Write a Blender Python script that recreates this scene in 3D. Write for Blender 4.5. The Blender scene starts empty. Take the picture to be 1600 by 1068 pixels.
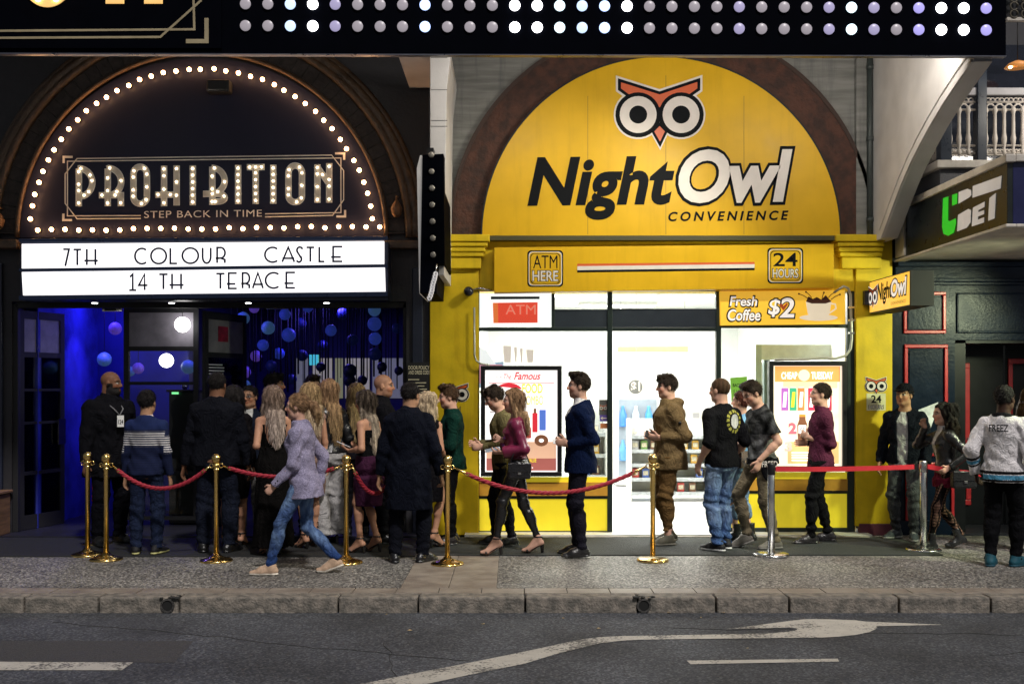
import bpy, bmesh, math, random
import numpy as np
from mathutils import Vector, Matrix
R = math.radians
random.seed(7)
SC = bpy.context.scene
COL = SC.collection

# ------------------------------------------------------------------ camera
CAM_D, CAM_Z, F, HY = 12.1, 1.69, 1680.0, 600.0      # facade distance, eye height, focal (px of a 1600 px frame), horizon row
cd = bpy.data.cameras.new('camera'); cam = bpy.data.objects.new('camera', cd); COL.objects.link(cam)
cam.location = (0, -CAM_D, CAM_Z); cam.rotation_euler = (R(90), 0, 0)
cd.sensor_width = 36; cd.lens = 36 * F / 1600; cd.shift_y = (HY - 534) / 1600; cd.clip_end = 1000; cd.clip_start = 0.1
SC.camera = cam

# ------------------------------------------------------------------ night sky, weak moon-like sun, exposure
SUN_AZ, SUN_EL = R(24), R(50)                        # from the front right
w = bpy.data.worlds.new('World'); SC.world = w; w.use_nodes = True
nt = w.node_tree; bg = nt.nodes['Background']
sky = nt.nodes.new('ShaderNodeTexSky'); sky.sky_type = 'NISHITA'; sky.sun_disc = False
sky.sun_elevation = SUN_EL; sky.sun_rotation = math.pi - SUN_AZ
hs = nt.nodes.new('ShaderNodeHueSaturation'); hs.inputs['Saturation'].default_value = .35      # town glow: a greyer sky
nt.links.new(sky.outputs[0], hs.inputs['Color']); nt.links.new(hs.outputs[0], bg.inputs[0]); bg.inputs[1].default_value = 0.014
sl = bpy.data.lights.new('sun', 'SUN'); so = bpy.data.objects.new('sun', sl); COL.objects.link(so)
sl.energy = 1.2; sl.angle = R(4); sl.color = (1, .95, .92)
sd = Vector((-math.sin(SUN_AZ) * math.cos(SUN_EL), math.cos(SUN_AZ) * math.cos(SUN_EL), -math.sin(SUN_EL)))
so.rotation_euler = sd.to_track_quat('-Z', 'Y').to_euler(); so.location = (6, -14, 9)
SC.view_settings.view_transform = 'Standard'; SC.view_settings.look = 'None'
SC.view_settings.exposure = 1.0; SC.view_settings.gamma = 1
cy = SC.cycles
cy.use_denoising = True; cy.max_bounces = 6; cy.diffuse_bounces = 3; cy.glossy_bounces = 3; cy.transmission_bounces = 4
cy.transparent_max_bounces = 12; cy.caustics_reflective = False; cy.caustics_refractive = False; cy.sample_clamp_indirect = 4
try: cy.denoiser = 'OPENIMAGEDENOISE'
except Exception: pass

# ------------------------------------------------------------------ helpers
def P(px, py, D=CAM_D):                               # picture pixel at depth D -> world point
    return Vector(((px - 800) * D / F, D - CAM_D, CAM_Z + (HY - py) * D / F))
def G(px, py, z=0.0):                                 # picture pixel on the ground at height z
    D = (CAM_Z - z) * F / (py - HY); return P(px, py, D)
_M = {}
def mat(name, c, rough=.6, metal=0, noise=.12, scale=9, bump=0, bscale=60, emit=0, ecol=None, spec=.5, stretch=(1, 1, 1), c2=None, coat=0, attr=None, grime=0):
    if name in _M: return _M[name]
    m = bpy.data.materials.new(name); m.use_nodes = True; n = m.node_tree; b = n.nodes['Principled BSDF']
    L = n.links.new
    b.inputs['Roughness'].default_value = rough; b.inputs['Metallic'].default_value = metal
    b.inputs['Specular IOR Level'].default_value = spec
    if coat: b.inputs['Coat Weight'].default_value = coat; b.inputs['Coat Roughness'].default_value = .15
    tc = n.nodes.new('ShaderNodeTexCoord'); mp = n.nodes.new('ShaderNodeMapping'); mp.inputs['Scale'].default_value = stretch
    L(tc.outputs['Object'], mp.inputs[0])
    src = None
    if attr:
        a = n.nodes.new('ShaderNodeVertexColor'); a.layer_name = attr; src = a.outputs[0]
    if noise or c2:
        t = n.nodes.new('ShaderNodeTexNoise'); t.inputs['Scale'].default_value = scale; t.inputs['Detail'].default_value = 6
        L(mp.outputs[0], t.inputs[0])
        if c2:
            r = n.nodes.new('ShaderNodeValToRGB'); r.color_ramp.elements[0].position = .38; r.color_ramp.elements[1].position = .64
            r.color_ramp.elements[0].color = (*c, 1); r.color_ramp.elements[1].color = (*c2, 1)
            L(t.outputs[0], r.inputs[0]); L(r.outputs[0], b.inputs['Base Color'])
        else:
            hv = n.nodes.new('ShaderNodeHueSaturation')
            if src: L(src, hv.inputs['Color'])
            else: hv.inputs['Color'].default_value = (*c, 1)
            mr = n.nodes.new('ShaderNodeMapRange'); mr.inputs[1].default_value = .3; mr.inputs[2].default_value = .7
            mr.inputs[3].default_value = 1 - noise; mr.inputs[4].default_value = 1 + noise
            L(t.outputs[0], mr.inputs[0]); L(mr.outputs[0], hv.inputs['Value']); L(hv.outputs[0], b.inputs['Base Color'])
        rr = n.nodes.new('ShaderNodeMapRange'); rr.inputs[3].default_value = max(.02, rough - .1); rr.inputs[4].default_value = min(1, rough + .1)
        L(t.outputs[0], rr.inputs[0]); L(rr.outputs[0], b.inputs['Roughness'])
    elif src: L(src, b.inputs['Base Color'])
    else: b.inputs['Base Color'].default_value = (*c, 1)
    if grime:                                          # run-off streaks and blotches of dirt
        src_ = b.inputs['Base Color'].links[0].from_socket if b.inputs['Base Color'].links else None
        g1 = n.nodes.new('ShaderNodeMapping'); g1.inputs['Scale'].default_value = (9, 9, .7); L(tc.outputs['Object'], g1.inputs[0])
        g2 = n.nodes.new('ShaderNodeTexNoise'); g2.inputs['Scale'].default_value = 1.2; g2.inputs['Detail'].default_value = 8; g2.inputs['Roughness'].default_value = .65; L(g1.outputs[0], g2.inputs[0])
        g3 = n.nodes.new('ShaderNodeMapRange'); g3.inputs[1].default_value = .52; g3.inputs[2].default_value = .78; g3.inputs[3].default_value = 0; g3.inputs[4].default_value = grime; L(g2.outputs[0], g3.inputs[0])
        g4 = n.nodes.new('ShaderNodeMix'); g4.data_type = 'RGBA'; g4.inputs[7].default_value = (c[0] * .2, c[1] * .2, c[2] * .3 + .004, 1); L(g3.outputs[0], g4.inputs[0])
        if src_: L(src_, g4.inputs[6])
        L(g4.outputs[2], b.inputs['Base Color'])
    if bump:
        t2 = n.nodes.new('ShaderNodeTexNoise'); t2.inputs['Scale'].default_value = bscale; t2.inputs['Detail'].default_value = 4
        L(mp.outputs[0], t2.inputs[0])
        bp = n.nodes.new('ShaderNodeBump'); bp.inputs['Strength'].default_value = bump; bp.inputs['Distance'].default_value = .02
        L(t2.outputs[0], bp.inputs['Height']); L(bp.outputs[0], b.inputs['Normal'])
    if emit:
        b.inputs['Emission Color'].default_value = (*(ecol or c), 1); b.inputs['Emission Strength'].default_value = emit
        if attr:
            L(src, b.inputs['Emission Color'])
    _M[name] = m; return m

class MB:
    """collects shapes into one mesh"""
    def __init__(s): s.v = []; s.f = []; s.sm = []; s.g = []
    def add(s, vs, fs, smooth=False):
        s.g.append((len(s.v), len(s.f))); o = len(s.v); s.v += [tuple(v) for v in vs]; s.f += [tuple(i + o for i in f) for f in fs]; s.sm += [smooth] * len(fs); return s
    def box(s, x0, x1, y0, y1, z0, z1):
        vs = [(x, y, z) for z in (z0, z1) for y in (y0, y1) for x in (x0, x1)]
        return s.add(vs, [(0, 2, 3, 1), (4, 5, 7, 6), (0, 1, 5, 4), (2, 6, 7, 3), (0, 4, 6, 2), (1, 3, 7, 5)])
    def prism(s, pts, fr, d0, d1):
        """2-D outline pts in frame fr=(O,U,V,N) from depth d0 to d1 along N"""
        O, U, V, N = fr; n = len(pts)
        vs = [O + U * a + V * b + N * d0 for a, b in pts] + [O + U * a + V * b + N * d1 for a, b in pts]
        fs = [tuple(range(n))[::-1], tuple(range(n, 2 * n))] + [(i, (i + 1) % n, n + (i + 1) % n, n + i) for i in range(n)]
        return s.add(vs, fs)
    def sheet(s, pts, fr, d):
        O, U, V, N = fr; return s.add([O + U * a + V * b + N * d for a, b in pts], [tuple(range(len(pts)))])
    def ring(s, fr, cx, cy, r0, r1, a0, a1, n, d0, d1):
        """sector of a flat ring with depth"""
        full = abs(a1 - a0) > 6.28
        O, U, V, N = fr; vs = []; fs = []
        m = n + (0 if full else 1)
        for i in range(m):
            a = a0 + (a1 - a0) * i / n; c, q = math.cos(a), math.sin(a)
            for r, d in ((r0, d0), (r1, d0), (r1, d1), (r0, d1)):
                vs.append(O + U * (cx + r * c) + V * (cy + r * q) + N * d)
        for i in range(n):
            j = (i + 1) % m
            for k in range(4): fs.append((4 * i + k, 4 * i + (k + 1) % 4, 4 * j + (k + 1) % 4, 4 * j + k))
        if not full: fs += [(0, 3, 2, 1), (4 * n, 4 * n + 1, 4 * n + 2, 4 * n + 3)]
        return s.add(vs, fs)
    def tube(s, path, r, n=8, caps=True):
        path = [Vector(p) for p in path]; rs = r if isinstance(r, (list, tuple)) else [r] * len(path)
        vs = []; fs = []; prev = None
        for i, p in enumerate(path):
            t = (path[min(i + 1, len(path) - 1)] - path[max(i - 1, 0)])
            t = t.normalized() if t.length > 1e-9 else Vector((0, 0, 1))
            a = prev - t * prev.dot(t) if prev else t.orthogonal()
            a = a.normalized() if a.length > 1e-6 else t.orthogonal().normalized()
            prev = a; b = t.cross(a)
            for k in range(n):
                q = 2 * math.pi * k / n; vs.append(p + (a * math.cos(q) + b * math.sin(q)) * rs[i])
        for i in range(len(path) - 1):
            for k in range(n): fs.append((i * n + k, i * n + (k + 1) % n, (i + 1) * n + (k + 1) % n, (i + 1) * n + k))
        if caps: fs += [tuple(range(n))[::-1], tuple(range((len(path) - 1) * n, len(path) * n))]
        return s.add(vs, fs, True)
    def lathe(s, prof, c=(0, 0, 0), n=24):
        """profile (r,z) around the vertical through c"""
        vs = []; fs = []; c = Vector(c)
        for r, z in prof:
            for k in range(n):
                q = 2 * math.pi * k / n; vs.append(c + Vector((r * math.cos(q), r * math.sin(q), z)))
        for i in range(len(prof) - 1):
            for k in range(n): fs.append((i * n + k, i * n + (k + 1) % n, (i + 1) * n + (k + 1) % n, (i + 1) * n + k))
        fs += [tuple(range(n))[::-1], tuple(range((len(prof) - 1) * n, len(prof) * n))]
        return s.add(vs, fs, True)
    def ball(s, c, r, n=12, sx=1, sy=1, sz=1):
        m = n // 2; prof = []
        vs = []; fs = []; c = Vector(c)
        for i in range(1, m):
            a = math.pi * i / m
            for k in range(n):
                q = 2 * math.pi * k / n
                vs.append(c + Vector((sx * r * math.sin(a) * math.cos(q), sy * r * math.sin(a) * math.sin(q), sz * r * math.cos(a))))
        vs += [c + Vector((0, 0, sz * r)), c - Vector((0, 0, sz * r))]
        t, bt = len(vs) - 2, len(vs) - 1
        for i in range(m - 2):
            for k in range(n): fs.append((i * n + k, (i + 1) * n + k, (i + 1) * n + (k + 1) % n, i * n + (k + 1) % n))
        for k in range(n):
            fs.append((t, k, (k + 1) % n)); fs.append((bt, (m - 2) * n + (k + 1) % n, (m - 2) * n + k))
        return s.add(vs, fs, True)
    def ribbon(s, path, wd, fr, d0, d1, jit=0):
        """flat stroke of width wd along a 2-D polyline"""
        pts = [Vector(p) for p in path]; n = len(pts); Lf, Rt = [], []
        closed = n > 2 and (pts[0] - pts[-1]).length < 1e-6
        for i, p in enumerate(pts):
            if closed: a = pts[i - 1 if i else n - 2]; b = pts[i + 1 if i < n - 1 else 1]
            else: a = pts[max(i - 1, 0)]; b = pts[min(i + 1, n - 1)]
            t1 = (p - a).normalized() if (p - a).length > 1e-9 else (b - p).normalized()
            t2 = (b - p).normalized() if (b - p).length > 1e-9 else t1
            t = (t1 + t2).normalized() if (t1 + t2).length > 1e-6 else t1
            k = 1 / max(.45, abs(t.dot(t1))); nn = Vector((-t.y, t.x)) * wd / 2 * k
            Lf.append(p + nn); Rt.append(p - nn)
        O, U, V, N = fr; vs = []; fs = []
        for i in range(n):
            for q, d in ((Lf[i], d0), (Rt[i], d0), (Rt[i], d1), (Lf[i], d1)): vs.append(O + U * q.x + V * q.y + N * d)
        for i in range(n - 1):
            for k in range(4): fs.append((4 * i + k, 4 * i + (k + 1) % 4, 4 * i + 4 + (k + 1) % 4, 4 * i + 4 + k))
        if not closed: fs += [(0, 3, 2, 1), (4 * n - 4, 4 * n - 3, 4 * n - 2, 4 * n - 1)]
        return s.add(vs, fs)
    def each(s, name, m, parent=None, bev=0):
        """one object per added shape"""
        for (v0, f0), (v1, f1) in zip(s.g, s.g[1:] + [(len(s.v), len(s.f))]):
            q = MB(); q.v = s.v[v0:v1]; q.f = [tuple(i - v0 for i in f) for f in s.f[f0:f1]]; q.sm = s.sm[f0:f1]; q.build(name, m, parent, bev)
    def build(s, name, m, parent=None, bev=0, label=None, recalc=True):
        me = bpy.data.meshes.new(name); me.from_pydata(s.v, [], s.f); me.validate()
        if len(me.polygons) == len(s.sm): me.polygons.foreach_set('use_smooth', s.sm)
        if recalc:
            b = bmesh.new(); b.from_mesh(me); bmesh.ops.recalc_face_normals(b, faces=b.faces); b.to_mesh(me); b.free()
        me.materials.append(m)
        o = bpy.data.objects.new(name, me); COL.objects.link(o)
        if parent:
            o.parent = parent; o.matrix_parent_inverse = parent.matrix_world_inv if hasattr(parent, 'matrix_world_inv') else basis(parent).inverted()
        if bev:
            md = o.modifiers.new('bevel', 'BEVEL'); md.width = bev; md.segments = 2; md.limit_method = 'ANGLE'
        if label: o['label'] = label
        return o
def basis(o):
    m = Matrix.LocRotScale(o.location, o.rotation_euler, o.scale)
    if o.parent: m = basis(o.parent) @ o.matrix_parent_inverse @ m
    return m
def thing(name, label, cat, loc=(0, 0, 0), rz=0, group=None):
    o = bpy.data.objects.new(name, None); COL.objects.link(o); o.location = loc; o.rotation_euler = (0, 0, rz)
    o.empty_display_size = .2; o['label'] = label; o['category'] = cat
    if group: o['group'] = group
    return o
def tag(o, label, cat, group=None):
    o['label'] = label; o['category'] = cat
    if group: o['group'] = group
    return o
def struct(o): o['kind'] = 'structure'; return o
def copy_tree(o, parent=None):
    c = o.copy(); COL.objects.link(c)
    if parent: c.parent = parent
    for ch in [x for x in bpy.data.objects if x.parent == o]: copy_tree(ch, c)
    return c
def FR(D=CAM_D):                                       # frame of a plane parallel to the facade, 2-D units = metres (x, z)
    return (Vector((0, D - CAM_D, 0)), Vector((1, 0, 0)), Vector((0, 0, 1)), Vector((0, -1, 0)))
def FX(x, y0=0, z0=0):                                 # frame of a face at X=x looking towards -X; u runs towards the street
    return (Vector((x, y0, z0)), Vector((0, -1, 0)), Vector((0, 0, 1)), Vector((-1, 0, 0)))
def q2(px, py, D=CAM_D):
    p = P(px, py, D); return (p.x, p.z)
def Q(pts, D=CAM_D): return [q2(a, b, D) for a, b in pts]
def arc(cx, cy, rx, ry, a0, a1, n=16):
    return [(cx + rx * math.cos(R(a0 + (a1 - a0) * i / n)), cy + ry * math.sin(R(a0 + (a1 - a0) * i / n))) for i in range(n + 1)]
def text(s, fr, x0, x1, y0, y1, m, parent, d=.004, ext=.002, bold=0, shear=0, name='lettering', space=1, rot=0, label=None):
    """words as a mesh, fitted into the 2-D rectangle of frame fr"""
    cu = bpy.data.curves.new('t', 'FONT'); cu.body = s; cu.shear = shear; cu.offset = 0 if 'M' in s else bold; cu.space_character = space; cu.resolution_u = 5
    cu.extrude = 0; o = bpy.data.objects.new('t', cu); COL.objects.link(o)
    dg = bpy.context.evaluated_depsgraph_get(); me = bpy.data.meshes.new_from_object(o.evaluated_get(dg)); bpy.data.objects.remove(o)
    vs = [(v.co.x, v.co.y) for v in me.vertices]; fs = [tuple(p.vertices) for p in me.polygons]; bpy.data.meshes.remove(me)
    xa, xb = min(v[0] for v in vs), max(v[0] for v in vs); ya, yb = min(v[1] for v in vs), max(v[1] for v in vs)
    O, U, V, N = fr; out = []
    for a, b in vs:
        u = x0 + (a - xa) / (xb - xa) * (x1 - x0); q = y0 + (b - ya) / max(1e-6, yb - ya) * (y1 - y0) + rot * (u - x0)
        out.append(O + U * u + V * q + N * d)
    mb = MB().add(out, fs); return mb.build(name, m, parent, recalc=False, label=label)
def textp(s, px0, px1, py0, py1, D, m, parent, **k):   # picture rectangle (top py0, bottom py1)
    a = q2(px0, py1, D); b = q2(px1, py0, D); return text(s, FR(D), a[0], b[0], a[1], b[1], m, parent, **k)
def outline(pts, g):
    """grow a simple 2-D outline by g"""
    n = len(pts); ar = sum(pts[i][0] * pts[(i + 1) % n][1] - pts[(i + 1) % n][0] * pts[i][1] for i in range(n)); sg = 1 if ar > 0 else -1
    out = []
    for i in range(n):
        a, p, b = Vector(pts[i - 1]), Vector(pts[i]), Vector(pts[(i + 1) % n])
        t1 = (p - a).normalized(); t2 = (b - p).normalized(); n1 = Vector((t1.y, -t1.x)) * sg; n2 = Vector((t2.y, -t2.x)) * sg
        k = n1 + n2; k = k / max(.35, k.length_squared) * 2 if k.length > 1e-6 else n1
        out.append(tuple(p + k * g))
    return out
# ================================================================== GROUND
def asphalt_mat():
    m = mat('asphalt', (.05, .05, .052), .78, noise=0); n = m.node_tree; b = n.nodes['Principled BSDF']; L = n.links.new
    tc = n.nodes.new('ShaderNodeTexCoord')
    v = n.nodes.new('ShaderNodeTexVoronoi'); v.inputs['Scale'].default_value = 72; L(tc.outputs['Object'], v.inputs[0])
    t = n.nodes.new('ShaderNodeTexNoise'); t.inputs['Scale'].default_value = 1.1; t.inputs['Detail'].default_value = 9; L(tc.outputs['Object'], t.inputs[0])
    t3 = n.nodes.new('ShaderNodeTexNoise'); t3.inputs['Scale'].default_value = 60; t3.inputs['Detail'].default_value = 3; L(tc.outputs['Object'], t3.inputs[0])
    r = n.nodes.new('ShaderNodeValToRGB'); e = r.color_ramp.elements
    e[0].position = .0; e[0].color = (.022, .023, .025, 1); e[1].position = 1; e[1].color = (.15, .153, .16, 1)
    k = e.new(.55); k.color = (.05, .055, .066, 1)
    L(v.outputs['Color'], r.inputs[0])
    mx = n.nodes.new('ShaderNodeMix'); mx.data_type = 'RGBA'; mx.blend_type = 'MULTIPLY'; mx.inputs[0].default_value = 1
    mr = n.nodes.new('ShaderNodeMapRange'); mr.inputs[1].default_value = .3; mr.inputs[2].default_value = .7; mr.inputs[3].default_value = .5; mr.inputs[4].default_value = 1.45
    L(t.outputs[0], mr.inputs[0]); L(r.outputs[0], mx.inputs[6]); L(mr.outputs[0], mx.inputs[7]); L(mx.outputs[2], b.inputs['Base Color'])
    bp = n.nodes.new('ShaderNodeBump'); bp.inputs['Strength'].default_value = .7; bp.inputs['Distance'].default_value = .006
    L(t3.outputs[0], bp.inputs['Height']); L(bp.outputs[0], b.inputs['Normal'])
    return m
def aggregate_mat():
    m = mat('aggregate', (.1, .1, .1), .55, noise=0); n = m.node_tree; b = n.nodes['Principled BSDF']; L = n.links.new
    tc = n.nodes.new('ShaderNodeTexCoord')
    v = n.nodes.new('ShaderNodeTexVoronoi'); v.inputs['Scale'].default_value = 66; L(tc.outputs['Object'], v.inputs[0])
    r = n.nodes.new('ShaderNodeValToRGB'); e = r.color_ramp.elements
    e[0].position = .1; e[0].color = (.035, .034, .033, 1); e[1].position = 1; e[1].color = (.52, .49, .44, 1)
    k = e.new(.5); k.color = (.125, .12, .112, 1)
    L(v.outputs['Color'], r.inputs[0])
    t = n.nodes.new('ShaderNodeTexNoise'); t.inputs['Scale'].default_value = .9; t.inputs['Detail'].default_value = 8; L(tc.outputs['Object'], t.inputs[0])
    mr = n.nodes.new('ShaderNodeMapRange'); mr.inputs[1].default_value = .3; mr.inputs[2].default_value = .7; mr.inputs[3].default_value = .6; mr.inputs[4].default_value = 1.3
    mx = n.nodes.new('ShaderNodeMix'); mx.data_type = 'RGBA'; mx.blend_type = 'MULTIPLY'; mx.inputs[0].default_value = 1
    L(t.outputs[0], mr.inputs[0]); L(r.outputs[0], mx.inputs[6]); L(mr.outputs[0], mx.inputs[7]); L(mx.outputs[2], b.inputs['Base Color'])
    bp = n.nodes.new('ShaderNodeBump'); bp.inputs['Strength'].default_value = .6; bp.inputs['Distance'].default_value = .008
    L(v.outputs['Distance'], bp.inputs['Height']); L(bp.outputs[0], b.inputs['Normal'])
    gv = n.nodes.new('ShaderNodeTexVoronoi'); gv.inputs['Scale'].default_value = 3.2; L(tc.outputs['Object'], gv.inputs[0])      # trodden gum spots
    gr = n.nodes.new('ShaderNodeMapRange'); gr.inputs[1].default_value = .05; gr.inputs[2].default_value = .075; gr.inputs[3].default_value = .72; gr.inputs[4].default_value = 0; L(gv.outputs['Distance'], gr.inputs[0])
    gm = n.nodes.new('ShaderNodeMix'); gm.data_type = 'RGBA'; gm.inputs[7].default_value = (.025, .024, .023, 1); L(gr.outputs[0], gm.inputs[0]); L(mx.outputs[2], gm.inputs[6]); L(gm.outputs[2], b.inputs['Base Color'])
    L(mr.outputs[0], b.inputs['Roughness']) if False else None
    return m
def worn_paint():
    m = mat('road_paint', (.5, .47, .41), .7, noise=.1, scale=12, bump=.2); n = m.node_tree; b = n.nodes['Principled BSDF']; L = n.links.new; s0 = b.inputs['Base Color'].links[0].from_socket
    tc = n.nodes.new('ShaderNodeTexCoord'); t = n.nodes.new('ShaderNodeTexNoise'); t.inputs['Scale'].default_value = 55; t.inputs['Detail'].default_value = 5; L(tc.outputs['Object'], t.inputs[0])
    t2 = n.nodes.new('ShaderNodeTexNoise'); t2.inputs['Scale'].default_value = 2.5; t2.inputs['Detail'].default_value = 6; L(tc.outputs['Object'], t2.inputs[0])
    ad = n.nodes.new('ShaderNodeMath'); ad.operation = 'ADD'; L(t.outputs[0], ad.inputs[0]); L(t2.outputs[0], ad.inputs[1])
    mr = n.nodes.new('ShaderNodeMapRange'); mr.inputs[1].default_value = 1.04; mr.inputs[2].default_value = 1.16; L(ad.outputs[0], mr.inputs[0])
    mx = n.nodes.new('ShaderNodeMix'); mx.data_type = 'RGBA'; mx.inputs[7].default_value = (.12, .115, .105, 1); L(mr.outputs[0], mx.inputs[0]); L(s0, mx.inputs[6]); L(mx.outputs[2], b.inputs['Base Color']); return m
AS = asphalt_mat(); AG = aggregate_mat()
STONE = mat('paver_stone', (.2, .165, .135), .5, c2=(.29, .25, .205), scale=5, bump=.25, bscale=90)
KERB = mat('kerb_stone', (.12, .11, .094), .75, c2=(.27, .235, .195), scale=14, bump=.65, bscale=55)
PAINT = worn_paint()
GAP = mat('joint_dirt', (.03, .028, .025), .9)
struct(MB().add([(-400, -400, -.16), (400, -400, -.16), (400, 400, -.16), (-400, 400, -.16)], [(0, 1, 2, 3)]).build('ground', GAP))
ZR = -.122
struct(MB().add([(-60, -30, ZR), (60, -30, ZR), (60, -3.5, ZR), (-60, -3.5, ZR)], [(0, 1, 2, 3)]).build('road', AS))
pv = MB(); pv.box(-30, -.93, -3.17, 0.3, -.15, 0); pv.box(-.125, 30, -3.17, .3, -.15, 0)
struct(pv.build('pavement', AG))
sp = MB(); rr = random.Random(3)
x = -30.0
while x < 30:                                          # border strip along the kerb
    sp.box(x + .003, x + .347, -3.385, -3.173, -.15, rr.uniform(-.001, .002)); x += .35
for j, (ya, yb) in enumerate(((-3.17, -2.62), (-2.617, -2.02), (-2.017, -1.42), (-1.417, -.8), (-.797, -.2))):   # paver strip between the two shops
    for k in range(2):
        xa = -.927 + k * .402; sp.box(xa, xa + .397, ya, yb, -.15, rr.uniform(-.001, .002))
struct(sp.build('paver_strip', STONE, bev=.003))
struct(MB().box(-30, 30, -3.5, -.1, -.16, -.012).build('pavement_bed', GAP))
kb = MB()
joints = [-60, -30, -18, -12, -8, -6.0, -4.65, -3.87, -3.28, -2.64, -1.38, -.745, .105, 1.0, 1.62, 2.2, 3.07, 3.8, 5.2, 7, 9, 12, 18, 30, 60]
inl = []
for a, b in zip(joints, joints[1:]):
    c = b - .008
    if abs(b + 2.64) < .01: pass
    kb.box(a + .006, c, -3.575, -3.392, -.2, .003)
# two drain holes cut through the kerb
kerb = struct(kb.build('kerb', KERB, bev=.014))
sub = kerb.modifiers.new('cut', 'BOOLEAN') if False else None
hole = mat('drain_dark', (.01, .01, .01), .9)
for xh, lb in ((-2.73, 'left one of the two dark round drain outlets set in the kerb'), (1.045, 'dark round drain outlet in the kerb below the brass post near the shop door')):
    t = thing('drain_outlet', lb, 'drain', (xh, -3.58, ZR))
    m = MB().ring((Vector((xh, -3.576, -.062)), Vector((1, 0, 0)), Vector((0, 0, 1)), Vector((0, -1, 0))), 0, 0, .042, .056, 0, 6.2832, 20, -.005, .012)
    m.build('pipe_rim', mat('old_iron', (.09, .085, .08), .6, metal=.6, bump=.5), t)
    MB().prism(arc(0, 0, .043, .043, 0, 345, 23), (Vector((xh, -3.576, -.062)), Vector((1, 0, 0)), Vector((0, 0, 1)), Vector((0, -1, 0))), -.003, .004).build('pipe_bore', hole, t)
    mm = MB()
    for k in range(14):
        mm.ball((xh + rr.uniform(-.085, .085), -3.555 + rr.uniform(-.035, .06), rr.uniform(-.004, .003)), rr.uniform(.014, .026), 8, sz=.3)
    mm.build('broken_mortar', mat('mortar_dark', (.03, .03, .028), .9, bump=1), t)
# road paint
def roadpoly(pts): return [G(a, b, ZR) for a, b in pts]
ar = [(566, 1068), (700, 1042), (800, 1022), (880, 1005), (908, 999), (935, 995.5), (965, 993.8), (1000, 993.2), (1100, 991.5), (1199, 989.5), (1232, 987), (1246, 984), (1244, 981.5), (1238, 980.5),
      (1135, 982.5), (1180, 977), (1240, 969.2), (1255, 967.6), (1270, 967), (1300, 967.6), (1337, 969), (1352, 971), (1476, 976), (1369, 978.2), (1371, 980), (1368, 983), (1358, 987.5), (1337, 991.8), (1310, 994.6), (1285, 996), (1206, 996.8),
      (1100, 998), (1000, 999.3), (970, 1001), (944, 1004), (912, 1011), (875, 1020), (819, 1037), (740, 1053), (660, 1070), (640, 1080), (520, 1080)]
def painted(name, pts, lb):
    v = roadpoly(pts); o = MB().add([(p.x, p.y, ZR + .004) for p in v], [tuple(range(len(v)))]).build(name, PAINT, recalc=False)
    bm = bmesh.new(); bm.from_mesh(o.data); bmesh.ops.triangulate(bm, faces=bm.faces); bm.normal_update()
    for f in bm.faces:
        if f.normal.z < 0: f.normal_flip()
    bm.to_mesh(o.data); bm.free(); return struct(o)
painted('painted_lane_arrow', ar, '')
painted('painted_lane_dash', [(1073, 1032), (1309, 1029), (1311, 1033.5), (1079, 1037.6)], '')
painted('painted_lane_dash', [(-120, 1033), (208, 1035), (190, 1047), (-120, 1047)], '')
# patched trench and cracks in the asphalt
tp = G(300, 1000, ZR); vv = [(-60, -5.15), (-2.2, -5.1), (-2.25, -4.5), (-60, -4.55)]
struct(MB().add([(a, b_, ZR + .002) for a, b_ in vv], [(0, 1, 2, 3)]).build('road_patch', mat('asphalt_patch', (.035, .035, .037), .75, c2=(.075, .073, .07), scale=110, bump=.5, bscale=70)))
ck = MB(); rk = random.Random(12)
for x0, y0, n_, dx, dy in ((-3.5, -3.9, 34, .1, -.035), (1.2, -4.1, 30, .09, -.012), (3.2, -4.9, 22, .1, .02), (-.9, -4.55, 16, .02, -.1)):
    L0 = [(x0, y0)]
    for _ in range(n_): L0.append((L0[-1][0] + dx + rk.uniform(-.03, .03), L0[-1][1] + dy + rk.uniform(-.03, .03)))
    ck.ribbon(L0, .0045, (Vector((0, 0, ZR)), Vector((1, 0, 0)), Vector((0, 1, 0)), Vector((0, 0, 1))), -.002, .003)
struct(ck.build('road_cracks', GAP))
# litter specks on the asphalt and fallen leaves in the gutter
for px, py in ((1045, 957), (1052, 955), (755, 975), (935, 982), (1168, 1013), (604, 960), (1095, 965), (880, 966), (1130, 957), (640, 985)):
    p = G(px, py, ZR); a = rr.uniform(0, 6); s = rr.uniform(.012, .03)
    pts = [(p.x + s * math.cos(a + q) * (1 if q % 2 else .5), p.y + s * math.sin(a + q) * (1 if q % 2 else .5), ZR + .005 + .004 * (q % 2)) for q in range(6)]
    leaf = MB().add(pts, [(0, 1, 2, 3, 4, 5)]).build('dry_leaf', mat('leaf', (.4, .3, .16), .8))
    tag(leaf, 'small pale dry leaf lying on the asphalt', 'leaf', 'dry leaves on the road')
# dark mats in front of the doors
MAT = mat('rubber_mat', (.012, .013, .013), .75, bump=.4, bscale=150); MAT2 = mat('carpet_mat', (.024, .028, .026), .85, bump=.5, bscale=170)
tag(MB().box(-6.2, -.95, -1.58, -.32, .001, .012).build('floor_mat', MAT, bev=.004), 'black rubber floor mat running in front of the club entrance', 'mat')
tag(MB().box(-.93, 4.25, -1.5, -.26, .001, .012).build('floor_mat', MAT2, bev=.004), 'dark green carpet mat running in front of the yellow shop', 'mat')
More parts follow.
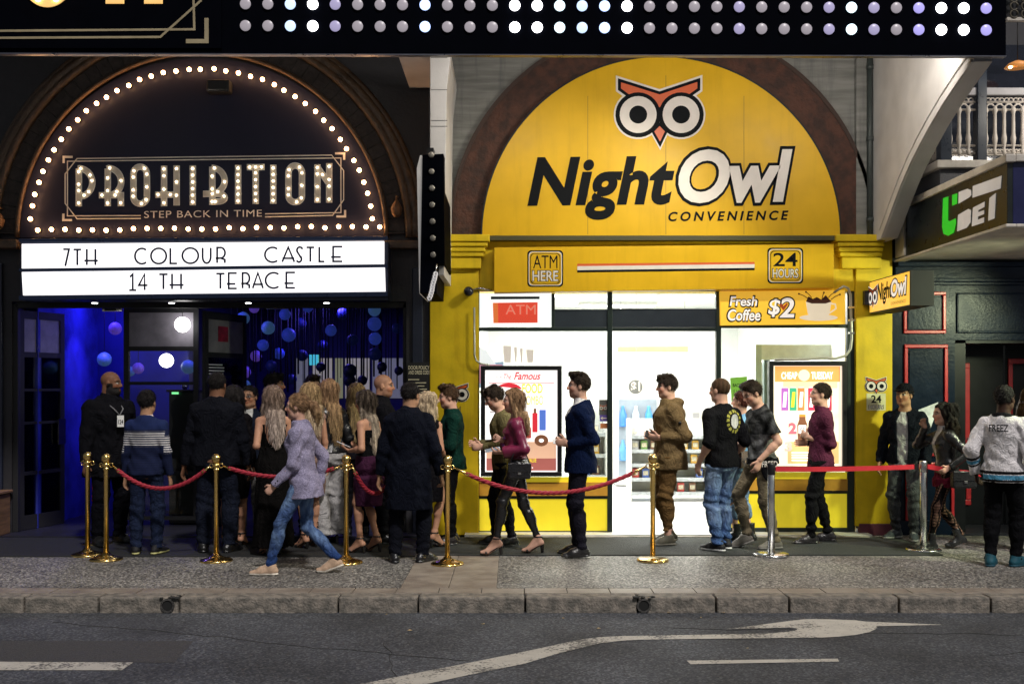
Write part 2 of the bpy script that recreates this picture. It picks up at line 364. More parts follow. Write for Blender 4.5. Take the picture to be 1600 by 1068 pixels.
# ================================================================== CLUB BUILDING
CLUBW = mat('club_wall', (.022, .021, .026), .6, bump=.25, bscale=25)
NAVY = mat('club_navy', (.012, .016, .035), .4, bump=.1)
ROLL = mat('arch_roll', (.07, .04, .022), .45, noise=.35, scale=12, bump=.6, bscale=30)
BLK = mat('black_paint', (.008, .008, .01), .35); BLKM = mat('black_matt', (.01, .01, .012), .7)
STEEL = mat('steel', (.62, .6, .57), .22, metal=1, noise=.06)
GOLDL = mat('pale_gold', (.55, .45, .28), .45, metal=.3)
club = thing('nightclub_building', 'dark painted nightclub facade with round brick arch above a blue lit entrance', 'building', (-3.4, 0, 0))
X0, X1 = -5.63, -1.19                                  # entrance opening
f0 = FR()
m = MB(); m.box(-9, X0, -.0, .35, -.05, 2.62); m.box(X1, -.93, 0, .35, -.05, 2.62); m.box(-9, -.93, 0, .35, 2.62, 6.4)
m.build('wall', CLUBW, club)
cx, cz = q2(318, 372)
px_ = 12.1 / F
m = MB(); m.ring(f0, cx, cz, 288 * px_, 318 * px_, 0.02, math.pi - .02, 60, -.02, .05); m.build('brick_arch', mat('dark_brick', (.035, .026, .024), .8, noise=.4, scale=16, bump=.7, bscale=22), club)
def roll(r, rad, y, a0=0, a1=180):
    return MB().tube([(cx + r * px_ * math.cos(R(a)), y, cz + r * px_ * math.sin(R(a))) for a in np.linspace(a0, a1, 70)], rad, 8)
for r_, rd, y in ((323, .05, -.06), (333, .06, -.05), (342, .04, -.03), (287, .028, -.07)):
    roll(r_, rd, y).build('arch_moulding', ROLL, club)
# brick joints between the rolls: thin voussoir ribs
m = MB()
for k in range(48):
    a = math.pi * (k + .5) / 48; c, s = math.cos(a), math.sin(a)
    m.tube([(cx + 290 * px_ * c, -.052, cz + 290 * px_ * s), (cx + 317 * px_ * c, -.052, cz + 317 * px_ * s)], .006, 5)
m.each('brick_joint', GAP, club)
m = MB(); m.box(-9, -5.5, -.16, 0, 3.2, 3.3); m.box(-1.75, -.95, -.14, 0, 3.2, 3.29); m.each('impost_ledge', ROLL, club, .015)
m = MB(); m.box(-5.95, -5.72, -.05, 0, 0, 3.05); m.box(-1.12, -1.0, -.03, 0, 0, 3.0); m.each('pilaster', NAVY, club, .01)
# side return and entrance room
BLUEW = mat('blue_gloss_wall', (.03, .04, .32), .2, noise=.5, scale=2.2, bump=.25, bscale=70)
DARKB = mat('dark_blue_room', (.03, .03, .12), .5, noise=.3, scale=2)
m = MB(); m.box(X0 - .1, X0 + .14, .35, 2.15, 0, 3.0); m.build('side_wall', BLUEW, club)
m = MB(); m.box(X0 - .1, -4.28, 2.15, 2.3, 0, 3.0); m.build('inner_wall', mat('inner_blue', (.02, .025, .2), .3, noise=.3, scale=2), club)
m = MB(); m.box(-4.4, -4.28, 2.3, 6.0, 0, 3.1); m.box(X1 + .15, X1 + .3, .35, 6.0, 0, 3.1); m.box(-4.4, X1 + .3, 6.0, 6.15, 0, 3.1); m.build('back_wall', DARKB, club)
m = MB(); m.box(X0 - .1, X1 + .3, .35, 6.15, 3.0, 3.12); m.build('ceiling', DARKB, club)
m = MB(); m.box(X0 - .1, X1 + .3, -.3, 6.1, -.1, .025); m.build('entrance_floor', mat('dark_floor', (.02, .02, .03), .35, bump=.15), club)
m = MB()
for x in (-5.62, X1 - .012): m.box(x - .03, x + .045, .03, .1, .025, 2.6)
m.box(-5.6, X1, .03, .1, 2.55, 2.62); m.build('door_frame', BLKM, club, bev=.006)
# mirror panels at the back of the room; the street reflection is painted as a pale glow
MIRR = mat('painted_reflection', (.5, .47, .4), .4, emit=.13, ecol=(.75, .7, .6), noise=.25, scale=5)
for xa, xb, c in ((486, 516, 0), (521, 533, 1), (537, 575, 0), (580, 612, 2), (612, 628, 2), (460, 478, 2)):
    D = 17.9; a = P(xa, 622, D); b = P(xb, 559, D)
    mm = [MIRR, mat('painted_reflection_green', (.5, .55, .2), .4, emit=.1, ecol=(.6, .62, .3)), mat('painted_reflection_grey', (.4, .42, .42), .4, emit=.07, ecol=(.6, .62, .62))][c]
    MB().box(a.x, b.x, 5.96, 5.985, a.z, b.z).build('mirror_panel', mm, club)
a = P(484, 577, 16.6); b = P(500, 549, 16.6)
# doors
def door_leaf(label, p0, ang, wid, zt, refl):
    t = thing('glazed_door', label, 'door', (p0[0], p0[1], .03), ang)
    mw = basis(t)
    def lb(x0, x1, z0, z1, y0=-.02, y1=.02, nm='door_stile', mt=BLKM):
        o = MB().box(x0, x1, y0, y1, z0, z1).build(nm, mt); o.parent = t; return o
    lb(0, .07, 0, zt); lb(wid - .07, wid, 0, zt)
    for z0, z1 in ((0, .16), (.62, .66), (1.2, 1.23), (1.58, 1.61), (1.97, 2.03), (zt - .09, zt)): lb(.07, wid - .07, z0, z1, nm='door_rail')
    lb(.07, wid - .07, 2.03, zt - .09, -.006, .006, 'frosted_panel', mat('frosted', (.26, .24, .28), .5, noise=.25, scale=6))
    lb(.07, wid - .07, .16, 1.97, -.004, .004, 'glass_pane', GLASS)
    lb(wid - .14, wid - .03, .95, 1.25, -.06, -.04, 'pull_handle', STEEL)
    return t
def glass_mat():
    m = bpy.data.materials.new('glass'); m.use_nodes = True; n = m.node_tree; n.nodes.clear(); L = n.links.new
    o = n.nodes.new('ShaderNodeOutputMaterial'); mx = n.nodes.new('ShaderNodeMixShader'); tr = n.nodes.new('ShaderNodeBsdfTransparent'); gl = n.nodes.new('ShaderNodeBsdfGlossy')
    gl.inputs['Roughness'].default_value = .03; fr = n.nodes.new('ShaderNodeFresnel'); fr.inputs[0].default_value = 1.5
    tr.inputs[0].default_value = (.93, .95, .94, 1)
    L(fr.outputs[0], mx.inputs[0]); L(tr.outputs[0], mx.inputs[1]); L(gl.outputs[0], mx.inputs[2]); L(mx.outputs[0], o.inputs[0]); return m
GLASS = glass_mat()
door_leaf('open black glazed door leaf at the left jamb of the club', (X0 + .03, .1), R(72), .72, 2.5, 0)
d2 = door_leaf('open black glazed door leaf beside the glass partition', (-3.52, .18), R(75), .95, 2.5, 0)
o = MB().box(.3, .52, -.012, -.008, 2.16, 2.34).build('painted_red_glow', mat('red_glow_paint', (.3, .012, .03), .5, noise=.6, scale=14), d2); o.parent = d2; o.matrix_parent_inverse.identity(); o.data.transform(Matrix.Translation((-.0, 0, 0)))  # red glow on the frosted pane, painted as a flat patch
for k in range(5):
    o = MB().box(.1, .1 + [.3, .34, .34, .32, .2][k], -.008, -.005, 1.88 - k * .035, 1.895 - k * .035).build('small_print', mat('print_white', (.7, .7, .75), .5), d2); o.parent = d2; o.matrix_parent_inverse.identity()
# glass partition
t = thing('glass_partition', 'black framed glass partition standing inside the club entrance', 'partition', (-4, .6, 0))
D = 12.7
def bx(px0, px1, py0, py1, D, th=.05):
    a = P(px0, py1, D); b = P(px1, py0, D); return (a.x, b.x, D - 12.1, D - 12.1 + th, a.z, b.z)
for b in ((193, 201, 478, 812), (302, 310, 478, 812)): MB().box(*bx(*b, D)).build('mullion', BLKM, t)
for b in ((201, 302, 478, 488), (201, 302, 541, 548), (201, 302, 596, 601), (201, 302, 736, 742), (201, 302, 806, 812)): MB().box(*bx(*b, D, .045)).build('transom', BLKM, t)
MB().box(*bx(201, 302, 488, 541, D + .02, .01)).build('frosted_panel', _M['frosted'], t)
MB().box(*bx(201, 302, 548, 806, D + .02, .006)).build('glass_pane', GLASS, t)
# podium with lit top
t = thing('reception_podium', 'black reception podium with a small lit top inside the entrance', 'podium', (-3.75, .9, 0))
a = P(270, 612, 12.95); b = P(316, 830, 12.95)
MB().box(a.x, b.x, .7, 1.05, .03, a.z).build('cabinet', BLK, t, bev=.01)
MB().box(a.x - .02, b.x + .02, .66, 1.08, a.z, a.z + .03).build('counter_top', BLKM, t, bev=.005)
MB().box(a.x + .05, a.x + .13, .65, .655, a.z - .025, a.z + .0).build('status_light', mat('green_led', (.2, .8, .3), .4, emit=.8), t)
MB().ball((a.x + .13, .9, a.z + .07), .045, 12).build('bell', STEEL, t)
# notice panel on the blue wall
MB().box(X0 + .142, X0 + .152, .48, .75, 1.05, 1.82)
nb = MB().box(X0 + .142, X0 + .155, .5, .8, 1.02, 1.8).build('notice_board', mat('violet_notice', (.25, .2, .5), .5)); tag(nb, 'pale violet notice board on the blue side wall by the bouncer', 'notice board')
# exit sign
ex = thing('exit_sign', 'small green exit sign glowing at the back of the club', 'sign', (a.x, 4.3, 2.1))
p = P(490, 563, 16.4); MB().box(p.x - .07, p.x + .07, 4.3, 4.36, p.z - .07, p.z + .09).build('sign_body', mat('exit_green', (.1, .8, .5), .4, emit=.22), ex)
MB().box(p.x - .01, p.x + .01, 4.32, 4.34, p.z + .09, 3.0).build('hanger', BLK, ex)
# lanterns
LC = {'b': ((.04, .08, .5), .1), 'd': ((.01, .02, .12), .04), 't': ((.08, .2, .45), .1), 'v': ((.16, .08, .55), .13), 'w': ((1, .98, .95), 4.0), 'k': ((.01, .015, .04), .01), 'p': ((.25, .05, .35), .2)}  # k lanterns: backlit silhouette put into the dark colour
LN = {'b': 'blue paper ball lantern', 'd': 'dim navy paper ball lantern', 't': 'teal blue paper ball lantern', 'v': 'violet paper ball lantern', 'w': 'bright white glowing globe lamp', 'k': 'black paper ball lantern', 'p': 'purple paper ball lantern'}
lan = [(180, 513, 10, 'v', 13.6), (163, 561, 11, 't', 13.7), (285, 507, 12, 'w', 12.55), (260, 563, 11, 'w', 13.6), (294, 573, 11, 't', 13.5), (216, 575, 9, 'v', 13.8), (203, 580, 8, 't', 14.0),
       (380, 497, 10, 't', 13.9), (419, 512, 10.5, 't', 13.6), (445, 491, 9, 'b', 14.2), (451, 523, 11, 'b', 15), (517, 516, 9, 'b', 14.6), (481, 480, 8, 'b', 15), (551, 531, 9, 'd', 15), (585, 484, 10, 't', 13.9), (585, 506, 11, 'b', 13.9), (586, 529, 10, 'b', 14), (586, 553, 10, 'd', 14),
       (371, 563, 11, 'd', 14), (361, 516, 9, 'p', 14.4), (411, 539, 9, 'b', 14.8), (424, 571, 9, 'd', 15), (382, 581, 10, 'v', 15.2), (383, 602, 9, 't', 15), (501, 573, 7.5, 'k', 14.6), (547, 579, 11, 'k', 14.2), (546, 594, 10, 'k', 14.2), (566, 594, 8, 'k', 14.6), (597, 573, 8, 'k', 14.4),
       (623, 579, 7, 'k', 14), (472, 555, 9, 'd', 15.2), (456, 592, 8, 'd', 15.4), (397, 481, 8, 'v', 14.8), (620, 513, 8, 'd', 14.2), (362, 538, 8, 'p', 14.6), (436, 552, 9, 'b', 15.6), (400, 556, 9, 'v', 15.4), (470, 505, 9, 'd', 15.8), (535, 490, 9, 'd', 15.6), (505, 540, 9, 'd', 15.9)]
wl = ['bright white glowing globe lamp in front of the frosted partition panel', 'bright white glowing globe lamp hanging lower, above the striped sweater']
for px, py, r, k, D in lan:
    p = P(px, py, D); c, e = LC[k]; rad = r * D / F
    lb = LN[k] + ' hanging in the club entrance'; g = LN[k] + 's in the entrance'
    if k == 'w': lb = wl.pop(0); g = None
    t = thing('ball_lantern', lb, 'lantern', p, 0, g)
    mm = mat('lantern_' + k, tuple(x * .8 for x in c), .5, noise=0 if k == 'w' else .2, scale=20, emit=e, ecol=c)
    MB().ball(p, rad, 20).build('globe', mm, t)
    MB().tube([p + Vector((0, 0, rad * .98)), Vector((p.x, p.y, 3.0))], .004, 5).build('cord', BLKM, t)
t = thing('bead_curtain', 'dark hanging bead curtain in front of the pale panels deep in the club', 'curtain', (-2.9, 3.0, 3.0)); rb_ = random.Random(8)
m = MB()
for k in range(46):
    px = 380 + 5.4 * k + rb_.uniform(-2, 2); a_ = P(px, 470, 15.1); m.tube([(a_.x, a_.y, 3.0), (a_.x + rb_.uniform(-.01, .01), a_.y, rb_.uniform(1.55, 1.9))], rb_.choice((.006, .009, .014)), 5)
m.build('bead_string_pattern', BLKM, t); MB().box(P(375, 0, 15.1).x, P(630, 0, 15.1).x, 2.98, 3.02, 2.96, 3.0).build('rail', BLKM, t)
# ceiling strip lamps that give the blue wash, and the downlights under the marquee
def lamp(name, kind, loc, energy, color, size=.2, rot=(0, 0, 0), spot=None, parent=None):
    l = bpy.data.lights.new(name, kind); l.energy = energy; l.color = color
    if kind == 'AREA': l.size = size
    else: l.shadow_soft_size = size
    if spot: l.spot_size = R(spot); l.spot_blend = .6
    o = bpy.data.objects.new(name, l); COL.objects.link(o); o.location = loc; o.rotation_euler = rot
    if parent: o.parent = parent; o.matrix_parent_inverse = basis(parent).inverted()
    return o
for x, y, e, lb in ((-5.1, 1.4, 7, 'blue strip lamp on the ceiling over the blue wall'), (-2.6, 3.4, 15, 'blue strip lamp on the ceiling over the crowd'), (-3.9, 1.2, 10, 'blue strip lamp on the ceiling behind the partition')):
    t = thing('strip_lamp', lb, 'lamp', (x, y, 2.97)); MB().box(x - .3, x + .3, y - .04, y + .04, 2.94, 2.99).build('housing', BLKM, t)
    MB().box(x - .28, x + .28, y - .03, y + .03, 2.93, 2.938).build('tube', mat('blue_tube', (.05, .1, 1), .4, emit=4), t)
    lamp('blue_light', 'AREA', (x, y, 2.9), e, (.13, .09, 1), .4, parent=t)

t = thing('wall_patch_spot', 'small violet spot lamp on the ceiling aimed at the blue wall', 'lamp', (-4.95, 1.1, 2.96)); MB().lathe([(.05, 0), (.05, -.1), (.04, -.11)], (-4.95, 1.1, 2.98), 14).build('housing', BLKM, t)
lamp('wall_patch_light', 'SPOT', (-4.95, 1.1, 2.85), 60, (.22, .12, 1), .05, (Vector((-5.46, 1.5, 1.75)) - Vector((-4.95, 1.1, 2.85))).to_track_quat('-Z', 'Y').to_euler(), 42, t)  # added lamp that makes the bright patch on the glossy wall
# ---- arch sign of the club
ARCH_E = mat('arch_panel', (.016, .018, .042), .55, noise=.08, scale=2, bump=.03, spec=.2)
sg = thing('arch_sign', 'dark half round club sign PROHIBITION ringed with glowing bulbs', 'sign', (cx, -.06, cz))
zb = q2(0, 374)[1]
m = MB(); pr = arc(cx, cz, 284 * px_, 279 * px_, 0, 180, 64); m.prism(pr, f0, .002, .05); m.build('panel', ARCH_E, sg)
BULB = mat('warm_bulb', (1, .75, .45), .4, noise=0, emit=16, ecol=(1, .5, .2))
SOCK = mat('bulb_socket', (.1, .07, .05), .4, metal=.6)
bulbs = []
n = 41
for i in range(n):
    a = R(7 + 166 * i / (n - 1)); bulbs.append((318 + 267 * math.cos(a) + rr.uniform(-1.3, 1.3), 375 - 263 * math.sin(a) + rr.uniform(-1.3, 1.3)))
for i in range(26): bulbs.append((65 + 530 * i / 25, 361.5 - 5.5 * i / 25 + rr.uniform(-1.5, 1.5)))
b0 = s0 = None
for px, py in bulbs:
    p = P(px, py); p.y = -.1
    if b0 is None:
        b0 = MB().ball((0, 0, 0), .0245, 10).build('bulb', BULB, sg); s0 = MB().lathe([(.02, -.05), (.024, -.045), (.02, -.02)], n=10).build('socket', SOCK, b0)
        s0.data.transform(Matrix.Rotation(R(90), 4, 'X')); s0.data.transform(Matrix.Translation((0, 0, 0)))
        b0.matrix_parent_inverse.identity(); b0.location = p - sg.location; s0.matrix_parent_inverse.identity()
        continue
    b = b0.copy(); COL.objects.link(b); b.location = p - sg.location
    s = s0.copy(); COL.objects.link(s); s.parent = b
# deco frame and words; K = crop coordinates of the lettering
def K(X, Y): return q2(80 + X / 3.3333, 220 + Y / 3.3333)
u = px_ / 3.3333
FRM = mat('frame_line', (.8, .76, .7), .4, noise=.1)
def kl(pts, wd, d=.052): return MB().ribbon([K(*p) for p in pts], wd * u, f0, d, d + .006)
fl = MB()
for o_, corner in ((0, 0),):
    for pts in ([(475, 408), (145, 410), (83, 330), (83, 178), (145, 98), (1465, 80), (1527, 160), (1527, 312), (1470, 392), (1120, 400)],
                [(475, 393), (95, 395), (95, 112), (1513, 95), (1513, 378), (1120, 384)]):
        fl.ribbon([K(*p) for p in pts], 5 * u, f0, .052, .058)
for pts in ([(77, 122), (77, 90), (123, 90)], [(1483, 72), (1530, 72), (1530, 105)], [(75, 384), (75, 417), (120, 417)], [(1535, 365), (1535, 398), (1490, 398)]):
    fl.ribbon([K(*p) for p in pts], 11 * u, f0, .0585, .064)
fl.build('frame_lines', FRM, sg)
LET = {'P': [[(154, 345), (154, 150)], [(150, 150)] + arc(152, 222, 72, -74, 84, -70, 14)[0:] + [(168, 293)]],
       'R': [[(304, 345), (304, 150)], [(300, 150)] + arc(302, 218, 72, -72, 84, -75, 14) + [(310, 288)], [(258, 288), (372, 288), (372, 345)]],
       'O': [arc(472, 178, 35, -38, 180, 0, 12) + [(507, 180), (507, 298)] + arc(472, 298, 35, 34, 0, 180, 12) + [(437, 178)]],
       'H': [[(596, 345), (596, 135)], [(661, 341), (661, 133)], [(550, 285), (645, 284)]],
       'I': [[(745, 340), (745, 133)]],
       'B': [[(846, 338), (846, 140)], [(842, 146)] + arc(844, 212, 66, -66, 84, -70, 14) + [(860, 276)], [(798, 281), (880, 280)] + arc(880, 300, 30, 20, -80, 80, 8) + [(862, 321), (846, 321)]],
       'I.': [[(980, 334), (980, 131)]],
       'T': [[(1025, 143), (1117, 142)], [(1071, 333), (1071, 155)]],
       'I,': [[(1162, 332), (1162, 130)]],
       'O.': [arc(1276, 172, 35, -38, 180, 0, 12) + [(1311, 172), (1311, 290)] + arc(1276, 290, 35, 34, 0, 180, 12) + [(1241, 172)]],
       'N': [[(1391, 327), (1391, 128)], [(1385, 135), (1452, 228)], [(1452, 326), (1452, 122)]]}
LFILL = mat('letter_fill', (.6, .55, .47), .45, noise=.15); LEDGE = mat('letter_edge', (.78, .75, .7), .4)
SB = mat('letter_bulb', (1, .85, .6), .4, noise=0, emit=7, ecol=(1, .8, .55))
sb0 = None; nb_ = 0
for ch, strokes in LET.items():
    e = MB(); fmb = MB(); pts = []
    for i, s in enumerate(strokes):
        kp = [K(*p) for p in s]
        e.ribbon(kp, 33 * u, f0, .052, .0545 + .0006 * i); fmb.ribbon(kp, 24 * u, f0, .0565, .0575 + .0006 * i)
        L_ = [Vector(a) for a in kp]; tot = sum((b - a).length for a, b in zip(L_, L_[1:])); step = tot / max(1, round(tot / (33 * u)))
        d = step / 2; acc = 0
        for a, b in zip(L_, L_[1:]):
            sl_ = (b - a).length
            while d <= acc + sl_ and sl_ > 0: pts.append(a + (b - a) * ((d - acc) / sl_)); d += step
            acc += sl_
    lo = e.build('letter', LEDGE, sg); fo = fmb.build('letter_face', LFILL, lo)
    if len(pts) > 9: pts = [pts[int(j * (len(pts) - 1) / 8 + .5)] for j in range(9)]
    for q in pts:
        if nb_ >= 98: break
        nb_ += 1
        p = Vector((q.x, -.064, q.y))
        if sb0 is None: sb0 = MB().ball((0, 0, 0), .0105, 8).build('small_bulb', SB, lo); b = sb0
        else: b = sb0.copy(); COL.objects.link(b); b.parent = lo
        b.matrix_parent_inverse = basis(lo).inverted(); b.location = p
a = K(493, 408); b = K(1103, 370)
text('STEP BACK IN TIME', f0, a[0], b[0], a[1] + .004, b[1], mat('sign_white', (.8, .78, .75), .5, noise=.05), sg, d=.056, bold=.006, space=1.1, rot=.012)
t = thing('flood_lamp', 'small dark flood lamp fixed near the top of the club arch', 'lamp', P(348, 140))
a = P(348, 140); MB().box(a.x - .13, a.x + .13, -.2, -.06, a.z - .08, a.z + .06).build('lamp_body', BLKM, t, bev=.02); MB().box(a.x - .12, a.x + .12, -.205, -.2, a.z - .07, a.z - .05).build('lens', STEEL, t)

# ---- marquee letter board
mq = thing('marquee_letterboard', 'white backlit two line letterboard over the club entrance', 'sign', P(317, 420))
DM = 11.75; fm = FR(DM)
LB = mat('lit_board', (.95, .94, .93), .5, noise=0, emit=.68, ecol=(1, .97, .97))
m = MB(); a = q2(30, 470, DM); b = q2(606, 378, DM); m.box(a[0], b[0], DM - 12.1 + .03, 0, a[1] + .01, b[1]); m.build('case', NAVY, mq)
for pts in ([(34, 381), (600, 376.5), (600, 412), (34, 419)], [(34, 425), (601, 418), (602, 455), (36, 461)]):
    MB().prism(Q(pts, DM), fm, -.03, 0).build('light_panel', LB, mq)
FRB = mat('marquee_trim', (.03, .05, .12), .3, metal=.3)
for y0, y1 in (((373, 379), (369, 375)), ((419.5, 424.5), (413, 417.5)), ((462, 469), (456, 463))):
    MB().prism(Q([(30, y0[0]), (606, y1[0]), (606, y1[1]), (30, y0[1])], DM), fm, -.04, .012).build('rail', FRB, mq, bev=.004)
GLY = {'7': [[(0, 1), (1, 1), (.35, -.05)]], 'T': [[(0, .97), (1, .97)], [(.5, .97), (.5, 0)]], 'H': [[(.18, 1), (.18, 0)], [(.82, 1), (.82, 0)], [(0, .27), (1, .27)]],
       'C': [arc(.6, .5, .6, .5, 52, 308, 18)], 'O': [arc(.5, .5, .5, .5, 0, 360, 26)], 'L': [[(.1, 1), (.1, 0), (.9, 0)]], 'U': [[(.05, 1), (.05, .4)] + arc(.5, .4, .45, .4, 180, 360, 12) + [(.95, 1)]],
       'R': [[(.15, 0), (.15, 1), (.5, 1)] + arc(.5, .66, .42, .34, 85, -85, 10) + [(.0, .3)], [(.55, .3), (.9, .22), (.9, 0)]],
       'A': [[(0, 0), (.5, 1), (1, 0)], [(0.02, .25), (1, .25)]], 'S': [arc(.5, .78, .5, .22, 20, 200, 8) + [(.75, .25)] + arc(.35, .2, .45, .22, 20, -150, 8)],
       'E': [[(1, 1), (.1, 1), (.1, 0), (1, 0)], [(-.1, .3), (.85, .3)]], '1': [[(.1, .82), (.5, 1), (.5, 0)], [(0, 0), (1, 0)]], '4': [[(.7, 0), (.7, 1), (0, .3), (1.05, .3)]]}
INK = mat('board_ink', (.02, .03, .1), .5, noise=0)
def board_word(glyphs, yt, yb):
    m = MB()
    for ch, xa, xb in glyphs:
        sl = -6.0 / 566 * (xa - 34)
        for i, s in enumerate(GLY[ch]):
            pts = [q2(xa + (xb - xa) * g, yb + sl - (yb - yt) * h, DM) for g, h in s]
            m.ribbon(pts, 3.0 * DM / F, fm, .001, .004 + .0005 * i)
    m.build('lettering', INK, mq)
board_word([('7', 99, 108), ('T', 115, 127), ('H', 132, 153)], 390, 415)
board_word([('C', 211, 229), ('O', 236, 260), ('L', 265, 278), ('O', 285, 310), ('U', 316, 330), ('R', 337, 353)], 390, 414)
board_word([('C', 414, 434), ('A', 441, 460), ('S', 464, 473), ('T', 479, 491), ('L', 498, 508), ('E', 519, 535)], 390.5, 413.5)
board_word([('1', 202, 213), ('4', 217, 230)], 430, 455)
board_word([('T', 249, 262), ('H', 265, 287)], 430, 454)
board_word([('T', 338, 351), ('E', 356, 370), ('R', 377, 391), ('A', 395, 411), ('C', 415, 436), ('E', 446, 461)], 430, 454)
for px in (148, 268, 388, 510):
    p = P(px, 473, 11.85); t = thing('downlight', 'small round white downlight in the marquee underside', 'lamp', p, 0, 'downlights under the club marquee')
    MB().lathe([(.045, 0), (.045, -.01), (.034, -.012)], (p.x, p.y, p.z + .012), 18).build('trim_ring', STEEL, t)
    MB().lathe([(.031, 0), (.031, -.004)], (p.x, p.y, p.z - .002), 18).build('diffuser', mat('down_em', (1, 1, 1), .4, noise=0, emit=5), t)
# door closers
for px, py in ((176, 484), (431, 480)):
    p = P(px, py, 12.3); t = thing('door_closer', 'steel door closer under the club ceiling, ' + ('above the bouncer' if px < 300 else 'above the long haired women'), 'door closer', p)
    MB().box(p.x - .11, p.x + .11, p.y - .03, p.y + .03, p.z - .02, p.z + .025).build('closer_body', STEEL, t, bev=.006); MB().box(p.x - .08, p.x + .05, p.y - .035, p.y - .03, p.z - .012, p.z + .015).build('closer_slot', BLK, t)
    MB().box(p.x - .01, p.x + .01, p.y - .01, p.y + .01, p.z + .02, 2.63).build('fixing', BLK, t)
# door policy poster on the right jamb
t = thing('door_policy_poster', 'black door policy poster with cream lettering beside the yellow pier', 'poster', P(655, 600))
a = q2(637, 640); b = q2(673, 566); MB().prism([(a[0], a[1]), (b[0], a[1]), (b[0], b[1]), (a[0], b[1])], f0, .034, .04).build('sheet', BLKM, t)
CRM = mat('cream_print', (.75, .68, .5), .5, noise=.05)
textp('DOOR POLICY', 638, 671, 571, 577, 12.06, CRM, t, bold=.01, d=.002); textp('AND DRESS CODE', 638, 672, 578.5, 584.5, 12.06, CRM, t, bold=.01, d=.002)
m = MB()
for k in range(6): q = Q([(638 if k else 638, 592 + k * 5), (655 if k == 0 else 669 - (k * 3) % 7, 592 + k * 5), (655 if k == 0 else 669 - (k * 3) % 7, 593.3 + k * 5), (638, 593.3 + k * 5)], 12.06); m.prism(q, FR(12.06), .001, .002)
m.build('small_print', CRM, t)
# brown timber planter at the far left, floor light
t = thing('timber_planter', 'brown timber planter box at the far left wall', 'planter', (-5.9, -.4, 0))
MB().box(-6.3, -5.62, -.5, -.05, .02, .48).build('box', mat('old_timber', (.2, .11, .05), .6, noise=.35, scale=4, stretch=(1, 1, 9), bump=.2), t, bev=.01); MB().box(-6.32, -5.6, -.52, -.03, .48, .51).build('rim', mat('old_timber', (0, 0, 0)), t, bev=.006)
t = thing('floor_candle', 'tiny amber candle light on the floor by the left club door', 'candle', (-5.5, .1, .03)); p = P(36, 829, 12.3)
MB().lathe([(.03, 0), (.035, .05), (.03, .06)], (p.x, p.y, .03), 12).build('glass_cup', BLK, t); MB().ball((p.x, p.y - .02, .11), .014, 8).build('flame', mat('flame', (1, .5, .15), .4, noise=0, emit=8), t)
# service conduit with bell on the right of the arch
t = thing('wall_lantern', 'old brown iron wall lantern right of the club arch', 'lamp', P(622, 335)); p = P(622, 330)
IR = mat('rust_iron', (.14, .075, .04), .5, metal=.5, bump=.5)
MB().lathe([(.012, .1), (.02, .09), (.06, .02), (.065, 0), (.05, -.06), (.03, -.09)], (p.x, -.16, p.z), 14).build('shade', IR, t); MB().tube([(p.x, -.16, p.z + .09), (p.x, -.16, p.z + .14), (p.x, -.02, p.z + .15)], .012).build('arm', IR, t)
t = thing('wall_lantern', 'old brown iron wall lantern at the left edge beside the club arch', 'lamp', P(8, 350)); p = P(8, 348)
MB().lathe([(.012, .1), (.02, .09), (.06, .02), (.065, 0), (.05, -.06), (.03, -.09)], (p.x, -.16, p.z), 14).build('shade', IR, t); MB().tube([(p.x, -.16, p.z + .09), (p.x, -.16, p.z + .14), (p.x, -.02, p.z + .15)], .012).build('arm', IR, t)
# ================================================================== CONVENIENCE STORE
YEL = mat('yellow_paint', (.66, .46, .012), .5, spec=.25, grime=.25, noise=.12, scale=5, bump=.08, bscale=40)
YSIGN = mat('yellow_sign', (.7, .41, .012), .4, noise=.08, scale=3, spec=.2, grime=.16)
GREY = mat('grey_render', (.2, .2, .19), .8, grime=.6, noise=.3, scale=5, stretch=(.35, 1, 3.5), bump=.3, bscale=25)
BRICKR = mat('arch_red', (.075, .026, .015), .75, c2=(.035, .016, .012), scale=9, bump=.8, bscale=24)
FRAME = mat('shop_frame', (.012, .022, .02), .35, noise=.1)
WHITE = mat('white_paint', (.8, .8, .78), .5, noise=.04)
st = thing('convenience_store', 'yellow painted convenience store with red brick arch and bright white interior', 'shop', (1.7, 0, 0))
f0 = FR()
SX0, SX1 = P(748, 0).x, P(1332, 0).x
m = MB(); m.box(-.72, 4.05, .02, .35, 3.0, 6.4); m.build('upper_wall', GREY, st)
m = MB(); m.box(-.75, -.68, -.06, .1, 3.25, 6.4); m.box(3.86, 3.99, -.05, .1, 3.3, 6.4); m.each('render_pilaster', GREY, st, .01)
ax, az = q2(1033, 369)
m = MB(); m.ring(f0, ax, az, 279 * px_, 331 * px_, 0, math.pi, 64, -.05, .04); m.build('brick_arch', BRICKR, st)
m = MB(); m.ring(f0, ax, az, 327 * px_, 333 * px_, .02, math.pi - .02, 64, -.05, .05); m.build('arch_edge', mat('arch_edge', (.05, .03, .025), .8, bump=.5), st)
